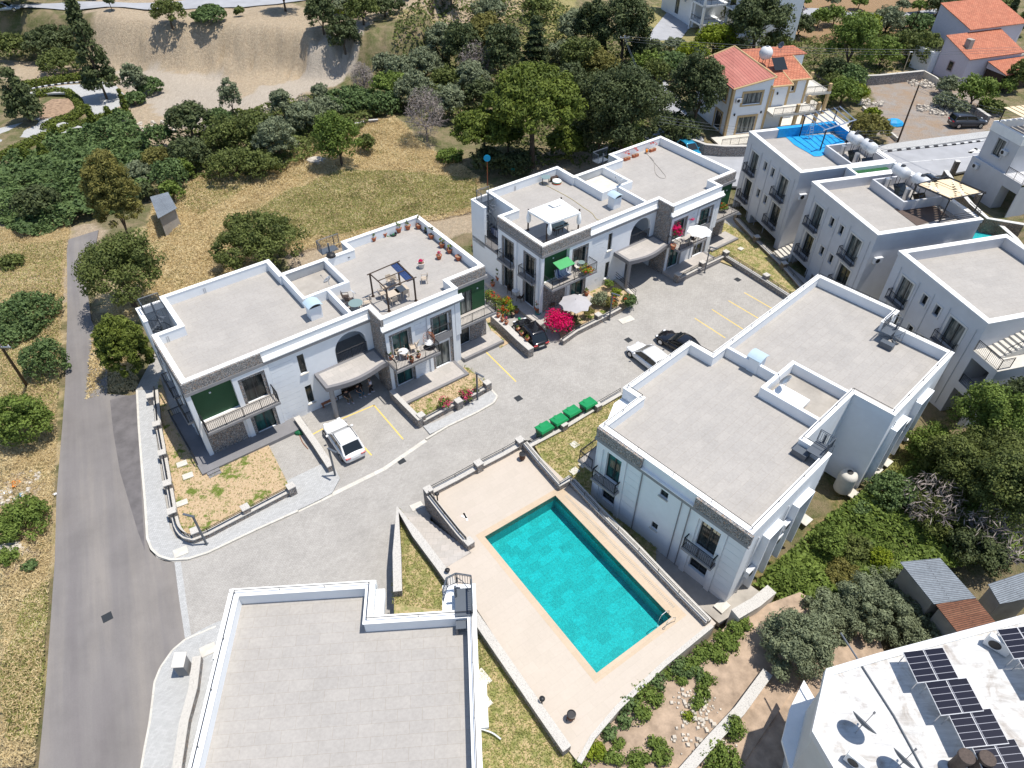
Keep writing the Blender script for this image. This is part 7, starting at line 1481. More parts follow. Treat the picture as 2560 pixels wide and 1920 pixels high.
def wire(a, b, sag, label, mat='grey_metal', r=.018, k=1, gap=.35):
    mb = MB()
    for j in range(k):
        pr = None
        for i in range(25): s_ = i/24; p = a.lerp(b, s_); p.z += -sag*4*s_*(1-s_)-gap*j; pr is not None and mb.tube(pr, p, r, r, 4, False); pr = p
    return tag(mb.build('overhead_wire', mat, loc=tuple(a)), label, 'wire')
wire(tc, P(2600, 116, 9.5), 1.0, 'overhead wires crossing behind the red-roofed villa', 'grey_metal', .016, 3); wire(tc, P(1640, 250, 7), .5, 'overhead wires going down to the road bend', 'grey_metal', .014, 3, .2)
wire(P(1650, 290, 8), P(2250, 325, 9.0), .8, 'overhead wires crossing in front of the red-roofed villa', 'grey_metal', .014, 3); wire(ta, P(2640, 295, 9.5), .6, 'overhead wires above the dark pickup', 'grey_metal', .014, 3)
# ================================================================ vehicles
def car(pr, pf, label, paint, kind='suv', L=4.6, W=1.84, Ht=1.6, z=STR, cat='car', name='parked_car', group='cars parked in the estate', plate_=True):
    a, b = P(pr[0], pr[1], z+.8), P(pf[0], pf[1], z+.8); d = b-a; rz = math.atan2(d.y, d.x); c = (a+b)/2; c.z = z
    t = thing(name, label, cat, c, rz, group); h = W/2; zb = {'suv': .98, 'hatch': .92, 'sedan': .86, 'pickup': 1.08}[kind]*Ht/1.6*(1 if kind != 'sedan' else 1.06)
    hood = {'suv': .30, 'hatch': .24, 'sedan': .27, 'pickup': .27}[kind]*L; X = L/2
    st = [(-X, .80, zb-.18), (-X+.12, .93, zb-.02), (-X+.6, 1.0, zb+.02), (-X*.3, 1.0, zb), (X*.2, 1.0, zb-.01), (X-hood, .99, zb-.02), (X-hood*.45, .965, zb-.10), (X-.28, .88, zb-.22), (X-.06, .74, zb-.36), (X, .62, zb-.46)]
    vs = []; n = 12
    for x, w_, zt in st:
        w = h*w_; e = .06 if abs(x) > X-.3 else 0
        vs += [(x, -w*.90, .24+e), (x, -w*.99, .36), (x, -w, .55), (x, -w*.985, zt-.16), (x, -w*.93, zt-.04), (x, -w*.6, zt+.02), (x, w*.6, zt+.02), (x, w*.93, zt-.04), (x, w*.985, zt-.16), (x, w, .55), (x, w*.99, .36), (x, w*.90, .24+e)]
    fs = [(i*n+k, (i+1)*n+k, (i+1)*n+(k+1) % n, i*n+(k+1) % n) for i in range(len(st)-1) for k in range(n)]+[tuple(range(n)), tuple(range((len(st)-1)*n+n-1, (len(st)-1)*n-1, -1))]
    m_ = MB(); m_.add(vs, fs); body = m_.build('body', paint, t, smooth=True); sb = body.modifiers.new('s', 'SUBSURF'); sb.levels = 1; sb.render_levels = 2
    # greenhouse
    xr, xf = {'suv': (-X+.28, X-hood-.05), 'hatch': (-X+.22, X-hood), 'sedan': (-X+.75, X-hood-.05), 'pickup': (-X+.15, X-hood)}[kind]
    tr, tf = {'suv': (.62, .85), 'hatch': (.5, .9), 'sedan': (.75, .95), 'pickup': (.15, .75)}[kind]; zr = Ht-.04; b0 = h*.93; b1 = h*.79
    g = [(xr, -b0*.92, zb-.03), (xf, -b0*.95, zb-.06), (xf, b0*.95, zb-.06), (xr, b0*.92, zb-.03), (xr+tr, -b1*.96, zr-.03), (xf-tf, -b1, zr-.02), (xf-tf, b1, zr-.02), (xr+tr, b1*.96, zr-.03)]
    m_ = MB(); m_.add(g, [(0, 1, 5, 4), (1, 2, 6, 5), (2, 3, 7, 6), (3, 0, 4, 7), (4, 5, 6, 7)]); m_.build('windows', 'car_glass', t, bev=.05)
    xa, xb = xr+tr, xf-tf; m_ = MB(); R_ = []
    for i in range(7):
        x = xa+.0+(xb-xa)*i/6; zz = zr+.045*math.sin(math.pi*i/6)+(-.02 if i in (0, 6) else 0)
        for y in (-1, -.6, 0, .6, 1): R_.append((x-.04*(i == 0)+.03*(i == 6), y*(b1+.035), zz+.012-.035*abs(y)**3))
    m_.add(R_, [(i*5+k, (i+1)*5+k, (i+1)*5+k+1, i*5+k+1) for i in range(6) for k in range(4)]); rf = m_.build('roof', paint, t, smooth=True); so = rf.modifiers.new('s', 'SOLIDIFY'); so.thickness = .05; so.offset = -1
    for s_ in (-1, 1):   # pillars
        for i0, i1, wd in ((4, 0, .13), (5, 1, .07)):
            p, q = Vector(g[i0 if s_ < 0 else {4: 7, 5: 6}[i0]]), Vector(g[i1 if s_ < 0 else {0: 3, 1: 2}[i1]]); m_ = MB(); m_.tube(p, q+Vector((0, 0, -.03)), wd*.5, wd*.7, 6); m_.build('pillar', paint, t)
        p, q = Vector(g[4]).lerp(Vector(g[5]), .5), Vector(g[0]).lerp(Vector(g[1]), .52); m_ = MB(); m_.tube((p.x, p.y*-s_, p.z), (q.x, q.y*-s_, q.z), .035, n=4); m_.build('pillar', 'black_metal' if kind != 'pickup' else paint, t)
        m_ = MB(); m_.box(xf-.42, xf-.26, s_*h*1.02-.02 if s_ > 0 else -h*1.02-.18, s_*h*1.02+.18 if s_ > 0 else -h*1.02+.02, zb-.02, zb+.12); m_.build('mirror', paint, t, bev=.03)
        m_ = MB(); m_.box(X-.30, X-.12, s_*h*.62-.14, s_*h*.62+.14, zb-.34, zb-.23); m_.build('headlight', 'head_light', t, bev=.03)
        m_ = MB(); m_.box(-X-.01, -X+.12, s_*h*.66-.2, s_*h*.66+.2, zb-.28, zb-.14); m_.build('tail_light', 'tail_light', t, bev=.03)
    if kind in ('suv', 'pickup'):
        for s_ in (-1, 1): m_ = MB(); m_.tube((xa+.1, s_*b1*.95, zr+.06), (xb-.05, s_*b1*.95, zr+.06), .022, n=5); m_.build('roof_rail', 'black_metal' if paint != 'car_black' else 'steel', t)
    if plate_: m_ = MB(); m_.box(-X-.015, -X+.05, -.26, .26, zb-.42, zb-.31); m_.build('number_plate', 'white_paint', t)
    wr = .34 if kind != 'pickup' else .39
    for x in (-X*.62, X*.64):
        for s_ in (-1, 1):
            m_ = MB(); m_.tube((x, s_*(h-.2), wr), (x, s_*(h+.012), wr), wr, n=20); w_ = m_.build('wheel', 'rubber', t); m_ = MB(); m_.tube((x, s_*(h), wr), (x, s_*(h+.022), wr), wr*.62, n=12); m_.build('rim', 'steel', w_)
    return t
car((887, 1135), (829, 1052), 'white coupe-like SUV parked beside the bare wall, red tail lights towards the street', 'car_white', 'suv', 4.75, 1.9, 1.6)
car((1348, 851), (1303, 800), 'black hatchback parked between the flower-pot wall and the pink bougainvillea', 'car_black', 'hatch', 4.45, 1.8, 1.5)
car((1653, 912), (1592, 865), 'white hatchback partly hidden by the poolside house roof', 'car_white', 'hatch', 4.5, 1.85, 1.52)
car((1742, 876), (1662, 832), 'black coupe parked at the yellow bay lines', 'car_black', 'sedan', 4.8, 1.85, 1.4)
car((1706, 355), (1741, 381), 'light blue hatchback at the road bend, half under a dark tree', 'car_blue', 'hatch', 4.2, 1.75, 1.45, -.5, group=None)
car((2368, 303), (2470, 301), 'dark grey pickup with a canopy on the bare lot', 'car_dark_grey', 'pickup', 5.2, 1.85, 1.8, -.7, 'pickup', 'parked_pickup', None)
zc = H1(*PT(12, 14)[:2]); car((-4, 16), (26, 14), 'silver-blue car on the far road at the top left corner', 'car_silver_blue', 'sedan', 4.5, 1.75, 1.45, zc+.15, group=None)
car((2004, 18), (1968, 18), 'beige hatchback parked by the orchard', 'car_beige', 'hatch', 4.2, 1.75, 1.6, -.4, group=None); car((1940, 20), (1952, 8), 'navy car parked at the orchard, left of the beige one', 'car_navy', 'hatch', 4.2, 1.75, 1.5, -.4, group=None)
car((2310, 452), (2350, 447), 'black car seen behind the woven pergola', 'car_black', 'sedan', 4.6, 1.8, 1.4, -.5, group=None)
p = P(1971, 45, -.4); t = thing('rubbish_container', 'dark rubbish container below the parked beige hatchback', 'container', p, .3); m_ = MB(); m_.add([(-.7, -.45, .1), (.7, -.45, .1), (.7, .45, .1), (-.7, .45, .1), (-.85, -.55, 1.1), (.85, -.55, 1.1), (.85, .55, 1.1), (-.85, .55, 1.1)], [(3, 2, 1, 0), (4, 5, 6, 7), (0, 1, 5, 4), (1, 2, 6, 5), (2, 3, 7, 6), (3, 0, 4, 7)]); m_.build('container_body', 'car_navy', t); m_ = MB(); m_.box(-.9, .9, -.6, .6, 1.11, 1.2); m_.build('lid', 'grey_trim', t)
# ================================================================ people under the canopy
def skin_chain(name, pts, edges, rad, mat, parent):
    me = bpy.data.meshes.new(name); me.from_pydata(pts, edges, []); o = bpy.data.objects.new(name, me); col.objects.link(o); o.parent = parent; me.materials.append(MATS[mat])
    md = o.modifiers.new('skin', 'SKIN'); md.use_smooth_shade = True; s_ = o.modifiers.new('sub', 'SUBSURF'); s_.levels = 1; s_.render_levels = 2
    for i, r_ in enumerate(rad): me.skin_vertices[0].data[i].radius = (r_, r_)
    me.skin_vertices[0].data[0].use_root = True; return o
def person(p, rz, label, sit, top, legs, walk=False):
    t = thing('person', label, 'person', p, rz); hz_ = .52 if sit else .93
    hip = (0, 0, hz_); chest = (.06 if sit else .02, 0, hz_+.45); neck = (.08 if sit else .02, 0, hz_+.58); head = (.11, 0, hz_+.72); crown = (.12, 0, hz_+.82); J = [hip, chest, neck, head, crown]; E_ = [(0, 1), (1, 2), (2, 3), (3, 4)]; Rd = [.13, .15, .06, .095, .085]
    A = []
    for s_ in (-1, 1):
        sh = (.05, s_*.19, hz_+.47); el = (.16 if sit else .05, s_*.27, hz_+.22); wr = (.36 if sit else .18, s_*(.14 if sit else .22), hz_+(.08 if sit else .06)); hd = (wr[0]+.09, wr[1]*.9, wr[2]-.02); k = len(J); J += [sh, el, wr, hd]; E_ += [(1, k), (k, k+1), (k+1, k+2), (k+2, k+3)]; Rd += [.06, .045, .033, .035]; A.append((sh, el, wr))
        for f in range(4): fx = len(J); J.append((hd[0]+.06-.008*f, hd[1]+(f-1.5)*.018, hd[2]-.03)); E_.append((k+3, fx)); Rd.append(.009)
        fx = len(J); J.append((hd[0]-.0, hd[1]-s_*.05, hd[2]-.01)); E_.append((k+3, fx)); Rd.append(.01)
    LG = []
    for s_ in (-1, 1):
        kn = (.44, s_*.17, .5) if sit else (.04+(.12 if walk and s_ > 0 else 0), s_*.1, .5); an = (.42+(.12*s_), s_*.15, .09) if sit else (.0+(.18*s_ if walk else 0), s_*.1, .09); ft = (an[0]+.17, an[1], .05); hp = (0, s_*.1, hz_-.02)
        k = len(J); J += [hp, kn, an, ft]; E_ += [(0, k), (k, k+1), (k+1, k+2), (k+2, k+3)]; Rd += [.095, .065, .045, .04]; LG.append((hp, kn, an, ft))
    body = skin_chain('body', J, E_, Rd, 'skin', t)
    for x, y, s_, mt in ((.205, .035, .012, 'black_metal'), (.205, -.035, .012, 'black_metal')): m_ = MB(); m_.box(x-.01, x+.008, y-s_, y+s_, head[2]+.0, head[2]+.016); m_.build('eye', mt, t)
    m_ = MB(); m_.box(.2, .212, -.025, .025, head[2]-.052, head[2]-.042); m_.build('mouth', 'tail_light', t); m_ = MB(); m_.add([(.195, -.015, head[2]-.025), (.195, .015, head[2]-.025), (.225, 0, head[2]-.028), (.2, 0, head[2]+.02)], [(0, 1, 2), (0, 2, 3), (1, 3, 2)]); m_.build('nose', 'skin', t)
    m_ = MB(); m_.lathe([(.1, -.02), (.108, .05), (.08, .1), (.0, .12)], 14, Matrix.Translation((.095, 0, head[2]+.02))); m_.build('hair', 'hair', t, smooth=True)
    pts = [hip, chest, (neck[0], 0, neck[2]-.06)]; ed = [(0, 1), (1, 2)]; rd = [.155, .175, .10]
    for sh, el, wr in A: k = len(pts); pts += [sh, tuple(Vector(sh).lerp(Vector(el), .75))]; ed += [(1, k), (k, k+1)]; rd += [.075, .062]
    skin_chain('shirt', pts, ed, rd, top, t)
    pts = [hip]; ed = []; rd = [.155]
    for hp, kn, an, ft in LG: k = len(pts); pts += [hp, kn, tuple(Vector(kn).lerp(Vector(an), .88))]; ed += [(0, k), (k, k+1), (k+1, k+2)]; rd += [.11, .08, .062]
    skin_chain('trousers', pts, ed, rd, legs, t)
    for hp, kn, an, ft in LG: m_ = MB(); m_.box(an[0]-.09, an[0]+.2, an[1]-.05, an[1]+.05, 0.0, .1); m_.build('shoe', 'white_cloth', t, bev=.03)
    return t
bp = P(878, 985, STR); person(P(868, 1002, STR), R(-40), 'person in black top and olive trousers sitting on the bench under the canopy', True, 'black_cloth', 'olive_cloth'); person(P(896, 988, STR), R(-30), 'person in black top and blue jeans sitting on the bench under the canopy', True, 'black_cloth', 'denim'); person(P(930, 982, STR), R(200), 'person in pale shirt and black trousers standing under the canopy', False, 'white_cloth', 'black_cloth', True)
def seat_bench(p, rz, L, label, mat='dark_wood'):
    t = thing('bench', label, 'bench', p, rz); m_ = MB(); m_.box(-L/2, L/2, -.2, .2, .4, .46); m_.build('seat', mat, t)
    for x in (-L/2+.1, L/2-.1): m_ = MB(); m_.box(x-.04, x+.04, -.17, .17, 0, .4); m_.build('leg', mat, t)
    return t
seat_bench(P(874, 984, STR)+Vector((.0, .0, 0)), R(37), 2.4, 'dark bench with two people under the canopy'); seat_bench(P(823, 1011, STR), R(37), 1.3, 'reddish wooden bench beside the round canopy column', 'brown_wood')
# ================================================================ furniture kit
def chair(p, rz, label, mat='beige_plastic', group=None, first={}, cat='chair', name='chair'):
    if mat in first: return dup(first[mat], p, rz, label, group)
    t = thing(name, label, cat, p, rz, group); m_ = MB(); m_.box(-.24, .24, -.24, .24, .42, .46); m_.build('seat', mat, t)
    m_ = MB(); m_.add([(-.24, .22, .46), (.24, .22, .46), (.24, .26, .46), (-.24, .26, .46), (-.22, .33, .9), (.22, .33, .9), (.22, .36, .9), (-.22, .36, .9)], [(3, 2, 1, 0), (4, 5, 6, 7), (0, 1, 5, 4), (1, 2, 6, 5), (2, 3, 7, 6), (3, 0, 4, 7)]); m_.build('backrest', mat, t)
    for x in (-1, 1):
        m_ = MB(); m_.tube((x*.27, -.2, .64), (x*.27, .28, .66), .025, n=5); m_.tube((x*.27, -.2, .42), (x*.27, -.2, .64), .02, n=5); m_.build('armrest', mat, t)
        for y in (-1, 1): m_ = MB(); m_.tube((x*.22, y*.22, .42), (x*.27, y*.27, 0), .025, .02, 5); m_.build('leg', mat, t)
    first[mat] = t; return t
def table(p, rz, sx, sy, label, mat='beige_plastic', rnd_=False, h=.73, top=None):
    t = thing('table', label, 'table', p, rz); m_ = MB()
    if rnd_: m_.lathe([(.0, h), (sx/2, h), (sx/2, h+.03), (0, h+.031)], 24)
    else: m_.box(-sx/2, sx/2, -sy/2, sy/2, h, h+.04)
    m_.build('tabletop', top or mat, t)
    for x in (-1, 1):
        for y in (-1, 1): m_ = MB(); k = .33 if rnd_ else .44; m_.tube((x*sx*k, y*sy*k, h), (x*sx*k, y*sy*k, 0), .03, n=6); m_.build('leg', mat, t)
    return t
def plant_leaves(parent, r, rz_, zc_, n, lf, mat, name='foliage', el=1.8, up=.3):
    cen, nrm, size, var = clumps(r*.75, r*.75, rz_*.75, max(5, n//14), r*.35, 14, lf, 'round', .4, up); me = leaf_mesh(name, cen+np.array([0, 0, zc_]), nrm, size, var, mat, el); o = bpy.data.objects.new(name, me); col.objects.link(o); o.parent = parent; return o
def pot(p, label, s_=.24, mat='terracotta', leaf='leaf_bright', ph=.5, pr=None, flower=None, group='potted plants', name='potted_plant'):
    t = thing(name, label, 'potted plant', p, rnd.uniform(0, 6), group); m_ = MB(); m_.lathe([(s_*.65, 0), (s_*.95, s_*1.35), (s_*1.06, s_*1.36), (s_*1.06, s_*1.6), (s_*.9, s_*1.6), (s_*.86, s_*1.4)], 18); m_.build('pot', mat, t); m_ = MB(); m_.lathe([(0, s_*1.42), (s_*.88, s_*1.43), (0, s_*1.44)], 14); m_.build('potting_soil', 'soil', t)
    if leaf: plant_leaves(t, pr or s_*.9, ph/2, s_*1.5+ph/2, 110, .07, leaf)
    if flower: plant_leaves(t, (pr or s_*.9)*1.05, ph/2, s_*1.5+ph*.6, 60, .075, flower, 'flowers', 1.1)
    return t
RZ = 6.3
for (u, v), lb, kw in (((935, 602), 'terracotta pot leftmost along the back parapet', {}), ((962, 591), 'second terracotta pot from the left along the back parapet', {'ph': .6}), ((997, 580), 'larger terracotta pot in the middle of the back parapet', {'s_': .3, 'ph': .7}), ((1020, 573), 'terracotta pot left of the brownish little conifer', {'s_': .28, 'ph': .6}), ((1047, 571), 'terracotta pot with a brownish little conifer in the roof corner', {'s_': .27, 'leaf': 'leaf_brownish', 'ph': 1.2, 'pr': .2}),
    ((1064, 582), 'small black pot with a yellow-green plant near the roof corner', {'s_': .17, 'mat': 'black_metal', 'leaf': 'leaf_lime', 'ph': .35}), ((1079, 596), 'terracotta pot with a dark green little conifer', {'s_': .26, 'leaf': 'leaf_dark', 'ph': 1.1, 'pr': .26}), ((1105, 618), 'terracotta pot with a lime green sapling', {'s_': .26, 'leaf': 'leaf_lime', 'ph': .6}), ((1124, 632), 'terracotta pot with a yellow-green leafy plant', {'s_': .26, 'leaf': 'leaf_lime', 'ph': .55}),
    ((1146, 650), 'bare terracotta pot nearest the front along the right parapet', {'s_': .27, 'leaf': None}), ((1098, 647), 'terracotta pot with thin pink flowers, away from the parapet', {'s_': .26, 'leaf': 'leaf_pink', 'ph': .4}), ((1054, 669), 'whitish pot with magenta flowers in the middle of the roof', {'s_': .32, 'mat': 'white_pot', 'leaf': 'leaf_bougainvillea', 'ph': .4}), ((871, 649), 'black bucket-like pot beside the roof step', {'s_': .22, 'mat': 'black_metal', 'leaf': None})): pot(P(u, v, RZ), lb, **kw)
m_ = MB(); m_.lathe([(.28, 0), (.33, .16), (.3, .17), (.26, .04), (0, .03)], 18); o = m_.build('bowl', 'black_metal'); o.location = P(984, 588, RZ); tag(o, 'shallow black bowl between the terracotta pots', 'bowl'); m_ = MB(); m_.path([(.4*math.cos(k*.7)*(1-.02*k), .4*math.sin(k*.7)*.8, .03+.05*(k % 3)) for k in range(16)], .02, 5); o = m_.build('garden_hose', 'bin_lid_green'); o.location = P(975, 588, RZ); tag(o, 'coiled green hose among the terracotta pots', 'hose')
# pergola on the potted roof
def pergola(corners, z, h, label, mat='dark_wood', roof=None):
    q = [P(u, v, z) for u, v in corners]; t = thing('pergola', label, 'pergola', sum(q, Vector())/4); 
    for p in q: m_ = MB(); m_.bar(p, p+Vector((0, 0, h)), .11); m_.build('post', mat, t, world=True); m_ = MB(); m_.box(p.x-.13, p.x+.13, p.y-.13, p.y+.13, z, z+.03); m_.build('foot', mat, t, world=True)
    u_ = Vector((0, 0, h)); return t, q, u_
t, q, u_ = pergola([(973, 778), (1040, 752), (1000, 711), (933, 741)], RZ, 2.25, 'dark metal pergola frame with a rolled blue awning over the beige tables')
for a, b in ((0, 1), (1, 2), (2, 3), (3, 0)): m_ = MB(); e = (q[b]-q[a]).normalized()*.25*(a in (0, 2)); m_.bar(q[a]+u_-e, q[b]+u_+e, .09); m_.build('beam', 'dark_wood', t, world=True)
m_ = MB(); m_.bar(q[0].lerp(q[3], .5)+u_, q[1].lerp(q[2], .5)+u_*1.0, .07); m_.build('beam', 'dark_wood', t, world=True)
m_ = MB(); n = 7
for k in range(n): e = (q[0]-q[1]).normalized()*(.06+.09*k); m_.tube(q[1]+u_*.96+e, q[2]+u_*.96+e, .05+.02*(k % 2), n=6)
m_.build('rolled_awning', 'blue_canvas', t, world=True)
for (u, v), a, lb in (((982, 733), 37, 'beige plastic table nearer the front pergola post'), ((1003, 722), 37, 'beige plastic table beside the other, nearer the rolled awning')): table(P(u, v, RZ+.75)-Vector((0, 0, .75)), R(a), 1.1, .85, lb)
for (u, v), a, lb in (((958, 744), 120, 'beige chair at the left end of the pergola tables'), ((963, 730), 125, 'beige chair just behind the leftmost one'), ((985, 760), -145, 'beige chair in front of the pergola tables'), ((1012, 742), -145, 'beige chair in front of the farther table'), ((976, 713), 35, 'greyish chair behind the pergola tables'), ((990, 712), 40, 'grey-brown chair behind the tables near the awning'), ((1061, 706), -80, 'single beige chair tipped aside right of the pergola'), ((920, 766), -60, 'beige chair beside the round glass table')): chair(P(u, v, RZ), R(a), lb, 'beige_plastic')
chair(P(866, 752, RZ), R(100), 'dark wicker chair left of the round glass table', 'rattan'); chair(P(874, 760, RZ), R(160), 'dark wicker chair touching the round glass table', 'rattan')
table(P(892, 776, RZ), 0, 1.15, 1.15, 'round glass table by the front parapet', 'black_metal', True, top='table_glass')
def grill(p, rz, label):
    t = thing('barbecue', label, 'barbecue', p, rz); m_ = MB(); m_.box(-.4, .4, -.25, .25, .75, .9); m_.build('firebox', 'black_metal', t); m_ = MB(); m_.lathe([(.42, 0), (.38, .18), (.2, .28), (0, .3)], 16, Matrix.Translation((0, 0, .9))); m_.build('hood', 'black_metal', t, smooth=True)
    for x in (-.35, .35):
        for y in (-.2, .2): m_ = MB(); m_.tube((x, y, 0), (x, y, .75), .02, n=5); m_.build('leg', 'steel', t)
    m_ = MB(); m_.box(.42, .75, -.22, .22, .78, .82); m_.build('side_shelf', 'black_metal', t)
grill(P(832, 662, RZ), R(37), 'black barbecue beside the roof stairs')
m_ = MB(); m_.path([(0, 0, 0), (0, 0, .7)], .02); m_.tube((0, 0, .7), (.05, .05, .75), .25, n=12); o = m_.build('standing_fan', 'white_metal'); o.location = P(885, 748, RZ); tag(o, 'small white fan lying behind the round glass table', 'fan')
# gazebo on the second roof
t, q, u_ = pergola([(1366, 606), (1445, 575), (1400, 545), (1320, 575)], RZ, 2.2, 'white tented gazebo with draped corners on dark posts')
gq = [P(u, v, RZ+2.2) for u, v in ((1374, 558), (1452, 531), (1400, 496), (1319, 526))]; c_ = sum(gq, Vector())/4; m_ = MB(); tp = [c_.lerp(g, .2)+Vector((0, 0, .62)) for g in gq]; ap = c_+Vector((0, 0, .95)); lo = [c_.lerp(g, .26)+Vector((0, 0, .7)) for g in gq]
for k in range(4): m_.quad(gq[k], gq[(k+1) % 4], tp[(k+1) % 4], tp[k]); m_.add([lo[k], lo[(k+1) % 4], ap], [(0, 1, 2)]); dn = Vector((0, 0, -.18)); m_.quad(gq[k]+dn, gq[(k+1) % 4]+dn, gq[(k+1) % 4], gq[k])
m_.build('canvas_roof', 'white_canvas', t, world=True)
for k, g in enumerate(gq[:2]+gq[3:]): m_ = MB(); g2 = c_.lerp(g, .95); m_.lathe([(.05, -1.3), (.2, -1.1), (.22, -.6), (.1, -.1), (.03, 0)], 10, Matrix.Translation(g2)); m_.build('drape', 'white_canvas', t, world=True, smooth=True)
table(P(1398, 580, RZ), R(37), 1.6, .9, 'glass dining table under the white gazebo', 'black_metal', top='table_glass')
for (u, v), a, lb in (((1386, 584), -145, 'dark woven chair at the left of the gazebo table'), ((1397, 580), -145, 'dark woven chair in the middle of the gazebo table'), ((1408, 574), -145, 'dark woven chair at the right of the gazebo table')): chair(P(u, v, RZ), R(a), lb, 'rattan')
m_ = MB(); m_.box(-.5, .5, -.35, .35, 0, .35); o = m_.build('storage_box', 'grey_trim', bev=.02); o.location = P(1358, 603, RZ); o.rotation_euler = (0, 0, R(37)); tag(o, 'dark storage box in the shade of the gazebo', 'box')
table(P(1364, 459, RZ), 0, 1.0, 1.0, 'round glass table by the back parapet of the gazebo roof', 'black_metal', True, top='table_glass'); seat_bench(P(1385, 452, RZ), R(30), .9, 'small brown bench beside the round glass table', 'dark_wood')
m_ = MB(); m_.lathe([(.45, 0), (.47, .12), (.47, .3), (.44, .33), (0, .34)], 24); t = thing('paddling_pool', 'round tub with white top and green and red stripes', 'tub', P(1392, 458, RZ)); m_.build('tub', 'white_canvas', t); 
for z_, mt in ((.02, 'red_flower'), (.12, 'bin_lid_green')): m_ = MB(); m_.lathe([(.48, z_), (.485, z_+.09)], 24); m_.build('stripe', mt, t)
def hose(pts, z, label, mat='hose', r=.02):
    q = [P(u, v, z+.03) for u, v in pts]; o0 = q[0].copy(); m_ = MB(); S_ = []
    for i in range(len(q)-1):
        a, b, c, d = q[max(i-1, 0)], q[i], q[i+1], q[min(i+2, len(q)-1)]
        for k in range(5): s_ = k/5; S_.append(.5*((2*b)+(c-a)*s_+(2*a-5*b+4*c-d)*s_*s_+(3*b-a-3*c+d)*s_**3))
    m_.path(S_+[q[-1]], r, 5); tag(m_.build('garden_hose', mat, loc=tuple(o0)), label, 'hose')
hose([(1352, 456), (1392, 477), (1428, 497), (1458, 518), (1480, 533), (1492, 548), (1510, 552)], RZ, 'long yellow hose across the gazebo roof'); hose([(1616, 384), (1634, 402), (1638, 430), (1650, 444), (1665, 443), (1652, 425), (1634, 404), (1622, 390)], RZ, 'looped pale hose on the roof with brick-coloured planters', 'concrete')
for (u, v), lb in (((1567, 400), 'brick-coloured planter box leftmost along the back parapet'), ((1588, 392), 'second brick-coloured planter box from the left'), ((1631, 378), 'brick-coloured planter box nearest the roof corner')):
    t = thing('planter_box', lb, 'planter', P(u, v, RZ), R(37), 'brick-coloured planter boxes'); m_ = MB(); m_.box(-.42, .42, -.16, .16, 0, .32); m_.build('box', 'terracotta', t, bev=.02); m_ = MB(); m_.box(-.37, .37, -.12, .12, .322, .33); m_.build('potting_soil', 'soil', t); plant_leaves(t, .45, .35, .75, 40, .05, 'leaf_red', 'twigs', 3)
t = thing('hose_reel', 'orange hose reel beside a planter box', 'hose reel', P(1616, 383, RZ)); m_ = MB(); m_.tube((-.1, 0, .3), (.1, 0, .3), .2, n=16); m_.build('drum', 'litter_orange', t); m_ = MB(); m_.path([(-.14, -.2, 0), (-.14, 0, .6), (.14, 0, .6), (.14, -.2, 0)], .02); m_.build('frame', 'black_metal', t)
# ================================================================ parasols, flowers and balcony things
def parasol(p, r, zt, label, mat, n=8, drop=.35, pole_to=None):
    t = thing('parasol', label, 'parasol', p); m_ = MB(); m_.tube((0, 0, 0), (0, 0, zt+.05), .028, n=8); m_.build('pole', 'white_metal' if mat == 'white_canvas' else 'grey_metal', t); m_ = MB(); vs = [(0, 0, zt)]
    for k in range(n): a = 2*math.pi*k/n; b = a+math.pi/n; vs += [(r*math.cos(a), r*math.sin(a), zt-drop), (r*.86*math.cos(b), r*.86*math.sin(b), zt-drop*.85)]
    N = 2*n; m_.add(vs, [(0, 1+k, 1+(k+1) % N) for k in range(N)]); o = m_.build('canopy', mat, t); so = o.modifiers.new('s', 'SOLIDIFY'); so.thickness = .02
    return t
g0 = P(1439, 752, 2.3); parasol((g0.x, g0.y, -.28), 1.55, 2.75, 'grey-lilac octagonal parasol open over the garden terrace', 'grey_canvas', drop=.5); g0 = P(1749, 577, 5.1); parasol((g0.x, g0.y, 3.02), 1.25, 2.3, 'white octagonal parasol on the upper balcony', 'white_canvas', drop=.3)
def bloom(u, v, w_, h_, z, leafm, flm, label, nl=900, nf=900, name='flowering_shrub', fz=.09):
    p = P(u, v, z); s_ = pxm(u, v, z); r = w_/2/s_; rr = h_/2/s_; t = thing(name, label, 'flowers', (p.x, p.y, z-rr*.6)); 
    if nl: plant_leaves(t, r, rr, rr*.6, nl, .10, leafm)
    if nf: plant_leaves(t, r*1.06, rr*1.06, rr*.7, nf, fz, flm, 'flowers', 1.1)
    return t
bloom(1397, 806, 82, 52, .7, 'leaf_bright', 'leaf_bougainvillea', 'large magenta bougainvillea spilling over the wall by the black hatchback', 900, 4200, 'bougainvillea', .11)
bloom(1692, 583, 32, 52, 4.2, 'leaf_mid', 'leaf_bougainvillea', 'magenta bougainvillea climbing on the balcony left of the white parasol', 200, 900, 'bougainvillea'); bloom(1730, 552, 16, 20, 5.2, 'leaf_mid', 'leaf_pink', 'thin pink blossoms behind the white parasol', 0, 120, 'bougainvillea')
for a in ((1112, 1008, 40, 30, .2, 'leaf_bright', 'leaf_pink', 'pink flowering shrub left of the railing pillar in the small garden', 500, 260), (1164, 988, 40, 30, .2, 'leaf_bright', 'leaf_pink', 'pink flowering shrub right of the pillar, behind the lamp post', 400, 420), (1190, 975, 20, 12, .0, 'leaf_mid', 'leaf_pink', 'few pink flowers nearest the corner pillar', 120, 60)): bloom(*a)
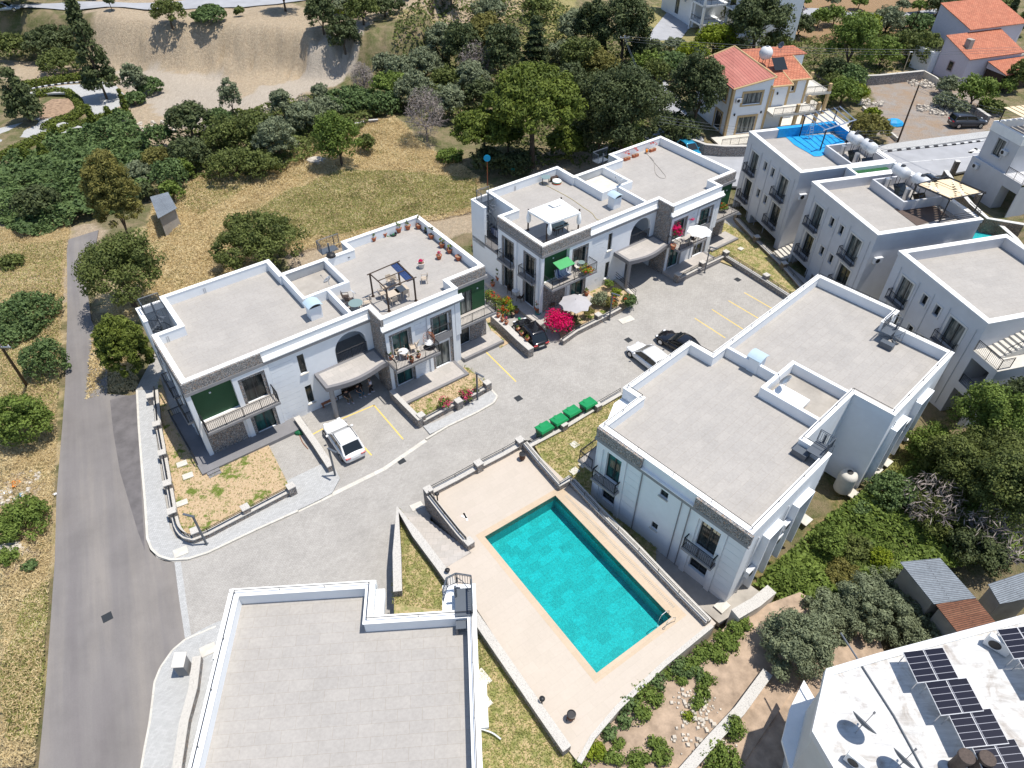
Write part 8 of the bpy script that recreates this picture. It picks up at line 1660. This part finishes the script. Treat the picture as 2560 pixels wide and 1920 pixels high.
gb = [(1222, 742, 44, 40, .3, 'leaf_bright', 'leaf_red', 'red geraniums at the upper end of the bed beside the gazebo house', 700, 120), (1243, 757, 40, 36, .3, 'leaf_bright', 'leaf_red', 'red geraniums in the middle of the bed beside the gazebo house', 700, 140), (1268, 757, 34, 32, .4, 'leaf_lime', 'leaf_red', 'lime green shrub with red blooms beside the terrace', 700, 40), (1258, 778, 34, 26, .3, 'leaf_bright', 'leaf_red', 'green shrub at the lower end of the geranium bed', 500, 50), (1276, 772, 24, 22, .3, 'leaf_lime', 'leaf_lime', 'yellow-green shrub next to the terracotta pots', 500, 0), (1190, 620, 44, 22, .3, 'leaf_mid', 'leaf_pink', 'pink rose bush on the track behind the houses', 300, 50),
      (1540, 733, 34, 32, .3, 'leaf_lime', 'leaf_lime', 'yellow-green shrub in the front garden of the gazebo house', 800, 0), (1521, 710, 28, 22, .2, 'leaf_bright', 'leaf_bright', 'green shrub beside the house wall in the front garden', 500, 0), (1500, 750, 52, 40, .2, 'leaf_olive', 'leaf_olive', 'grey-green lavender mound in the front garden', 1500, 0), (1529, 758, 36, 30, .2, 'leaf_brownish', 'leaf_red', 'russet shrub in the front garden', 800, 60), (1573, 754, 44, 40, .3, 'leaf_ivy', 'leaf_red', 'dark green hedge hanging over the end of the garden wall', 1800, 12), (1470, 780, 34, 26, .2, 'leaf_brownish', 'leaf_brownish', 'brownish shrub under the grey parasol', 600, 0),
      (1432, 800, 44, 30, .2, 'leaf_mid', 'leaf_mid', 'dark green shrub between bougainvillea and railing', 700, 0), (1478, 700, 26, 30, .6, 'leaf_olive', 'leaf_olive', 'climbing grey-green plant below the balcony corner', 300, 0), (1810, 520, 26, 24, 3.5, 'leaf_bright', 'leaf_red', 'green balcony plants with red blooms at the right end of the gazebo house', 600, 60), (1465, 676, 44, 16, 3.6, 'leaf_lime', 'leaf_red', 'row of small balcony plants beside the wicker chair', 500, 120)]
for a in gb: bloom(*a, name='shrub')
for (u, v), zz, lb, kw in (((1295, 826), .42, 'low plant pot uppermost on the wall beside the black hatchback', {'s_': .18, 'ph': .3}), ((1304, 838), .42, 'plant pot in the middle of the wall beside the black hatchback', {'s_': .18, 'ph': .35}), ((1318, 851), .42, 'plant pot with a lime green ball at the end of the wall', {'s_': .2, 'leaf': 'leaf_lime', 'ph': .3}), ((1246, 792), .42, 'pot with violet flowers near the upper end of the wall', {'s_': .22, 'flower': 'leaf_pink'}), ((1256, 803), .42, 'pot with red flowers on the wall', {'s_': .2, 'flower': 'leaf_red'}), ((1266, 810), .42, 'pot with pink flowers on the wall', {'s_': .2, 'flower': 'leaf_pink'}),
    ((1291, 782), STR, 'terracotta pot beside the terrace edge', {'s_': .26}), ((1281, 792), STR, 'dark round pot below the terrace edge', {'s_': .26, 'mat': 'black_metal'}), ((1343, 778), -.28, 'stacked pot with an orange flower at the terrace corner', {'s_': .3, 'flower': 'leaf_red', 'ph': .8}), ((1345, 790), STR, 'turquoise tub below the terrace corner', {'s_': .3, 'mat': 'teal_pot', 'leaf': None}), ((1466, 738), -.28, 'terracotta pot at the right end of the shaded terrace', {'s_': .26, 'ph': .5}), ((1232, 715), -.28, 'terracotta pot on the shaded side terrace', {'s_': .24, 'leaf': 'leaf_mid'}), ((1246, 700), -.28, 'tall leafy pot plant on the shaded side terrace', {'s_': .28, 'leaf': 'leaf_mid', 'ph': 1.4, 'pr': .4}), ((1291, 727), -.28, 'tree-like pot plant between the side windows', {'s_': .25, 'leaf': 'leaf_olive', 'ph': 1.7, 'pr': .5}),
    ((1055, 930), -.28, 'white pot with a dry plant on the lower terrace', {'s_': .22, 'mat': 'white_pot', 'leaf': 'leaf_brownish', 'ph': .25}), ((978, 898), 3.02, 'terracotta pot at the left end of the furnished balcony', {'s_': .2}), ((1030, 905), 3.02, 'pot with red flowers at the balcony railing', {'s_': .2, 'flower': 'leaf_red', 'ph': .4}), ((1018, 897), 3.02, 'low terracotta pot behind the balcony railing', {'s_': .18}), ((1047, 893), 3.02, 'long-leafed pot right on the furnished balcony', {'s_': .18, 'leaf': 'leaf_brownish'}), ((1682, 622), 3.02, 'tall terracotta pot below the balcony bougainvillea', {'s_': .28, 'leaf': None})):
    if kw.get('mat') == 'teal_pot' and 'teal_pot' not in MATS: plain('teal_pot', (.03, .25, .22), .5)
    pot(P(u, v, zz), lb, **kw)
for (u, v), a, lb in (((992, 874), 150, 'beige balcony chair nearest the glass door'), ((988, 884), 120, 'beige balcony chair left of the round table'), ((1003, 882), 60, 'beige balcony chair behind the round table'), ((999, 893), 200, 'beige balcony chair in front of the round table'), ((1034, 878), 20, 'beige balcony chair in the middle of the balcony'), ((1040, 866), -20, 'beige balcony chair by the wall, near the hanging chair')): chair(P(u, v, 3.02), R(a), lb, 'beige_plastic')
table(P(1010, 895, 3.02), 0, .8, .8, 'round pale table on the furnished balcony', 'white_metal', True)
p = P(1074, 868, 3.02); t = thing('hanging_chair', 'brown wicker egg-shaped hanging chair on the furnished balcony', 'hanging chair', p, R(-50)); m_ = MB()
for k in range(12): a = math.pi*k/12; m_.path([(.5*math.cos(b_)*math.cos(a), .5*math.cos(b_)*math.sin(a), .95+.65*math.sin(b_)) for b_ in np.linspace(-1.5, 1.5, 9)], .012, 4)
for z_ in (.5, .75, 1.0, 1.25): r_ = .5*math.sqrt(max(.05, 1-((z_-.95)/.65)**2)); m_.path([(r_*math.cos(b_), r_*math.sin(b_), z_) for b_ in np.linspace(.2, 5.2, 12)], .015, 4)
m_.build('wicker_shell', 'brown_wood', t); m_ = MB(); m_.path([(-.1, .6, .03), (-.15, .65, 1.6), (0, .3, 1.95), (0, 0, 1.85), (0, 0, 1.6)], .03, 6); m_.lathe([(.5, 0), (.5, .03), (.0, .03)], 16); m_.build('stand', 'black_metal', t); m_ = MB(); m_.lathe([(0, .42), (.4, .5), (.3, .62), (0, .6)], 12); m_.build('cushion', 'white_canvas', t)
p = P(1408, 700, 3.05); t = thing('swing_seat', 'garden swing seat with green canopy and striped cushions on the balcony', 'swing seat', p, R(37)); m_ = MB(); m_.add([(-.9, -.5, 1.75), (.9, -.5, 1.75), (.9, .6, 1.95), (-.9, .6, 1.95), (-.9, -.5, 1.7), (.9, -.5, 1.7), (.9, .6, 1.9), (-.9, .6, 1.9)], [(0, 1, 2, 3), (7, 6, 5, 4), (0, 4, 5, 1), (1, 5, 6, 2), (2, 6, 7, 3), (3, 7, 4, 0)]); m_.build('canopy', 'green_canvas', t)
tiles_mat('striped_cloth', (.55, .57, .62), (.03, .07, .22), (.3, .32, .38), .12, 9.0, 0, False, .004, .8, .05, 0.0); m_ = MB(); m_.box(-.75, .75, -.3, .25, .45, .55); m_.build('seat', 'striped_cloth', t); m_ = MB(); m_.add([(-.75, .25, .5), (.75, .25, .5), (.75, .45, 1.1), (-.75, .45, 1.1), (-.75, .33, .5), (.75, .33, .5), (.75, .53, 1.1), (-.75, .53, 1.1)], [(0, 1, 2, 3), (7, 6, 5, 4), (0, 4, 5, 1), (1, 5, 6, 2), (2, 6, 7, 3), (3, 7, 4, 0)]); m_.build('backrest', 'striped_cloth', t)
for x in (-.88, .88): m_ = MB(); m_.path([(x, -.6, 0), (x, 0, 1.8), (x, .6, 0)], .025, 6); m_.build('side_frame', 'black_metal', t)
chair(P(1443, 676, 3.05), R(20), 'high-backed pale wicker chair on the balcony beside the swing seat', 'white_pot'); table(P(1452, 672, 3.05), 0, .7, .7, 'small glass table on the balcony beside the wicker chair', 'white_metal', True, top='table_glass')
chair(P(1378, 770, -.28), R(200), 'dark wicker armchair in the shade of the garden terrace', 'rattan'); chair(P(1402, 756, -.28), R(160), 'round dark wicker chair by the stone wall of the terrace', 'rattan'); table(P(1288, 742, -.28), 0, .7, .7, 'small round table on the shaded side terrace', 'white_metal', True); chair(P(1277, 733, -.28), R(60), 'dark chair behind the small round side-terrace table', 'dark_wood'); chair(P(1300, 752, -.28), R(-120), 'dark chair in front of the small round side-terrace table', 'dark_wood')
chair(P(1730, 607, 3.02), R(150), 'dark chair under the white balcony parasol', 'rattan'); chair(P(1715, 612, 3.02), R(200), 'pale folding chair beside the white balcony parasol', 'white_pot')
m_ = MB(); m_.box(-.8, .8, -.02, .02, .3, 1.05); m_.box(-.6, .6, .15, .19, .25, .95); o = m_.build('laundry', 'striped_cloth'); o.location = P(1240, 598, 3.0); o.rotation_euler = (0, 0, R(-50)); tag(o, 'laundry drying on the stairwell balcony of the gazebo house', 'laundry')
# ================================================================ things on and around the grey-white houses
tp = [(1963, 342), (1998, 339), (2025, 338), (2077, 335), (2112, 354), (2105, 372), (2071, 383), (2050, 391), (2035, 391), (2018, 380), (2003, 372), (1986, 362), (1969, 346)]
q = PL(tp, 7.33); c_ = sum(q, Vector())/len(q); m_ = MB(); n = len(q)
rings = []
for f in (1.0, .75, .5, .25): rings.append([(c_.x+(p.x-c_.x)*f, c_.y+(p.y-c_.y)*f, 7.32+(.02 if f == 1 else .05+.1*rnd.random())) for p in q])
vs = [x for r_ in rings for x in r_]+[(c_.x, c_.y, 7.42)]; fs = [(j*n+k, j*n+(k+1) % n, (j+1)*n+(k+1) % n, (j+1)*n+k) for j in range(3) for k in range(n)]+[(3*n+k, 3*n+(k+1) % n, 4*n) for k in range(n)]
m_.add(vs, fs); t = thing('tarpaulin', 'bright blue crumpled tarpaulin spread over the farthest grey-white house roof', 'tarpaulin', c_); m_.build('sheet', 'blue_tarp', t, world=True)
m_ = MB(); m_.box(3.4, 10.8, -.46, -.40, 7.35, 8.33, ME1); m_.box(3.4, 10.8, -.46, .15, 8.31, 8.36, ME1); m_.build('hanging_part', 'blue_tarp', t, world=True)
m_ = MB(); m_.box(10.66, 10.70, -5.0, -.5, 7.35, 8.33, ME1); m_.build('hanging_part', 'blue_tarp', t, world=True)
t, q, u_ = pergola([(2049, 379), (2115, 356), (2078, 322), (1998, 342)], 7.3, 2.5, 'unfinished pergola frame of black and pale steel over the blue tarpaulin', 'black_metal')
for a, b in ((0, 1), (2, 3)): e = (q[b]-q[a]).normalized()*.9; m_ = MB(); m_.bar(q[a]+u_-e*.5, q[b]+u_+e*.5, .12); m_.build('beam', 'steel' if a == 0 else 'black_metal', t, world=True)
for k in range(7): f = k/6*1.1-.05; m_ = MB(); m_.bar(q[0].lerp(q[1], f)+u_*1.03, q[3].lerp(q[2], f)+u_*1.03, .09); m_.build('rafter', 'steel', t, world=True)
t = thing('stepladder', 'aluminium stepladder standing on the blue tarpaulin', 'ladder', P(2020, 347, 7.35), R(20)); 
for x in (-.25, .25): m_ = MB(); m_.tube((x, -.4, 0), (x*.7, 0, 1.9), .025, n=5); m_.build('rail', 'steel', t); m_ = MB(); m_.tube((x, .4, 0), (x*.7, 0, 1.9), .02, n=5); m_.build('rear_leg', 'steel', t)
for k in range(6): m_ = MB(); m_.box(-.24, .24, -.38+.06*k, -.3+.06*k, .28+.28*k, .31+.28*k); m_.build('step', 'steel', t)
def tank_set(px, label, M, x, y, first=[None]):
    p = M @ Vector((x, y, 7.3)); rz = R(15.25)
    if first[0] is None:
        t = thing('water_tank', label, 'water tank', p, rz, 'white roof water tanks with steel boilers'); m_ = MB(); m_.lathe([(0, -.9), (.35, -.88), (.55, -.75), (.58, -.3), (.56, -.28), (.56, .28), (.58, .3), (.55, .75), (.35, .88), (0, .9)], 20, Matrix.Translation((0, 0, 2.0)) @ Matrix.Rotation(R(90), 4, 'X')); m_.build('tank', 'white_metal', t, smooth=True)
        m_ = MB(); m_.tube((0, 0, 2.5), (0, 0, 2.64), .22, n=14); m_.build('tank_lid', 'black_metal', t)
        for a in (-.45, .45):
            for b in (-.6, .6): m_ = MB(); m_.tube((a, b, 0), (a*.8, b, 1.6), .03, n=5); m_.build('stand_leg', 'black_metal', t)
        m_ = MB(); m_.tube((-1.0, .1, .1), (-1.0, .1, 1.3), .27, n=16); m_.build('boiler', 'steel', t); m_ = MB(); m_.add([(-.9, -1.4, .1), (.5, -1.4, .1), (.5, -.5, 1.0), (-.9, -.5, 1.0)], [(0, 1, 2, 3)]); m_.build('collector', 'car_glass', t); first[0] = t
    else: dup(first[0], p, rz, label)
tank_set(0, 'white roof water tank next to the blue tarpaulin', ME1, 8.6, -6.6); tank_set(0, 'white roof water tank at the road side of the farthest grey-white house', ME1, 8.9, -8.6); tank_set(0, 'white roof water tank behind the woven pergola, farther one', ME2, 8.4, -1.9); tank_set(0, 'white roof water tank touching the woven pergola', ME2, 8.9, -4.2)
q = PL([(2236, 522), (2330, 510), (2372, 541), (2292, 564)], 7.33); o = MB().prism([p[:2] for p in q], 7.31, 7.34).build('terrace_deck', 'wood_deck'); tag(o, 'dark wooden deck under the beige woven pergola', 'deck')
t, q, u_ = pergola([(2347, 558), (2430, 541), (2340, 500), (2266, 521)], 7.3, 2.5, 'black pergola with a beige woven shade roof on the middle grey-white house', 'black_metal')
for a, b in ((0, 1), (1, 2), (2, 3), (3, 0)): e = (q[b]-q[a]).normalized()*.2; m_ = MB(); m_.bar(q[a]+u_-e, q[b]+u_+e, .12); m_.build('beam', 'black_metal', t, world=True)
m_ = MB(); U1, V1 = (q[1]-q[0]), (q[3]-q[0]); NX, NY = 10, 9
for i in range(NX):
    for j in range(NY):
        gap = (i*2+j*5) % 7 in (1, 4); a0_, a1_ = i/NX, (i+1)/NX; b0_, b1_ = j/NY, (j+(.55 if gap else 1))/NY; z_ = Vector((0, 0, 2.5+.04*math.sin(i*1.2)))
        m_.quad(q[0]+U1*a0_+V1*b0_+z_, q[0]+U1*a1_+V1*b0_+z_, q[0]+U1*a1_+V1*b1_+z_, q[0]+U1*a0_+V1*b1_+z_)
m_.build('woven_shade', 'beige_canvas', t, world=True)
m_ = MB()
for k in range(4): m_.bar(P(2347, 558, 8.3)+Vector((0, 0, .22*k)), P(2448, 542, 8.3)+Vector((0, 0, .22*k)), .05); m_.bar(P(2448, 542, 8.3)+Vector((0, 0, .22*k)), P(2420, 515, 8.3)+Vector((0, 0, .22*k)), .05)
tag(m_.build('roof_railing', 'black_metal', loc=tuple(P(2347, 558, 8.3))), 'black horizontal bar railing beside the woven pergola', 'railing')
p = MV @ Vector((7.6, 6.0, 7.9)); t = thing('water_tank', 'round white water tank on a stand above the red-roofed villa', 'water tank', (p.x, p.y, p.z-1.2), R(15)); m_ = MB(); m_.lathe([(0, -.9), (.5, -.8), (.85, -.45), (.9, 0), (.85, .45), (.5, .8), (0, .9)], 20, Matrix.Translation((0, 0, 2.1)) @ Matrix.Rotation(R(90), 4, 'Y')); m_.build('tank', 'white_metal', t, smooth=True); m_ = MB(); m_.tube((0, 0, 2.9), (0, 0, 3.05), .2, n=12); m_.build('tank_lid', 'grey_metal', t)
for a in (-.5, .5):
    for b in (-.5, .5): m_ = MB(); m_.tube((a*1.2, b*1.2, 0), (a, b, 1.5), .04, n=5); m_.build('stand_leg', 'black_metal', t)
m_ = MB(); m_.add([(.8, -2.0, .3), (2.8, -2.0, .3), (2.8, -.4, 1.5), (.8, -.4, 1.5)], [(0, 1, 2, 3)]); m_.build('collector', 'car_glass', t)
p = P(2105, 1222, -.5); t = thing('water_tank', 'ribbed beige upright water tank in the recess of the poolside house', 'water tank', p); m_ = MB(); prf = [(.62, 0)]
for k in range(8): prf += [(.66, .1+.2*k), (.62, .2+.2*k)]
m_.lathe(prf+[(.6, 1.7), (.45, 1.85), (.0, 1.9)], 24); m_.build('tank', 'pale_concrete', t, smooth=True); m_ = MB(); m_.lathe([(.2, 1.84), (.22, 1.95), (0, 1.97)], 16); m_.build('tank_lid', 'black_metal', t)
p = P(463, 1680, STR+SW); t = thing('meter_cabinet', 'pale grey meter cabinet with sloping lid on the pavement by the nearest house', 'cabinet', p, R(4)); m_ = MB(); m_.box(-.3, .3, -.25, .45, 0, 1.2); m_.build('cabinet', 'grey_band', t); m_ = MB(); m_.add([(-.36, -.32, 1.2), (.36, -.32, 1.2), (.36, .55, 1.34), (-.36, .55, 1.34), (-.36, -.32, 1.26), (.36, -.32, 1.26), (.36, .55, 1.4), (-.36, .55, 1.4)], [(3, 2, 1, 0), (4, 5, 6, 7), (0, 1, 5, 4), (1, 2, 6, 5), (2, 3, 7, 6), (3, 0, 4, 7)]); m_.build('lid', 'white_pot', t)
p = P(2232, 310, -.7); m_ = MB(); m_.lathe([(1.3, 0), (1.0, .5), (.5, .9), (0, 1.0)], 9); o = m_.build('covered_heap', 'blue_tarp'); o.location = p; o.scale = (1.3, .8, .8); tag(o, 'heap under a blue sheet on the bare lot', 'heap')
hose([(1195, 1820), (1230, 1832), (1252, 1848)], GCZ+.2, 'pale plastic pipe lying on the grass beside the nearest house', 'white_metal', .05); hose([(748, 1085), (756, 1105), (770, 1122)], STR+.02, 'dry twigs and rope beside the bare white-capped wall', 'brown_wood', .03)
m_ = MB(); m_.lathe([(.35, 0), (.3, .2), (.1, .3), (0, .32)], 9); o = m_.build('cloth_bundle', 'bin_green'); o.location = P(748, 1084, STR); o.scale = (1.2, .7, 1); tag(o, 'dark green bundle beside the bare white-capped wall', 'bundle')
m_ = MB(); m_.lathe([(0, -.16), (.12, -.1), (.16, 0), (.12, .1), (0, .16)], 14); o = m_.build('ball', 'bin_lid_green', smooth=True); o.location = P(1298, 797, STR+.3); tag(o, 'bright green ball beside the black hatchback', 'ball')
tag(stripe([(1155, 1290), (1166, 1294), (1160, 1284), (1168, 1300)], PD+.02, .12, 'towel', 'white_canvas'), 'crumpled white towel on the pool terrace', 'towel')['kind'] = 'thing'
t = thing('bench', 'dark metal bench in the shade at the foot of the poolside lawn wall', 'bench', P(2060, 1260, -.5), 0)
bpy.data.objects.remove(t)
